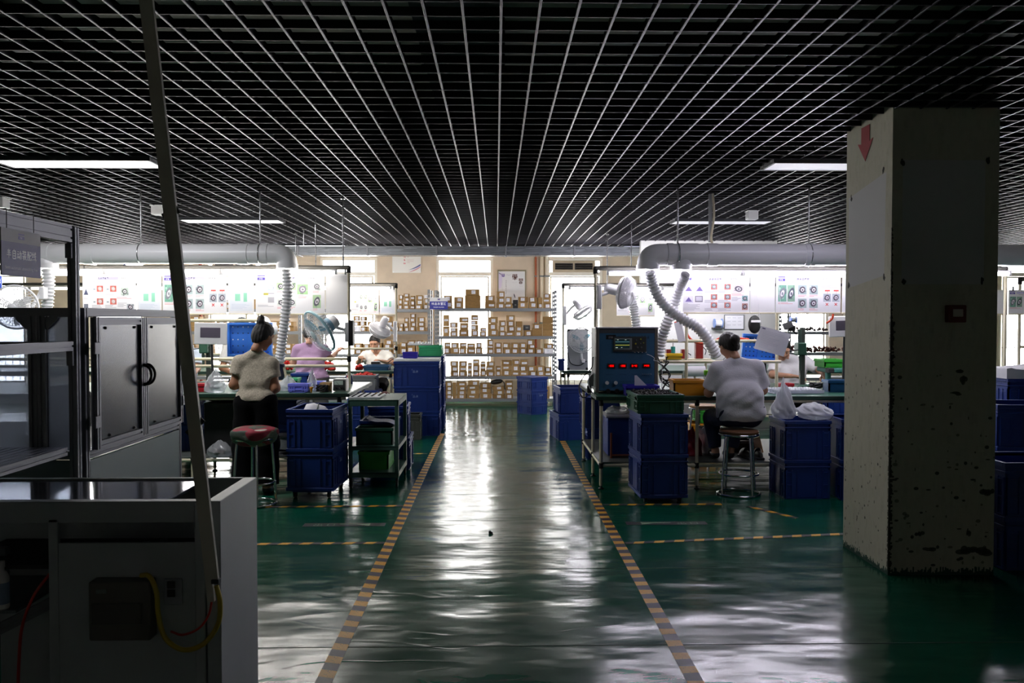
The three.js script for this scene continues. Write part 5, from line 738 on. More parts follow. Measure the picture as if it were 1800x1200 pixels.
softBag('plastic_bag', 'clear crumpled bag right beside the standing worker elbow', M.film, [0.16, 0.16, 0.16], [-2.538, BY, -8.22], 8, 0.2);
softBag('paper_bag', 'white crumpled paper bag behind the pale blue violet bin', M.bag, [0.2, 0.14, 0.16], [-2.065, BY, -8.2], 12, 0.1);
bin('pale blue violet bin at the front of the standing workers bench', 0.2, 0.085, 0.12, -1.903, BY, -8.03, M.periwinkle, { ribs: true });
softBag('plastic_bag', 'tall clear bag standing behind the pale blue violet bin', M.film, [0.1, 0.2, 0.1], [-1.821, BY, -8.2], 21, 0.6);
bin('second pale violet bin hidden behind the tall clear bag', 0.12, 0.08, 0.12, -1.792, BY, -8.4, M.periwinkle);
{ const t = thing('small_carton', 'open brown carton draped with black cables on the standing workers bench', 'carton', [-1.67, BY, -8.15]); part(t, 'box', rb(0.1, 0.085, 0.1, 0, 0.0425, 0, 0.003), cards[2]); part(t, 'flap', rot(bx(0.1, 0.003, 0.05, 0, 0, 0.025), 0.6).translate(0, 0.085, 0.05), cards[1]);
  single('cable_heap', 'heap of thin black cables before the open brown carton', 'cables', merge([0, 1, 2, 3, 4].map((i) => tube(Array.from({ length: 9 }, (_, k) => [Math.sin(k * 1.9 + i) * 0.06, 0.008 + 0.03 * ((k + i) % 3), Math.cos(k * 1.3 + i * 2) * 0.035]), 0.004, 50, 5))), M.black, [-1.682, BY, -8.02]);
  single('glue_nozzle', 'small yellow glue nozzle hanging over the bench edge', 'nozzle', lathe([[0, 0], [0.005, 0], [0.016, 0.04], [0.018, 0.055], [0, 0.055]], 12), M.yellow, [-1.773, BY, -7.96]); }
{ const t = thing('analog_meter', 'grey bench meter with needle dial at the bench end', 'meter', [-1.527, BY, -8.15], -0.1); part(t, 'meter_case', rb(0.135, 0.12, 0.11, 0, 0.062, 0, 0.012, 2), std('#c9c8c4', 0.45)); part(t, 'dial_bezel', rb(0.112, 0.1, 0.008, 0, 0.063, 0.056, 0.006), M.darkGrey); part(t, 'dial_face', rb(0.09, 0.042, 0.006, -0.004, 0.084, 0.059, 0.003), std('#b6c8bd', 0.5)); part(t, 'needle', rod([0.0, 0.066, 0.063], [-0.03, 0.098, 0.063], 0.0014, 5), M.black); for (const x of [-0.03, 0.012, 0.036]) part(t, 'meter_knob', rot(cy(0.009, 0.009, 0.016, 0, 0, 0, 12), Math.PI / 2).translate(x, 0.035, 0.064), M.rubber); part(t, 'test_lead', tube([[0.0, 0.04, 0.065], [0.04, 0.02, 0.1], [0.05, 0.03, 0.06], [0.07, 0.01, 0.09]], 0.003, 20, 5), M.black); }
bin('green bin behind the suction nozzle on the standing workers bench', 0.15, 0.085, 0.18, -2.158, BY, -8.8, M.green, {});
bin('dark blue bin behind the green bin near the mauve worker', 0.2, 0.12, 0.2, -2.132, BY, -9.1, M.crateB);
bin('dark blue bin at the bench back below the white screen', 0.24, 0.1, 0.2, -3.369, BY, -8.9, M.crateB);
{ const t = thing('squeeze_bottle', 'white squeeze bottle with red cap beside the bench end post', 'bottle', [-1.581, BY, -8.85]); part(t, 'bottle_body', lathe([[0, 0], [0.026, 0], [0.028, 0.01], [0.028, 0.07], [0.012, 0.085], [0, 0.085]], 16), M.white); part(t, 'bottle_cap', lathe([[0.013, 0.082], [0.012, 0.1], [0.003, 0.115], [0, 0.115]], 12), M.red); }
for (const [px, l] of [[599, 'dark blue bottle nearest the bench meter'], [606, 'dark blue bottle next to the white squeeze bottle']]) { const t = thing('dark_bottle', l, 'bottle', [-5.339 + px * 9.0 / 1453, BY, -9.05]); part(t, 'bottle_body', lathe([[0, 0], [0.02, 0], [0.02, 0.08], [0.01, 0.095], [0, 0.095]], 14), std('#1b2358', 0.3)); part(t, 'bottle_cap', lathe([[0, 0.093], [0.011, 0.093], [0.011, 0.112], [0, 0.112]], 12), M.white); }
function screenPanel(label, px0, px1, py0, py1, x0, x1, y0, y1, z, tilt, yBase) {
  const w = x1 - x0, h = y1 - y0, t = thing('display_screen', label, 'screen', [(x0 + x1) / 2, (y0 + y1) / 2, z]);
  part(t, 'panel', rot(rb(w, h, 0.03, 0, 0, 0, 0.008, 2), 0, 0, tilt), M.white); part(t, 'dark_screen', rot(rb(w * 0.62, h * 0.47, 0.004, 0, 0.01, 0.016, 0.002), 0, 0, tilt), std('#5c5664', 0.25)); part(t, 'support_arm', [rod([0, 0, -0.02], [0, yBase - (y0 + y1) / 2 + 0.01, -0.05], 0.012, 10), rb(0.12, 0.012, 0.1, 0, yBase - (y0 + y1) / 2 + 0.006, -0.05, 0.003)], M.darkGrey); return t;
}
screenPanel('white framed dark screen hung above the small red bin', 0, 0, 0, 0, -3.048, -2.723, 1.307, 1.527, -8.42, -0.02, BY);
screenPanel('white framed dark screen half hidden by the pillar', 0, 0, 0, 0, 3.391, 3.733, 1.384, 1.596, -8.36, 0.03, BY);
function fixture(label, x0, x1, y0, y1, z, turn, yBase) {
  const w = x1 - x0, h = y1 - y0, t = thing('perforated_fixture', label, 'fixture', [(x0 + x1) / 2, y0, z], 0), R = (g) => rot(g, 0, 0, turn);
  part(t, 'backplate', R(rb(w, h, 0.012, 0, h / 2, 0, 0.004)), M.fixtureBlue); part(t, 'border', [rb(w, 0.025, 0.05, 0, h - 0.0125, 0.02, 0.003), rb(w, 0.025, 0.05, 0, 0.0125, 0.02, 0.003), rb(0.025, h - 0.05, 0.05, w / 2 - 0.0125, h / 2, 0.02, 0.003), rb(0.025, h - 0.05, 0.05, -w / 2 + 0.0125, h / 2, 0.02, 0.003)].map(R), M.fixtureBlue); part(t, 'raised_plate', R(rb(w * 0.42, h * 0.6, 0.02, w * 0.15, h * 0.36, 0.022, 0.004)), M.fixtureBlue);
  const hole = rot(cy(0.0065, 0.0065, 0.003, 0, 0, 0, 10), Math.PI / 2); for (let i = 0; i < 8; i++) for (let j = 0; j < 5; j++) { const on = i > 3 && j < 3.5; part(t, 'plate_hole', R(hole.clone().translate(-w / 2 + 0.05 + i * (w - 0.09) / 7, 0.045 + j * (h - 0.09) / 4, i * (w - 0.09) / 7 > w * 0.4 && i * (w - 0.09) / 7 < w * 0.83 && j * (h - 0.09) / 4 < h * 0.56 ? 0.033 : 0.0075)), hash(i, j, 3) < 0.35 ? M.paper : std('#0d2450', 0.6)); }
  if (yBase !== undefined) part(t, 'stand', [rb(0.03, y0 - yBase, 0.03, -w * 0.2, (yBase - y0) / 2, -0.02, 0.004), rb(0.03, y0 - yBase, 0.03, w * 0.2, (yBase - y0) / 2, -0.02, 0.004), rb(w * 0.6, 0.012, 0.12, 0, yBase - y0 + 0.006, -0.02, 0.003)], M.darkGrey);
  return t;
}
fixture('large blue perforated fixture plate before the standing worker', -2.825, -2.36, 1.171, 1.526, -8.78, 0, BY);
fixture('blue perforated fixture plate tilted behind the seated worker', 2.551, 2.926, 1.134, 1.404, -8.58, -0.06, BY);
{ // round white lamp heads
  const t = thing('task_lamp', 'three round white lamp heads above the blue fixture plate', 'lamp', [-2.52, BY, -9.1]); const hd = lathe([[0.015, 0.1], [0.03, 0.095], [0.075, 0.02], [0.078, 0], [0.07, 0.004], [0.02, 0.08], [0, 0.085]], 20);
  for (const [px, py, a, b] of [[461, 562, 0.2, 1.2], [447, 576, 0.5, 2.0], [473, 572, 0.1, 1.4]]) { const m = part(t, 'lamp_head', hd, M.whiteGloss); m.position.set((px - 463) * 9 / 1453, 5 - BY + 0 - py * 9 / 1453, 0.02); m.rotation.set(b * 0.2 + 1.25, 0, a); }
  part(t, 'lamp_stem', [rod([0, 0, 0], [0, 0.66, -0.02], 0.012, 10), rod([-0.1, 0.6, 0], [0.07, 0.66, 0], 0.008, 8), lathe([[0, 0], [0.07, 0], [0.07, 0.01], [0, 0.015]], 18)], M.whiteGloss);
}
function press(label, x, z, mat, hCol, yHead) {
  const t = thing('bench_press', label, 'press', [x, BY, z]); part(t, 'column', rb(0.05, hCol, 0.05, 0, hCol / 2, 0, 0.006), std('#343934', 0.5)); part(t, 'press_base', rb(0.17, 0.03, 0.2, 0, 0.015, 0.03, 0.008, 2), mat); part(t, 'press_head', rb(0.09, 0.13, 0.14, -0.03, yHead, 0.03, 0.015, 2), mat); part(t, 'ram', [cy(0.012, 0.012, 0.16, -0.04, yHead - 0.14, 0.06, 10), cy(0.018, 0.014, 0.05, -0.04, yHead - 0.1, 0.06, 12), cy(0.02, 0.02, 0.14, -0.04, yHead + 0.13, 0.04, 12)], std('#3b4a42', 0.4)); part(t, 'lever', [rod([0.02, yHead, 0.05], [-0.16, yHead - 0.02, 0.12], 0.006, 8), sp(0.014, -0.16, yHead - 0.02, 0.12)], M.darkGrey); return t;
}
press('green arbor press below the white screen by the worker in white', -3.142, -9.1, M.pressGreen, 0.44, 0.4);
press('dark green drill press in front of the leaning man', 3.17, -8.5, M.pressGreen, 0.62, 0.4);
{ const t = thing('inspection_camera', 'black inspection camera with small screen on the drill press column', 'camera', [3.003, 1.469, -8.4], -0.3); part(t, 'camera_body', rb(0.07, 0.06, 0.08, 0.02, 0, 0, 0.01, 2), M.black); part(t, 'tilted_screen', rot(rb(0.1, 0.07, 0.012, 0, 0, 0, 0.004), -0.3, 0, 0.35).translate(-0.02, 0.03, 0.05), M.darkGrey); part(t, 'bracket', rod([0.03, -0.02, -0.03], [0.07, -0.06, -0.07], 0.01, 8), M.darkGrey); const rl = thing('wire_reel', 'small blue wire reel above the inspection camera', 'reel', [3.111, 1.556, -8.6]); part(rl, 'reel_flange', [rot(cy(0.036, 0.036, 0.006, 0, 0, 0, 18), 0, 0, Math.PI / 2).translate(-0.03, 0, 0), rot(cy(0.036, 0.036, 0.006, 0, 0, 0, 18), 0, 0, Math.PI / 2).translate(0.03, 0, 0)], std('#3f6fd0', 0.4)); part(rl, 'wound_wire', rot(cy(0.024, 0.024, 0.054, 0, 0, 0, 16), 0, 0, Math.PI / 2), M.grey); part(rl, 'reel_arm', rod([0, 0, 0], [0.02, 1.621 - 1.556, 0.38], 0.005, 6), M.steel); }
bin('deep purple bin in front of the test instrument holding folded paper', 0.315, 0.095, 0.2, 1.345, BY, -7.65, M.purple);
{ const s = new THREE.Shape([[0, 0], [0.12, 0.0], [0.02, 0.1], [0.0, 0.1]].map((p) => new THREE.Vector2(...p))); const g = new THREE.ExtrudeGeometry(s, { depth: 0.002, bevelEnabled: false }), g2 = g.clone(); g2.rotateY(0.5); single('folded_paper', 'folded white paper standing up out of the purple bin', 'paper', [g, g2], M.paper, [1.287, 0.94, -7.65]); }
bin('amber yellow bin on the bench beside the seated worker', 0.31, 0.145, 0.21, 1.784, BY, -7.68, M.yellow, { ribs: false });
{ const t = thing('clear_jar', 'clear jar with lime green lid beside the seated worker', 'jar', [2.075, BY, -8.05]); part(t, 'jar_wall', lathe([[0, 0.002], [0.042, 0.002], [0.045, 0.012], [0.045, 0.14], [0.036, 0.155], [0.036, 0.16]], 22), M.clear); part(t, 'jar_lid', lathe([[0, 0.205], [0.036, 0.205], [0.04, 0.2], [0.04, 0.158], [0, 0.158]], 22), std('#7fcf1e', 0.4)); }
{ const t = thing('paper_roll', 'white paper roll on a dark stand behind the amber bin', 'roll', [2.087, BY, -8.62]); part(t, 'roll_body', rot(cy(0.055, 0.055, 0.2, 0, 0, 0, 24), 0, 0, Math.PI / 2).translate(0, 0.16, 0), M.paper); part(t, 'roll_stand', [rb(0.02, 0.16, 0.06, -0.112, 0.08, 0, 0.003), rb(0.02, 0.16, 0.06, 0.112, 0.08, 0, 0.003), rb(0.25, 0.02, 0.14, 0, 0.01, 0, 0.004), rot(cy(0.01, 0.01, 0.24, 0, 0, 0, 10), 0, 0, Math.PI / 2).translate(0, 0.16, 0)], M.benchEdge); }
single('cable_heap', 'black cables looping down between the instrument and the amber bin', 'cables', merge([0, 1, 2, 3, 4, 5].map((i) => tube(Array.from({ length: 8 }, (_, k) => [Math.sin(k * 1.4 + i * 1.1) * 0.05 + k * 0.008, Math.max(0.014, 0.3 - k * 0.045 + 0.04 * Math.sin(i * 2 + k)), Math.cos(k * 1.1 + i * 2) * 0.04]), 0.006, 50, 6))), M.black, [1.628, BY, -8.05]);
single('paper_sheet', 'white papers lying on the bench beside the amber bin', 'paper', [rot(bx(0.14, 0.004, 0.1), 0, 0.2).translate(0, 0.002, 0), rot(bx(0.1, 0.02, 0.08, 0.06, 0.014, -0.04), 0, -0.1)], M.paper, [1.59, BY, -7.86]);
{ // hanging page
  const g = new THREE.BoxGeometry(0.3, 0.23, 0.002, 14, 10, 1), p = g.attributes.position; for (let i = 0; i < p.count; i++) { const x = p.getX(i), y = p.getY(i); p.setZ(i, p.getZ(i) + 0.014 * Math.sin(x * 14 + 1) + 0.01 * Math.sin(y * 18 + x * 6)); } g.rotateZ(-0.27); g.computeVertexNormals();
  const tx = canvasTex(256, 200, (c, w, h) => { c.fillStyle = '#eceaf1'; c.fillRect(0, 0, w, h); c.fillStyle = '#c9cad6'; for (let y = 30; y < 180; y += 13) c.fillRect(30, y, rr(60, 190), 2); c.fillStyle = '#6d6a8a'; c.fillRect(16, 10, 26, 9); });
  const t = thing('hanging_page', 'tilted white page hanging before the blue fixture and the leaning man', 'paper', [2.699, 1.346, -8.02]); part(t, 'page_sheet', g, std('#ffffff', 0.8, { map: tx, side: THREE.DoubleSide })); for (const x of [-0.12, 0.1]) part(t, 'string', rod([x, 0.11 - x * 0.27, 0.0], [x, RT - 1.346 - 0.025, -0.16], 0.0018, 5), M.white);
}
bin('small red tray between the seated worker and the drill press', 0.15, 0.05, 0.12, 2.968, BY, -8.42, M.red);
{ const t = thing('blister_tray', 'clear plastic blister tray lying at the bench front by the drill press', 'tray', [2.851, BY, -7.92], 0.12); part(t, 'tray_sheet', [rb(0.5, 0.006, 0.34, 0, 0.004, 0, 0.002), rb(0.5, 0.03, 0.008, 0, 0.016, 0.166, 0.002), rb(0.5, 0.03, 0.008, 0, 0.016, -0.166, 0.002)], M.bag); const cup = lathe([[0.016, 0], [0.022, 0.03], [0.019, 0.032], [0, 0.032]], 10); for (let i = 0; i < 9; i++) for (let j = 0; j < 6; j++) part(t, 'blister_cup', cup, M.bag).position.set(-0.215 + i * 0.054, 0.006, -0.135 + j * 0.054); }
bin('teal blue bin on the bench next to the pillar', 0.24, 0.115, 0.17, 3.32, BY, -7.98, M.teal);
single('cable_heap', 'black wiring and plugs heaped beside the teal bin', 'cables', merge([0, 1, 2, 3, 4, 5].map((i) => tube(Array.from({ length: 9 }, (_, k) => [Math.sin(k * 2.1 + i) * 0.07, 0.012 + 0.055 * ((k * 7 + i * 3) % 5) / 5, Math.cos(k * 1.3 + i * 2) * 0.05]), 0.008, 44, 6))), M.black, [3.249, BY, -8.3]);
{ const t = thing('green_crate', 'bright green shallow crate on the clamp stand behind the drill press', 'crate', [3.631, BY + 0.19, -8.9]); const [b, r] = crateParts(0.26, 0.085, 0.3, false); part(t, 'crate_body', b, M.greenLeaf); part(t, 'crate_rim', r, M.greenLeaf);
  const c = thing('clamp_frame', 'pale teal bench clamp frame beside the leaning man hand', 'clamp', [3.704, BY, -8.88]); part(c, 'clamp_arm', [rb(0.3, 0.05, 0.34, -0.02, 0.16, 0, 0.015, 2), rb(0.045, 0.16, 0.07, 0.105, 0.08, 0, 0.012, 2), rb(0.045, 0.16, 0.07, -0.14, 0.08, 0.08, 0.012, 2)], M.clampTeal); part(c, 'dark_jaw', rb(0.06, 0.052, 0.1, -0.145, 0.16, 0.14, 0.008), M.darkGrey); }
// second rank of the instrument bench
for (const [px, w, h, z, l] of [[1168, 0.07, 0.1, -8.72, 'small red brown power block closest to the ribbed hose'], [1195, 0.07, 0.1, -8.72, 'small red brown power block above the yellow tray'], [1222, 0.08, 0.18, -8.75, 'tall red brown power block beside the bench upright']]) { const t = thing('power_block', l, 'power supply', [-5.161 + px * 8.7 / 1453, 1.125, z]); part(t, 'block_case', rb(w, h, 0.08, 0, h / 2 + 0.02, 0, 0.006, 2), M.redBox); part(t, 'block_cable', tube([[w / 2, h * 0.8, 0.02], [w / 2 + 0.03, h * 0.6, 0.03], [w / 2 + 0.02, 0.06, 0.03]], 0.005, 16, 6), M.black); }
{ const s = thing('instrument_shelf', 'narrow cream shelf carrying red brown blocks behind the instrument', 'shelf', [1.972, 0, -8.75]); const y = 1.125; part(s, 'shelf_board', rb(0.6, 0.02, 0.2, 0, y + 0.01, 0, 0.004), M.cream); for (const x of [-0.26, 0.26]) part(s, 'shelf_leg', rod([x, BY, 0], [x, y, 0], 0.014, 10), M.cream); }
bin('yellow shallow bin on the narrow cream shelf', 0.17, 0.06, 0.1, 1.865, 1.125 + 0.02, -8.645, std('#e0b414', 0.4));
{ const t = thing('teal_motor', 'small teal motor standing between the red brown blocks', 'motor', [1.868, 1.125 + 0.08, -8.69]); part(t, 'motor_body', cy(0.025, 0.025, 0.07, 0, 0.035, 0, 16), std('#2c8f86', 0.4)); part(t, 'motor_shaft', cy(0.005, 0.005, 0.11, 0, 0.1, 0, 8), M.steel); }
single('air_line', 'bright orange air line looping along the bench rail behind the seated worker', 'hose', tube([[1.823, 1.527, -8.42], [1.922, 1.521, -8.42], [1.963, 1.395, -8.42], [2.021, 1.337, -8.42], [2.113, 1.314, -8.42], [2.253, 1.349, -8.42], [2.357, 1.401, -8.42], [2.473, 1.372, -8.42], [2.59, 1.355, -8.42]], 0.011, 70, 8), M.orange);
single('air_line', 'short orange air line dropping from the board beside the pillar screen', 'hose', tube([[3.388, 1.624, -8.25], [3.382, 1.567, -8.26], [3.342, 1.522, -8.3]], 0.01, 20, 8), M.orange);
single('paper_tag', 'long white paper tag hanging beside the hose pair', 'tag', rot(rb(0.075, 0.2, 0.003, 0, -0.1, 0, 0.001), 0, 0, 0.22), M.paper, [1.813, 1.533, -8.22]);
{ const t = thing('wire_spool', 'wire spool held on a bracket against the pale partition', 'spool', [3.552, 1.505, -13.16]); part(t, 'spool_flange', [rot(cy(0.075, 0.075, 0.012, 0, 0, 0, 20), 0, 0, Math.PI / 2).translate(-0.06, 0, 0), rot(cy(0.075, 0.075, 0.012, 0, 0, 0, 20), 0, 0, Math.PI / 2).translate(0.06, 0, 0)], std('#7f9bd2', 0.4)); part(t, 'spool_core', rot(cy(0.05, 0.05, 0.11, 0, 0, 0, 18), 0, 0, Math.PI / 2), M.white); part(t, 'spool_bracket', [rb(0.18, 0.02, 0.12, 0, -0.08, -0.01, 0.003)], M.darkGrey);
  const wb = thing('white_sheet', 'framed white sheet with small writing on the pale partition', 'notice', [3.827, 1.523, -13.225]); part(wb, 'sheet_face', bx(0.3, 0.22, 0.01), [M.paper, M.paper, M.paper, M.paper, std('#ffffff', 0.7, { map: canvasTex(256, 192, (c, w, h) => { c.fillStyle = '#e7e8ee'; c.fillRect(0, 0, w, h); c.strokeStyle = '#8a8f9c'; for (let j = 0; j < 3; j++) for (let i = 0; i < 3; i++) scribble(c, 30 + i * 74, 30 + j * 50, 11, 4); }) }), M.paper]); part(wb, 'sheet_frame', [rb(0.32, 0.012, 0.016, 0, 0.114, 0, 0.003), rb(0.32, 0.012, 0.016, 0, -0.114, 0, 0.003), rb(0.012, 0.24, 0.016, 0.156, 0, 0, 0.003), rb(0.012, 0.24, 0.016, -0.156, 0, 0, 0.003)], M.grey); }
{ const t = thing('welding_shield', 'black face shield hung on the rail above the blue fixture', 'shield', [2.672, 1.509, -8.5]); part(t, 'shield_shell', (() => { const g = new THREE.SphereGeometry(0.07, 20, 14, 0, Math.PI); g.scale(0.95, 1.35, 0.6); return g; })(), M.black); part(t, 'viewing_band', rb(0.1, 0.025, 0.012, 0, 0.03, 0.042, 0.006, 2), M.paper); part(t, 'hook', rod([0, 0.09, 0], [0, 1.62 - 1.509 + 0.01, 0.3], 0.004, 6), M.steel); }
// second bench rows
const redParts = (label, x, y, z, w, d, n, h) => { const im = new THREE.InstancedMesh(merge([rb(0.03, 0.02, 0.025, 0, 0, 0, 0.006), cy(0.008, 0.008, 0.035, 0, 0, 0, 8)]), std('#d02318', 0.4), n); im.name = numbered('red_plastic_parts'); const m = new THREE.Matrix4(), q = new THREE.Quaternion(); for (let i = 0; i < n; i++) { q.setFromEuler(new THREE.Euler(rr(0, 6), rr(0, 6), rr(0, 6))); const a = rr(-0.5, 0.5), b = rr(-0.5, 0.5); m.compose(V(x + a * w, y + 0.012 + rr(0, h) * (1 - 3 * a * a), z + b * d), q, V(1, 1, 1).multiplyScalar(rr(0.8, 1.3))); im.setMatrixAt(i, m); } im.userData = { label, category: 'plastic parts', kind: 'stuff' }; scene.add(im); };
redParts('heap of red plastic parts on the far bench beside the ribbed hose', -2.916, BY, -11.62, 0.12, 0.2, 70, 0.15); redParts('heap of red plastic parts on the far bench under the blue rimmed fan', -2.354, BY, -11.62, 0.2, 0.2, 90, 0.1); redParts('small heap of red parts beside the shallow blue tray', -1.926, BY, -11.7, 0.09, 0.12, 34, 0.06);
bin('shallow blue tray on the far bench before the man facing the camera', 0.36, 0.07, 0.3, -1.664, BY, -11.62, M.teal);
{ const t = thing('soldering_unit', 'dark soldering unit with a cable behind the shallow blue tray', 'soldering unit', [-1.76, BY, -12.15]); part(t, 'unit_case', rb(0.13, 0.09, 0.14, 0, 0.045, 0, 0.008, 2), M.darkGrey); part(t, 'unit_lid', rb(0.1, 0.006, 0.1, 0, 0.093, 0, 0.002), M.paper); part(t, 'iron_cable', tube([[0.06, 0.05, 0.06], [0.16, 0.06, 0.08], [0.24, 0.12, 0.03], [0.3, 0.12, 0], [0.34, 0.03, 0.05]], 0.006, 30, 6), M.black); }
crate('grey_crate', 'light grey crate full of red parts under the far bench end', [0.36, 0.2, 0.3], [-1.767, 0.624, -11.12], 0, std('#7c8084', 0.5), { ribs: true });
redParts('red plastic parts filling the light grey crate', -1.767, 0.77, -11.12, 0.3, 0.24, 150, 0.06);
crate('blue_crate', 'middle blue crate carrying the grey crate of red parts', [0.42, 0.3, 0.36], [-1.759, 0.31, -11.12], 0, M.crateB, {}); crate('blue_crate', 'lowest blue crate under the grey crate of red parts', [0.42, 0.3, 0.36], [-1.759, 0, -11.12], 0, M.crateB, {});
single('crate_cover', 'thin lid between blue crate and grey crate of red parts', 'lid', rb(0.4, 0.012, 0.34, 0, 0.006, 0, 0.003), M.crateDark, [-1.759, 0.6105, -11.12]);
{ const t = thing('leaning_board', 'grey aluminium edged board with taped papers on the far bench', 'board', [1.137, BY, -11.5]); const h = 1.431 - BY; part(t, 'board_panel', rb(0.29, h, 0.02, 0, h / 2, 0, 0.003), std('#a9adb3', 0.45)); part(t, 'taped_paper', bx(0.3, 0.21, 0.003, -0.005, h - 0.13, 0.0125), std('#d5d6da', 0.7)); part(t, 'photo_patch', bx(0.05, 0.07, 0.002, -0.05, h - 0.14, 0.0155), M.grey); for (const x of [-0.13, 0.13]) for (const y of [0.02, h - 0.02]) part(t, 'corner_guard', rb(0.035, 0.035, 0.028, x, y, 0, 0.004), M.rubber); part(t, 'dangling_cord', tube([[-0.14, 0.25, 0.02], [-0.1, 0.1, 0.05], [0.02, 0.07, 0.06], [0.12, 0.13, 0.05]], 0.007, 24, 6), M.black); }
bin('blue bin hooked on the rack end by the leaning board', 0.1, 0.16, 0.1, 0.907, BY, -11.5, M.crate);
for (const [px, w, h, l, mat] of [[1060, 0.2, 0.12, 'dark tool box on the far bench behind the instrument', M.darkGrey], [1270, 0.3, 0.12, 'dark tray of parts on the far bench before the partition', M.darkGrey]]) { const t = thing('tool_box', l, 'tool box', [-7.06 + px * 11.9 / 1453, BY, -11.9]); part(t, 'box_body', rb(w, h, 0.18, 0, h / 2, 0, 0.008, 2), mat); part(t, 'box_handle', tube([[-0.05, h, 0], [-0.04, h + 0.03, 0], [0.04, h + 0.03, 0], [0.05, h, 0]], 0.006, 16, 6), M.steel); }

// ---------- stools and things under the benches ----------
function stool(label, x, z, h, seatMat, R = 0.165, turn = 0.4) {
  const t = thing('stool', label, 'stool', [x, 0, z], turn); part(t, 'seat', lathe([[0, h], [R * 0.92, h], [R, h - 0.008], [R, h - 0.026], [R * 0.96, h - 0.03], [0, h - 0.03]], 30), seatMat); part(t, 'seat_ring', ring(R * 0.97, 0.011, 36).translate(0, h - 0.04, 0), M.chrome);
  for (let i = 0; i < 4; i++) { const a = i * Math.PI / 2, c = Math.cos(a), s = Math.sin(a); part(t, 'leg', tube([[c * R * 0.55, h - 0.035, s * R * 0.55], [c * R * 0.8, h - 0.045, s * R * 0.8], [c * R * 0.88, h - 0.12, s * R * 0.88], [c * R * 1.06, 0.012, s * R * 1.06]], 0.0105, 22, 9), M.chrome); }
  part(t, 'foot_ring', ring(R * 0.98, 0.009, 40).translate(0, 0.19, 0), M.chrome); part(t, 'base_ring', ring(R * 1.06, 0.0105, 40).translate(0, 0.011, 0), M.chrome); return t;
}
const st1 = stool('tall stool with patterned padded cover beside the standing worker', -2.036, -6.98, 0.6, M.black, 0.165);
{ const cv = canvasTex(256, 256, (c, w, h) => { c.fillStyle = '#5d6457'; c.fillRect(0, 0, w, h); for (let i = 0; i < 60; i++) { c.fillStyle = ['#8d2634', '#7a1f2c', '#4c5a4a', '#77745a', '#3f4a40'][i % 5]; c.beginPath(); c.ellipse(rnd() * w, rnd() * h, rr(14, 46), rr(10, 30), rnd() * 3, 0, 7); c.fill(); } c.fillStyle = '#99283a'; for (const [x, y, a, b] of [[70, 100, 26, 44], [96, 78, 20, 26], [40, 70, 16, 20], [150, 60, 30, 24]]) { c.beginPath(); c.ellipse(x, y, a, b, 0.3, 0, 7); c.fill(); } c.fillStyle = '#c9c4b4'; for (const [x, y] of [[74, 84], [190, 90]]) { c.beginPath(); c.ellipse(x, y, 15, 12, 0.2, 0, 7); c.fill(); } for (let i = 0; i < 40; i++) { c.fillStyle = 'rgba(200,195,170,.5)'; c.fillRect(rnd() * w, rnd() * h, 4, 3); } });
  const g = new THREE.SphereGeometry(1, 36, 20), p = g.attributes.position; for (let i = 0; i < p.count; i++) { let x = p.getX(i), y = p.getY(i), z = p.getZ(i); const a = Math.atan2(z, x), sk = 1 + 0.05 * Math.sin(a * 5) + 0.03 * Math.sin(a * 11); const yy = y > 0 ? 0.062 * Math.pow(y, 0.5) : -0.085 * Math.pow(-y, 0.6) * (1 + 0.35 * Math.sin(a * 4 + 1)); p.setXYZ(i, x * 0.19 * (y < 0 ? 1.0 : sk), yy, z * 0.19 * (y < 0 ? 1.0 : sk)); } g.computeVertexNormals();
  part(st1, 'padded_cover', g, std('#ffffff', 0.75, { map: cv })).position.y = 0.6; }
stool('chrome stool under the seated worker in white', 2.162, -7.3, 0.58, M.wood, 0.172);
stool('pale round stool standing below the amber bin', 2.378, -9.42, 0.585, std('#b58a62', 0.5), 0.16, 0.1);
{ const t = thing('waste_bucket', 'white plastic bucket with liner under the bench at the seated worker feet', 'bucket', [2.103, 0.245, -8.1]); part(t, 'bucket_wall', lathe([[0, 0.002], [0.085, 0.002], [0.115, 0.25], [0.118, 0.25], [0.09, -0.0], [0, -0.0]].map((p) => [p[0], p[1] + 0.002]), 28), M.white); part(t, 'liner_fold', (() => { const g = lathe([[0.112, 0.24], [0.118, 0.262], [0.128, 0.25], [0.126, 0.2]], 36), p = g.attributes.position; for (let i = 0; i < p.count; i++) { const a = Math.atan2(p.getZ(i), p.getX(i)); p.setY(i, p.getY(i) + 0.012 * Math.sin(a * 7) + 0.006 * Math.sin(a * 17)); } g.computeVertexNormals(); return g; })(), M.bag); }
softBag('red_bag', 'red plastic bag under the bench behind the dolly crates', phys('#a3203a', 0.4, { transmission: 0.15, thickness: 0 }), [0.2, 0.26, 0.2], [1.908, 0.245, -7.98], 31, 0.2);
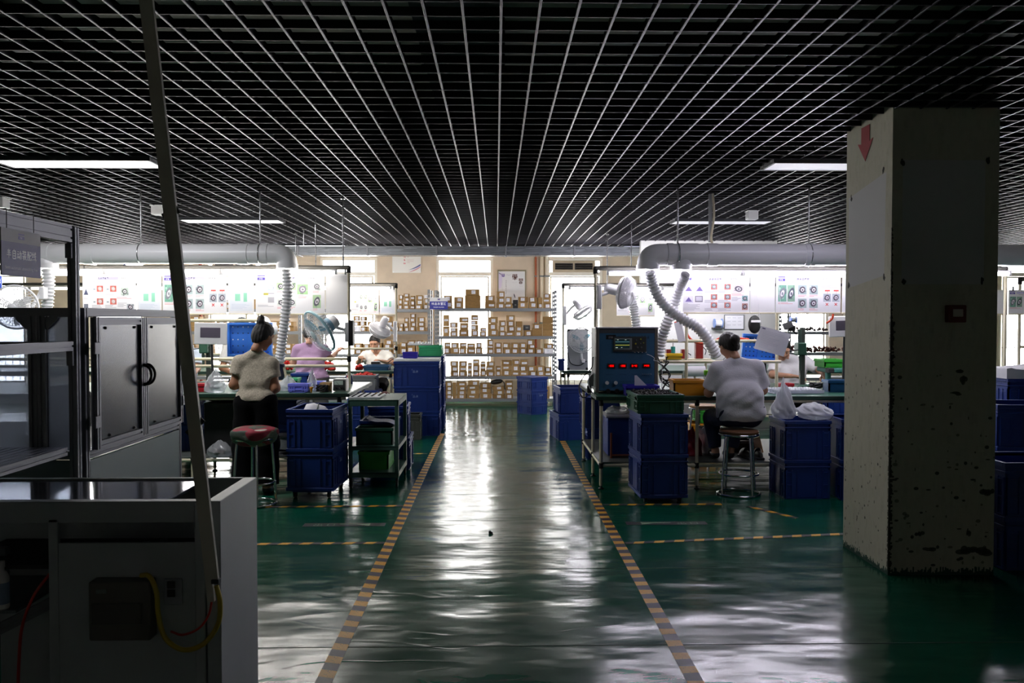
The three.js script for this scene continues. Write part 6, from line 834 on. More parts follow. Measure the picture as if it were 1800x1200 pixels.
{ const t = thing('black_box', 'open black box on the lower shelf beyond the seated worker feet', 'box', [2.442, 0.245, -8.2]); const [b, r] = crateParts(0.24, 0.12, 0.24, false); part(t, 'box_body', b, M.black); part(t, 'box_rim', r, M.darkGrey);
  single('wood_board', 'orange brown board leaning under the bench by the bagged crate', 'board', rot(rb(0.2, 0.16, 0.016, 0, 0.08, 0, 0.003), -0.25, 0.9), std('#b0681c', 0.5), [2.576, 0.246, -8.02]);
  for (const [i, l] of [[0, 'dark shoe on the lower shelf nearest the seated worker stool'], [1, 'dark shoe on the lower shelf beside the black box']]) { const sh = thing('shoe', l, 'shoe', [2.377 + i * 0.115, 0.246, -7.78], 0.15 - i * 0.3); part(sh, 'upper', (() => { const g = new THREE.SphereGeometry(1, 18, 12), p = g.attributes.position; for (let k = 0; k < p.count; k++) { const z = p.getZ(k); p.setXYZ(k, p.getX(k) * 0.042 * (1 - 0.2 * z), Math.max(-0.01, p.getY(k)) * (z < 0 ? 0.075 : 0.05) + 0.02, z * 0.125); } g.computeVertexNormals(); return g; })(), M.black); part(sh, 'sole', rb(0.08, 0.02, 0.25, 0, 0.01, 0, 0.009, 2), M.darkGrey); } }
for (const [px, z, h, w, mat, l] of [[1245, -10.1, 0.3, 0.36, M.yellow, 'yellow crate on the floor behind the pale round stool'], [1262, -10.15, 0.2, 0.36, M.greenLeaf, 'green crate behind the pale round stool']]) crate('storage_crate', l, [w, h, 0.4], [-5.695 + px * 9.6 / 1453, mat === M.yellow ? 0 : 0.301, z], 0, mat, { ribs: true });
crate('blue_crate', 'blue crate on the floor behind the bagged crate and drill press', [0.56, 0.35, 0.4], [4.117, 0, -9.7], 0, M.crateB, {}); crate('blue_crate', 'second blue crate stacked behind the drill press under the bench', [0.56, 0.35, 0.4], [4.117, 0.351, -9.7], 0, M.crateB, {});
{ const t = thing('under_bench_box', 'dark box with grey lid and copper coloured frame under the instrument bench', 'box', [1.24, 0.245, -8.0]); part(t, 'box_body', rb(0.36, 0.36, 0.4, 0, 0.2, 0, 0.006), M.crateDark); part(t, 'grey_lid', rb(0.4, 0.016, 0.44, 0, 0.39, 0, 0.004), std('#9a99a6', 0.5)); for (const x of [-0.15, 0.15]) part(t, 'copper_leg', rb(0.018, 0.24, 0.018, x, 0.12, 0.215, 0.003), std('#8a4a2c', 0.45)); part(t, 'copper_bar', rb(0.3, 0.016, 0.016, 0, 0.03, 0.215, 0.003), std('#8a4a2c', 0.45)); }
softBag('plastic_bag', 'crumpled clear bag lying on the grey lid under the instrument', M.film, [0.22, 0.07, 0.2], [1.18, 0.645, -8.02], 41, 0); { const t = thing('small_carton', 'torn brown carton lying beside the crumpled bag under the instrument', 'carton', [1.39, 0.644, -8.12], 0.4); part(t, 'box', rb(0.14, 0.1, 0.12, 0, 0.05, 0, 0.003), cards[0]); part(t, 'flap', rot(bx(0.14, 0.003, 0.06, 0, 0, 0.03), 0.9).translate(0, 0.1, 0.06), cards[3]); }
softBag('plastic_bag', 'white plastic bag spread over the crate beside the pillar', M.bag, [0.27, 0.13, 0.38], [2.83, 0.682, -7.28], 51, 0); softBag('plastic_bag', 'peaked white plastic bag standing up out of the bagged crate', M.bag, [0.19, 0.3, 0.22], [2.56, 0.682, -7.3], 57, 0.9);
{ const t = thing('black_cabinet', 'black floor cabinet with vent slits behind the padded stool', 'cabinet', [-2.686, 0.246, -8.34]); part(t, 'cabinet_body', rb(0.34, 0.5, 0.45, 0, 0.25, 0, 0.006), M.black); for (let i = 0; i < 5; i++) part(t, 'vent_slat', rot(bx(0.05, 0.006, 0.14, -0.12 + i * 0.06, 0, 0), 0, -0.5).translate(0, 0.503, 0.02), M.darkGrey); part(t, 'cabinet_top', rb(0.3, 0.03, 0.3, -0.02, 0.52, -0.06, 0.004), M.darkGrey); }
softBag('plastic_bag', 'clear bag of brown parts on the shelf beside the padded stool', M.film, [0.22, 0.15, 0.2], [-2.652, 0.246, -7.96], 61, 0.1); single('brown_lump', 'brown moulded parts inside the clear bag by the padded stool', 'parts', [sp(0.03, -0.03, 0.035, 0, 10, 8), sp(0.026, 0.03, 0.035, 0.01, 10, 8), rb(0.05, 0.035, 0.035, 0, 0.03, -0.03, 0.008)], std('#5a3a33', 0.6), [-2.652, 0.25, -7.96]);
for (const [px, z, l, n] of [[494, -8.55, 'lower blue basket under the bench behind the dolly crates', 0], [494, -8.55, 'upper blue basket under the bench behind the dolly crates', 1], [318, -8.5, 'lower blue basket under the bench behind the leaning cable ducts', 0], [318, -8.5, 'upper blue basket under the bench behind the leaning cable ducts', 1]]) crate('blue_basket', l, [0.3, 0.26, 0.4], [-5.043 + px * 8.5 / 1453, 0.245 + n * 0.262, z], 0, M.crate, { cat: 'basket' });
{ const t = thing('cardboard_tube', 'grey drum shaped reel on the shelf behind the dolly crates', 'reel', [-1.993, 0.245, -8.05]); part(t, 'drum', rot(cy(0.13, 0.13, 0.12, 0, 0.13, 0, 26), 0, 0, 0), M.grey); part(t, 'drum_flange', [cy(0.15, 0.15, 0.012, 0, 0.006, 0, 26), cy(0.15, 0.15, 0.012, 0, 0.196, 0, 26)], M.darkGrey); }

// ---------- people ----------
function surfaceNet(f, lo, hi, cell) {           // mesh of f = 0 on a grid, inside where f < 0
  const n = [0, 1, 2].map((i) => Math.max(2, Math.ceil((hi[i] - lo[i]) / cell) + 1)), [nx, ny, nz] = n, F = new Float32Array(nx * ny * nz), id = new Int32Array(nx * ny * nz).fill(-1), pos = [], idx = [];
  let o = 0; for (let k = 0; k < nz; k++) for (let j = 0; j < ny; j++) for (let i = 0; i < nx; i++) F[o++] = f(lo[0] + i * cell, lo[1] + j * cell, lo[2] + k * cell);
  const at = (i, j, k) => (k * ny + j) * nx + i, E = [[0, 1], [2, 3], [4, 5], [6, 7], [0, 2], [1, 3], [4, 6], [5, 7], [0, 4], [1, 5], [2, 6], [3, 7]];
  for (let k = 0; k < nz - 1; k++) for (let j = 0; j < ny - 1; j++) for (let i = 0; i < nx - 1; i++) {
    const v = []; let m = 0; for (let c = 0; c < 8; c++) { const t = F[at(i + (c & 1), j + ((c >> 1) & 1), k + (c >> 2))]; v.push(t); if (t < 0) m |= 1 << c; }
    if (m === 0 || m === 255) continue;
    let x = 0, y = 0, z = 0, cn = 0; for (const [a, b] of E) if ((v[a] < 0) !== (v[b] < 0)) { const t = v[a] / (v[a] - v[b]); x += (a & 1) + t * ((b & 1) - (a & 1)); y += ((a >> 1) & 1) + t * (((b >> 1) & 1) - ((a >> 1) & 1)); z += (a >> 2) + t * ((b >> 2) - (a >> 2)); cn++; }
    id[at(i, j, k)] = pos.length / 3; pos.push(lo[0] + (i + x / cn) * cell, lo[1] + (j + y / cn) * cell, lo[2] + (k + z / cn) * cell);
  }
  const quad = (a, b, c, d, flip) => { if (a < 0 || b < 0 || c < 0 || d < 0) return; if (flip) idx.push(a, c, b, a, d, c); else idx.push(a, b, c, a, c, d); };
  for (let k = 1; k < nz - 1; k++) for (let j = 1; j < ny - 1; j++) for (let i = 1; i < nx - 1; i++) {
    const s = F[at(i, j, k)] < 0;
    if (s !== F[at(i + 1, j, k)] < 0) quad(id[at(i, j - 1, k - 1)], id[at(i, j, k - 1)], id[at(i, j, k)], id[at(i, j - 1, k)], !s);
    if (s !== F[at(i, j + 1, k)] < 0) quad(id[at(i - 1, j, k - 1)], id[at(i - 1, j, k)], id[at(i, j, k)], id[at(i, j, k - 1)], !s);
    if (s !== F[at(i, j, k + 1)] < 0) quad(id[at(i - 1, j - 1, k)], id[at(i, j - 1, k)], id[at(i, j, k)], id[at(i - 1, j, k)], !s);
  }
  const g = new THREE.BufferGeometry(); g.setAttribute('position', new THREE.Float32BufferAttribute(pos, 3)); g.setIndex(idx); g.computeVertexNormals();
  const uv = new Float32Array(pos.length / 3 * 2); for (let i = 0; i < pos.length / 3; i++) { uv[i * 2] = (pos[i * 3] + pos[i * 3 + 2]) * 1; uv[i * 2 + 1] = pos[i * 3 + 1]; } g.setAttribute('uv', new THREE.BufferAttribute(uv, 2)); return g;
}
// tapered capsule a-b; fl = [unit direction, squash]; cut = [point, normal] removes what lies beyond
const cap = (a, b, ra, rb2, o = {}) => ({ a, b, ra, rb: rb2, d: [b[0] - a[0], b[1] - a[1], b[2] - a[2]], l2: Math.max(1e-9, (b[0] - a[0]) ** 2 + (b[1] - a[1]) ** 2 + (b[2] - a[2]) ** 2), ...o });
function capD(p, x, y, z) {
  let ax = x - p.a[0], ay = y - p.a[1], az = z - p.a[2], sc = 1;
  if (p.fl) { const [n, s] = p.fl, k = (ax * n[0] + ay * n[1] + az * n[2]) * (1 / s - 1); ax += n[0] * k; ay += n[1] * k; az += n[2] * k; sc = Math.min(1, (1 + s) / 2); }
  const t = Math.min(1, Math.max(0, (ax * p.d[0] + ay * p.d[1] + az * p.d[2]) / p.l2)), dx = ax - t * p.d[0], dy = ay - t * p.d[1], dz = az - t * p.d[2];
  let d = (Math.sqrt(dx * dx + dy * dy + dz * dz) - (p.ra + (p.rb - p.ra) * t)) * sc;
  if (p.cut) { const [c, n] = p.cut; d = Math.max(d, (x - c[0]) * n[0] + (y - c[1]) * n[1] + (z - c[2]) * n[2]); }
  return d;
}
const smin = (a, b, k) => { const h = Math.max(k - Math.abs(a - b), 0) / k; return Math.min(a, b) - h * h * k * 0.25; };
const field = (ps, k, grow = 0) => (x, y, z) => { let d = 9; for (const p of ps) d = smin(d, capD(p, x, y, z), p.k ?? k); return d - grow; };
const bounds = (ps, m) => { const lo = [9, 9, 9], hi = [-9, -9, -9]; for (const p of ps) for (const [q, r] of [[p.a, p.ra], [p.b, p.rb]]) for (let i = 0; i < 3; i++) { lo[i] = Math.min(lo[i], q[i] - r - m); hi[i] = Math.max(hi[i], q[i] + r + m); } return [lo, hi]; };
const lerp3 = (a, b, t) => a.map((v, i) => v + (b[i] - v) * t);
const unit = (a) => { const l = Math.hypot(...a); return a.map((v) => v / l); }, sub3 = (a, b) => a.map((v, i) => v - b[i]), add3 = (a, b, s = 1) => a.map((v, i) => v + b[i] * s), cross = (a, b) => [a[1] * b[2] - a[2] * b[1], a[2] * b[0] - a[0] * b[2], a[0] * b[1] - a[1] * b[0]];
function handGeo(wr, dir, palm, side, curl = 0.5) {     // dir: along the fingers; palm: out of the palm; side: +1 when the thumb lies towards dir x palm
  const D = unit(dir), P = unit(sub3(palm, D.map((v) => v * (palm[0] * D[0] + palm[1] * D[1] + palm[2] * D[2])))), S = cross(D, P).map((v) => v * side), ps = [];
  const at = (u, v, w) => add3(add3(add3(wr, D, u), S, v), P, w);
  ps.push(cap(at(-0.03, 0, 0), at(0.01, 0, 0), 0.023, 0.023, { fl: [P, 0.8] }));
  [[0.026, 0.086, 0.068, 0.0088], [0.009, 0.09, 0.076, 0.0092], [-0.009, 0.086, 0.07, 0.0086], [-0.026, 0.078, 0.055, 0.0078]].forEach(([v, len, fl, r], i) => {
    ps.push(cap(at(0.008, v * 0.7, 0), at(len, v, 0), 0.0145, 0.0115)); let a = at(len, v, 0), ang = 0.25 + curl * 0.4 + i * 0.04;
    for (const [k, q] of [[0.45, 1], [0.32, 0.92], [0.23, 0.84]]) { const b = add3(add3(a, D, Math.cos(ang) * fl * k), P, Math.sin(ang) * fl * k); ps.push(cap(a, b, r * q, r * q * 0.92, { k: 0.004 })); a = b; ang += curl * 0.75; }
  });
  let a = at(0.018, 0.022, 0.006); for (const [u, v, w, r] of [[0.05, 0.05, 0.02, 0.0125], [0.078, 0.058, 0.032, 0.0105], [0.1, 0.056, 0.042, 0.009]]) { const b = at(u, v, w); ps.push(cap(a, b, r * 1.1, r, { k: 0.008 })); a = b; }
  const [lo, hi] = bounds(ps, 0.008); return surfaceNet(field(ps, 0.009), lo, hi, 0.0042);
}
function headGeo() {      // face towards +z, about 0.22 m from chin to crown
  const E = (c, r) => (x, y, z) => { const a = (x - c[0]) / r[0], b = (y - c[1]) / r[1], d = (z - c[2]) / r[2], k = Math.sqrt(a * a + b * b + d * d); return (k - 1) * Math.min(...r); };
  const skull = E([0, 0.025, -0.012], [0.073, 0.09, 0.09]), jaw = E([0, -0.05, 0.022], [0.053, 0.058, 0.058]), chin = E([0, -0.09, 0.058], [0.021, 0.017, 0.018]), cheekL = E([-0.038, -0.022, 0.052], [0.024, 0.026, 0.022]), cheekR = E([0.038, -0.022, 0.052], [0.024, 0.026, 0.022]), brow = E([0, 0.035, 0.064], [0.052, 0.012, 0.014]);
  const nose = cap([0, 0.022, 0.078], [0, -0.018, 0.096], 0.0075, 0.0125), nL = E([-0.012, -0.022, 0.086], [0.008, 0.007, 0.009]), nR = E([0.012, -0.022, 0.086], [0.008, 0.007, 0.009]), lipU = cap([-0.019, -0.049, 0.074], [0.019, -0.049, 0.074], 0.006, 0.006), lipD = cap([-0.015, -0.058, 0.074], [0.015, -0.058, 0.074], 0.0065, 0.0065), sL = E([-0.03, 0.012, 0.086], [0.017, 0.011, 0.016]), sR = E([0.03, 0.012, 0.086], [0.017, 0.011, 0.016]), eL = E([-0.03, 0.011, 0.066], [0.0125, 0.0105, 0.012]), eR = E([0.03, 0.011, 0.066], [0.0125, 0.0105, 0.012]), aL = E([-0.074, -0.004, -0.008], [0.01, 0.03, 0.018]), aR = E([0.074, -0.004, -0.008], [0.01, 0.03, 0.018]), nk = cap([0, -0.05, -0.018], [0, -0.13, -0.032], 0.041, 0.042);
  const f = (x, y, z) => { let d = smin(skull(x, y, z), jaw(x, y, z), 0.035); d = smin(d, chin(x, y, z), 0.02); d = smin(d, cheekL(x, y, z), 0.025); d = smin(d, cheekR(x, y, z), 0.025); d = smin(d, brow(x, y, z), 0.02); d = -smin(-d, sL(x, y, z), 0.012); d = -smin(-d, sR(x, y, z), 0.012); d = smin(d, capD(nose, x, y, z), 0.012); d = smin(d, nL(x, y, z), 0.006); d = smin(d, nR(x, y, z), 0.006); d = smin(d, capD(lipU, x, y, z), 0.007); d = smin(d, capD(lipD, x, y, z), 0.007); d = Math.min(d, eL(x, y, z), eR(x, y, z)); d = smin(d, aL(x, y, z), 0.008); d = smin(d, aR(x, y, z), 0.008); return smin(d, capD(nk, x, y, z), 0.03); };
  return surfaceNet(f, [-0.1, -0.16, -0.12], [0.1, 0.13, 0.12], 0.0052);
}
const HEAD = headGeo();
function hairGeo(kind) {
  const tail = kind === 'pony' ? [cap([0.0, 0.03, -0.1], [0.008, -0.0, -0.13], 0.03, 0.042), cap([0.008, -0.0, -0.13], [0.012, -0.06, -0.125], 0.042, 0.018)] : kind === 'bun' ? [cap([0, 0.09, -0.075], [0, 0.105, -0.085], 0.026, 0.026), cap([0, 0.105, -0.085], [0.008, 0.14, -0.085], 0.034, 0.026)] : [];
  const f = (x, y, z) => {
    const a = x / 0.084, b = (y - 0.028) / 0.102, c = (z + 0.014) / 0.1; let d = (Math.sqrt(a * a + b * b + c * c) - 1) * 0.084; const a2 = x / 0.07, b2 = (y - 0.02) / 0.088, c2 = (z + 0.012) / 0.088;
    { const e1 = x / 0.068, e2 = (y + 0.025) / 0.07, e3 = (z + 0.047) / 0.05; d = smin(d, (Math.sqrt(e1 * e1 + e2 * e2 + e3 * e3) - 1) * 0.05, 0.03); } d = Math.max(d, -(Math.sqrt(a2 * a2 + b2 * b2 + c2 * c2) - 1) * 0.07); const lim = kind === 'short' ? -0.07 : -0.095;
    d = Math.max(d, (z - 0.012 - 0.78 * (y - 0.012)) * 0.78, lim - y); for (const p of tail) d = smin(d, capD(p, x, y, z), 0.012);
    return d + 0.0022 * Math.sin(x * 190 + y * 40) * Math.sin(z * 120 + y * 60);
  };
  return surfaceNet(f, [-0.11, -0.14, -0.2], [0.11, 0.19, 0.11], 0.0056);
}
const HAIR = {}; for (const k of ['bun', 'pony', 'short']) HAIR[k] = hairGeo(k);
const weave = dataTex(256, 256, (u, v) => 0.5 + 0.3 * (fbm(u, v, 40, 40, 13, 2) - 0.5) + 0.14 * (fbm(u, v, 6, 9, 17, 3) - 0.5)); weave.repeat.set(3, 3);
const heather = dataTex(256, 256, (u, v) => { const n = 0.9 + 0.22 * (fbm(u, v, 50, 50, 23, 2) - 0.5), s = hash(Math.floor(u * 110), Math.floor(v * 110), 4) > 0.986 ? 0.7 : 1; return [n * s, n * s, n * s]; }, true); heather.repeat.set(2.5, 2.5);
const strand = dataTex(256, 128, (u, v) => 0.35 + 0.6 * tnoise(u, v, 90, 5, 37)); strand.repeat.set(4, 1);
M.hair.bumpMap = M.hairBrown.bumpMap = strand; M.hair.bumpScale = M.hairBrown.bumpScale = 0.003;
function person(label, pos, s) {
  const t = thing('person', label, 'person', pos), F = s.face ?? [0, 0, 1], hd = s.head;    // F: way the chest faces
  const m = new THREE.Matrix4().compose(V(...hd.c), new THREE.Quaternion().setFromEuler(new THREE.Euler(hd.pitch ?? 0, hd.yaw ?? 0, hd.roll ?? 0, 'YXZ')), V(1, 1, 1).multiplyScalar(hd.s ?? 0.96)), tr = (q) => V(...q).applyMatrix4(m).toArray();
  const fl = [F, s.flat ?? 0.66], hipW = s.hipW ?? 0.1, torso = [cap(s.sh[0], s.sh[1], 0.05, 0.05, { fl: [F, 0.85] }), cap(add3(lerp3(s.sh[0], s.sh[1], 0.3), [0, -0.1, 0]), add3(lerp3(s.sh[0], s.sh[1], 0.7), [0, -0.1, 0]), s.chest ?? 0.105, s.chest ?? 0.105, { fl }), cap(add3(s.waist, [-0.05, 0, 0]), add3(s.waist, [0.05, 0, 0]), s.waistR ?? 0.1, s.waistR ?? 0.1, { fl: [F, (s.flat ?? 0.66) + 0.1] }), cap(add3(s.pelvis, [-hipW * 0.55, 0, 0]), add3(s.pelvis, [hipW * 0.55, 0, 0]), s.hipR ?? 0.105, s.hipR ?? 0.105, { fl: [F, 0.85] })];
  const nb = s.neck, neck = [cap(tr([0, -0.09, -0.026]), nb, 0.04, 0.045), cap(nb, s.sh[0], 0.036, 0.044), cap(nb, s.sh[1], 0.036, 0.044)], arms = [], legs = [], sleeves = [], trouser = [], hands = [];
  for (let i = 0; i < 2; i++) {
    arms.push(cap(s.sh[i], s.el[i], s.armR ?? 0.045, 0.037), cap(s.el[i], s.wr[i], 0.038, 0.025));
    const e = lerp3(s.sh[i], s.el[i], s.sleeve ?? 0.62), d = unit(sub3(s.el[i], s.sh[i])); sleeves.push(cap(s.sh[i], add3(e, d, 0.06), (s.armR ?? 0.045) + 0.018, (s.armR ?? 0.045) + 0.026, { cut: [e, d] }));
    legs.push(cap(s.hip[i], s.kn[i], 0.08, 0.055), cap(s.kn[i], s.an[i], 0.054, 0.034), cap(add3(s.an[i], [0, -0.03, 0]), add3(s.an[i], F.map((v) => v * 0.14).map((v, k) => k === 1 ? -0.045 : v)), 0.032, 0.026));
    const lr = s.legR ?? 0.1, ce = lerp3(s.kn[i], s.an[i], s.trouserLen ?? 0.97), cd = unit(sub3(s.an[i], s.kn[i])); trouser.push(cap(s.hip[i], s.kn[i], lr, lr * (s.flare ?? 0.8)), cap(s.kn[i], add3(ce, cd, 0.05), lr * (s.flare ?? 0.8), lr * (s.flare2 ?? 0.7), { cut: [ce, cd] }));
    const wd = s.hdir?.[i] ?? sub3(s.wr[i], s.el[i]); hands.push(handGeo(add3(s.wr[i], unit(wd), 0.015), wd, s.palm?.[i] ?? [0, -1, 0], s.thumb?.[i] ?? (i ? 1 : -1), s.curl ?? 0.5));
  }
  const all = [...torso, ...neck, ...arms, ...legs], [lo, hi] = bounds(all, 0.02), bodyG = surfaceNet(field(all, 0.035), lo, hi, 0.0135), headG = HEAD.clone().applyMatrix4(m);
  part(t, 'body', merge([bodyG, headG, ...hands]), s.skin ?? M.skin);
  for (const x of [-0.03, 0.03]) part(t, 'eye', sp(0.0062, x, 0.009, 0.0745, 10, 8).applyMatrix4(m), M.black);
  { const g = []; for (const x of [-1, 1]) g.push(rod([x * 0.016, 0.036, 0.082], [x * 0.046, 0.037, 0.069], 0.0032, 6)); part(t, 'eyebrow', merge(g).applyMatrix4(m), M.hair); part(t, 'lips', rod([-0.015, -0.0535, 0.0795], [0.015, -0.0535, 0.0795], 0.0034, 8).applyMatrix4(m), std('#9a5148', 0.5)); }
  part(t, 'hair', HAIR[s.hair].clone().applyMatrix4(m), s.hairMat ?? M.hair);
  // shirt: torso and sleeves a little larger than the body, with folds; open at neck and hem
  const sp2 = [...torso, ...neck.slice(1)].map((p) => ({ ...p, ra: p.ra + 0.012, rb: p.rb + 0.012 })).concat(sleeves), base = field(sp2, 0.03), nd = unit(sub3(tr([0, -0.02, -0.02]), nb)), nc = add3(nb, nd, 0.026), fold = s.fold ?? 1;
  const sf = (x, y, z) => { let d = base(x, y, z); if (d > 0.05) return d; d += fold * (0.0042 * Math.sin(y * 46 + 9 * Math.sin(x * 7 + z * 5 + s.seed)) * Math.min(1, Math.max(0.25, (s.foldY - y) * 5)) + 0.003 * Math.sin(x * 38 - y * 30 + s.seed * 2 + 4 * Math.sin(y * 11))); const hem = s.hem + 0.006 * Math.sin(x * 21 + s.seed); d = Math.max(d, hem - y, (x - nc[0]) * nd[0] + (y - nc[1]) * nd[1] + (z - nc[2]) * nd[2] - Math.max(0, Math.hypot(x - nb[0], z - nb[2]) - 0.085) * 1.4); if (s.vneck) { const k = (z - nb[2]) > 0 ? Math.abs(x - nb[0]) * 1.3 - (y - nb[1] + 0.1) : -1; if ((z - nb[2]) > 0) d = Math.max(d, -k - 0.0 > 0 ? -k : d); } return d; };
  const [l2, h2] = bounds(sp2, 0.03); part(t, s.shirtName ?? 't_shirt', surfaceNet(sf, l2, h2, 0.0105), s.shirt);
  const tp = [{ ...torso[3], ra: torso[3].ra + 0.006, rb: torso[3].rb + 0.006 }, ...trouser], tf = field(tp, 0.04), [l3, h3] = bounds(tp, 0.03); part(t, 'trousers', surfaceNet((x, y, z) => Math.max(tf(x, y, z) + 0.003 * Math.sin(y * 30 + x * 12 + s.seed), y - s.pelvis[1] - 0.09), l3, h3, 0.0135), s.trousers ?? darkCloth);
  for (let i = 0; i < 2; i++) { const a = s.an[i], f = F; const q = [cap(add3(a, [0, -0.035, 0]), add3(add3(a, f, 0.15), [0, -0.047, 0]), 0.041, 0.034, { cut: [[0, a[1] + 0.0, 0], [0, 1, 0]] })], [l4, h4] = bounds(q, 0.02); part(t, 'shoe', surfaceNet((x, y, z) => Math.max(field(q, 0.01)(x, y, z), a[1] - 0.07 - y), l4, h4, 0.009), M.black); }
  return t;
}
const darkCloth = phys('#050506', 0.95, { specularIntensity: 0.3 });
const AW = [0, 0, -1], TO = [0, 0, 1];
const cloth = (c, o = {}) => phys(c, 0.9, { bumpMap: weave, bumpScale: 0.004, sheen: 0.25, sheenRoughness: 0.6, sheenColor: '#ffffff', ...o });
person('woman in a grey flecked T-shirt with hair bun standing at the bench', [-2.162, 0, -7.42], {
  face: AW, head: { c: [0.07, 1.405, -0.055], yaw: 2.62, pitch: 0.42, roll: 0.05, s: 1.03 }, neck: [0.022, 1.262, -0.012], sh: [[-0.128, 1.172, -0.015], [0.148, 1.155, -0.02]], el: [[-0.178, 0.975, 0.01], [0.19, 0.945, 0.0]], wr: [[-0.1, 0.955, -0.22], [0.1, 0.955, -0.22]], waist: [0.01, 0.99, 0.0], waistR: 0.088, pelvis: [0.015, 0.84, 0.0], hip: [[-0.075, 0.8, 0], [0.1, 0.8, 0]], kn: [[-0.09, 0.44, 0], [0.11, 0.44, 0]], an: [[-0.09, 0.075, 0.02], [0.11, 0.075, 0.02]], chest: 0.098, hem: 0.832, sleeve: 0.55, hipR: 0.115, legR: 0.105, flare: 1, flare2: 1.05, hair: 'bun', shirt: cloth('#cfc3ae', { map: heather }), seed: 1, foldY: 1.15, fold: 0.6, skin: M.skinTan });
person('woman in a white T-shirt with ponytail sitting hunched on the chrome stool', [2.176, 0, -7.36], {
  face: AW, head: { c: [-0.06, 1.315, -0.12], yaw: 3.45, pitch: 0.55, roll: -0.06, s: 1.0 }, neck: [-0.025, 1.19, -0.05], sh: [[-0.185, 1.105, -0.05], [0.175, 1.125, -0.05]], el: [[-0.245, 0.895, -0.1], [0.25, 0.915, -0.1]], wr: [[-0.12, 0.93, -0.33], [0.13, 0.93, -0.33]], waist: [0.005, 0.86, 0.02], waistR: 0.15, pelvis: [0.012, 0.735, 0.02], hip: [[-0.1, 0.69, -0.02], [0.11, 0.69, -0.02]], kn: [[-0.15, 0.635, -0.36], [0.1, 0.635, -0.36]], an: [[-0.11, 0.325, -0.36], [0.03, 0.325, -0.36]], chest: 0.13, hem: 0.655, sleeve: 0.84, hipR: 0.13, hipW: 0.15, armR: 0.052, legR: 0.095, flare: 0.78, flare2: 0.62, flat: 0.72, trouserLen: 0.9, hair: 'pony', hairMat: M.hairBrown, shirt: cloth('#d6d3da'), trousers: std('#1c2340', 0.85), seed: 4, foldY: 1.12, fold: 0.75 });
person('worker in a mauve polo shirt bent over the far bench', [-2.469, 0, -11.02], {
  face: AW, head: { c: [-0.03, 1.355, -0.1], yaw: 3.3, pitch: 0.5, s: 1 }, neck: [-0.012, 1.235, -0.05], sh: [[-0.17, 1.165, -0.04], [0.17, 1.165, -0.04]], el: [[-0.24, 0.98, -0.06], [0.25, 1.04, -0.1]], wr: [[-0.12, 0.96, -0.3], [0.31, 1.13, -0.28]], waist: [0.01, 0.94, 0.03], waistR: 0.13, pelvis: [0.02, 0.76, 0.04], hip: [[-0.1, 0.74, 0.03], [0.12, 0.74, 0.03]], kn: [[-0.12, 0.42, 0.0], [0.14, 0.42, 0.0]], an: [[-0.12, 0.075, 0.03], [0.14, 0.075, 0.03]], chest: 0.125, hem: 0.79, sleeve: 0.6, hipR: 0.15, hipW: 0.15, legR: 0.12, flare: 0.8, hair: 'short', shirt: cloth('#b18fb0'), trousers: std('#6d6a68', 0.85), seed: 2, foldY: 1.1, shirtName: 'polo_shirt' });
person('man in a white V-neck T-shirt sitting behind the far bench under the round fan', [-1.877, 0, -13.02], {
  face: TO, head: { c: [-0.02, 1.2, 0.08], yaw: -0.1, pitch: 0.5, s: 1.02 }, neck: [0, 1.08, 0.03], sh: [[-0.18, 1.0, 0.0], [0.18, 1.0, 0.0]], el: [[-0.26, 0.9, 0.16], [0.27, 0.88, 0.12]], wr: [[-0.2, 0.97, 0.36], [0.12, 0.93, 0.34]], waist: [0, 0.76, -0.02], waistR: 0.115, pelvis: [0, 0.59, -0.04], hip: [[-0.09, 0.56, 0], [0.09, 0.56, 0]], kn: [[-0.12, 0.52, 0.36], [0.12, 0.52, 0.36]], an: [[-0.12, 0.075, 0.34], [0.12, 0.075, 0.34]], chest: 0.12, hem: 0.53, sleeve: 0.62, vneck: 1, hair: 'short', shirt: cloth('#e2dfda'), seed: 5, foldY: 1.0, fold: 0.8, thumb: [1, -1] });
stool('chrome stool under the man facing the camera', -1.877, -13.06, 0.44, M.wood);
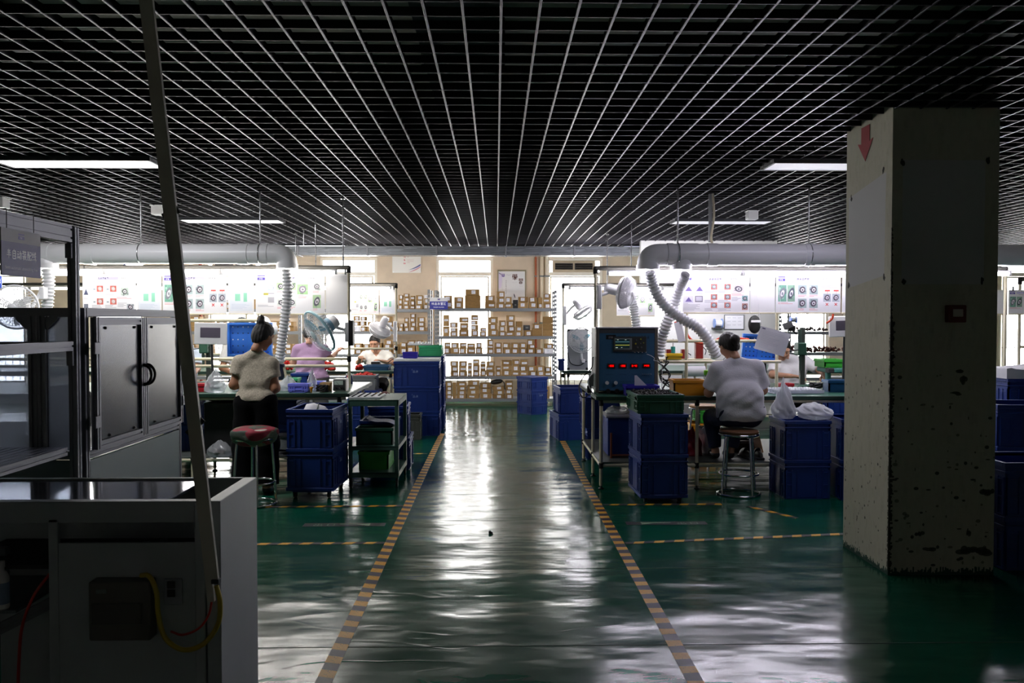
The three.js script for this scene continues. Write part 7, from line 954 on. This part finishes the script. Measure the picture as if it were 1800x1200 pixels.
person('man in a printed white T-shirt leaning behind the hanging page', [3.423, 0, -9.5], {
  face: TO, head: { c: [-0.15, 1.215, 0.14], yaw: -0.15, pitch: 0.6, s: 1 }, neck: [-0.09, 1.12, 0.06], sh: [[-0.2, 1.05, 0.02], [0.15, 1.07, 0.02]], el: [[-0.27, 0.93, 0.14], [0.27, 0.985, 0.16]], wr: [[-0.12, 0.93, 0.36], [0.205, 0.95, 0.4]], waist: [-0.02, 0.84, -0.02], waistR: 0.115, pelvis: [0, 0.66, -0.06], hip: [[-0.09, 0.62, 0], [0.09, 0.62, 0]], kn: [[-0.12, 0.5, 0.22], [0.12, 0.5, 0.22]], an: [[-0.12, 0.075, 0.12], [0.12, 0.075, 0.12]], chest: 0.118, hem: 0.66, sleeve: 0.85, hair: 'short', hdir: [null, [0.02, -0.25, 0.9]].map((v) => v ?? undefined), shirt: cloth('#e4e1e4'), seed: 7, foldY: 1.05, skin: M.skin, thumb: [1, -1], curl: 0.35 });
person('worker in a white shirt hidden behind the large blue fixture plate', [-2.962, 0, -9.75], {
  face: TO, head: { c: [0.0, 1.46, 0.06], yaw: 0.1, pitch: 0.4, s: 1 }, neck: [0, 1.33, 0.02], sh: [[-0.17, 1.25, 0.0], [0.17, 1.25, 0.0]], el: [[-0.22, 1.0, 0.08], [0.22, 1.0, 0.08]], wr: [[-0.04, 0.95, 0.28], [0.08, 0.95, 0.28]], waist: [0, 1.0, 0], pelvis: [0, 0.82, 0], hip: [[-0.09, 0.79, 0], [0.09, 0.79, 0]], kn: [[-0.1, 0.43, 0], [0.1, 0.43, 0]], an: [[-0.1, 0.075, 0], [0.1, 0.075, 0]], chest: 0.118, hem: 0.8, sleeve: 0.75, hair: 'short', shirt: cloth('#e6e4e2'), seed: 8, foldY: 1.2, skin: M.skinTan, thumb: [1, -1] });
person('worker in a pale blue shirt mostly behind the leaning cable ducts', [-3.701, 0, -9.85], {
  face: TO, head: { c: [0.0, 1.36, 0.08], yaw: 0.5, pitch: 0.5, s: 1 }, neck: [0, 1.23, 0.03], sh: [[-0.16, 1.15, 0.0], [0.16, 1.15, 0.0]], el: [[-0.2, 0.97, 0.12], [0.2, 0.98, 0.12]], wr: [[0.0, 0.95, 0.34], [0.26, 0.96, 0.36]], waist: [0, 0.92, 0], pelvis: [0, 0.74, 0], hip: [[-0.09, 0.72, 0], [0.09, 0.72, 0]], kn: [[-0.1, 0.42, 0.1], [0.1, 0.42, 0.1]], an: [[-0.1, 0.075, 0.02], [0.1, 0.075, 0.02]], chest: 0.115, hem: 0.74, sleeve: 0.75, hair: 'short', shirt: cloth('#cdd9e8'), seed: 9, foldY: 1.1, skin: M.skinTan, thumb: [1, -1] });

scene.traverse((o) => { if (o.isMesh) { o.castShadow = true; o.receiveShadow = true; } });
renderer.render(scene, camera);
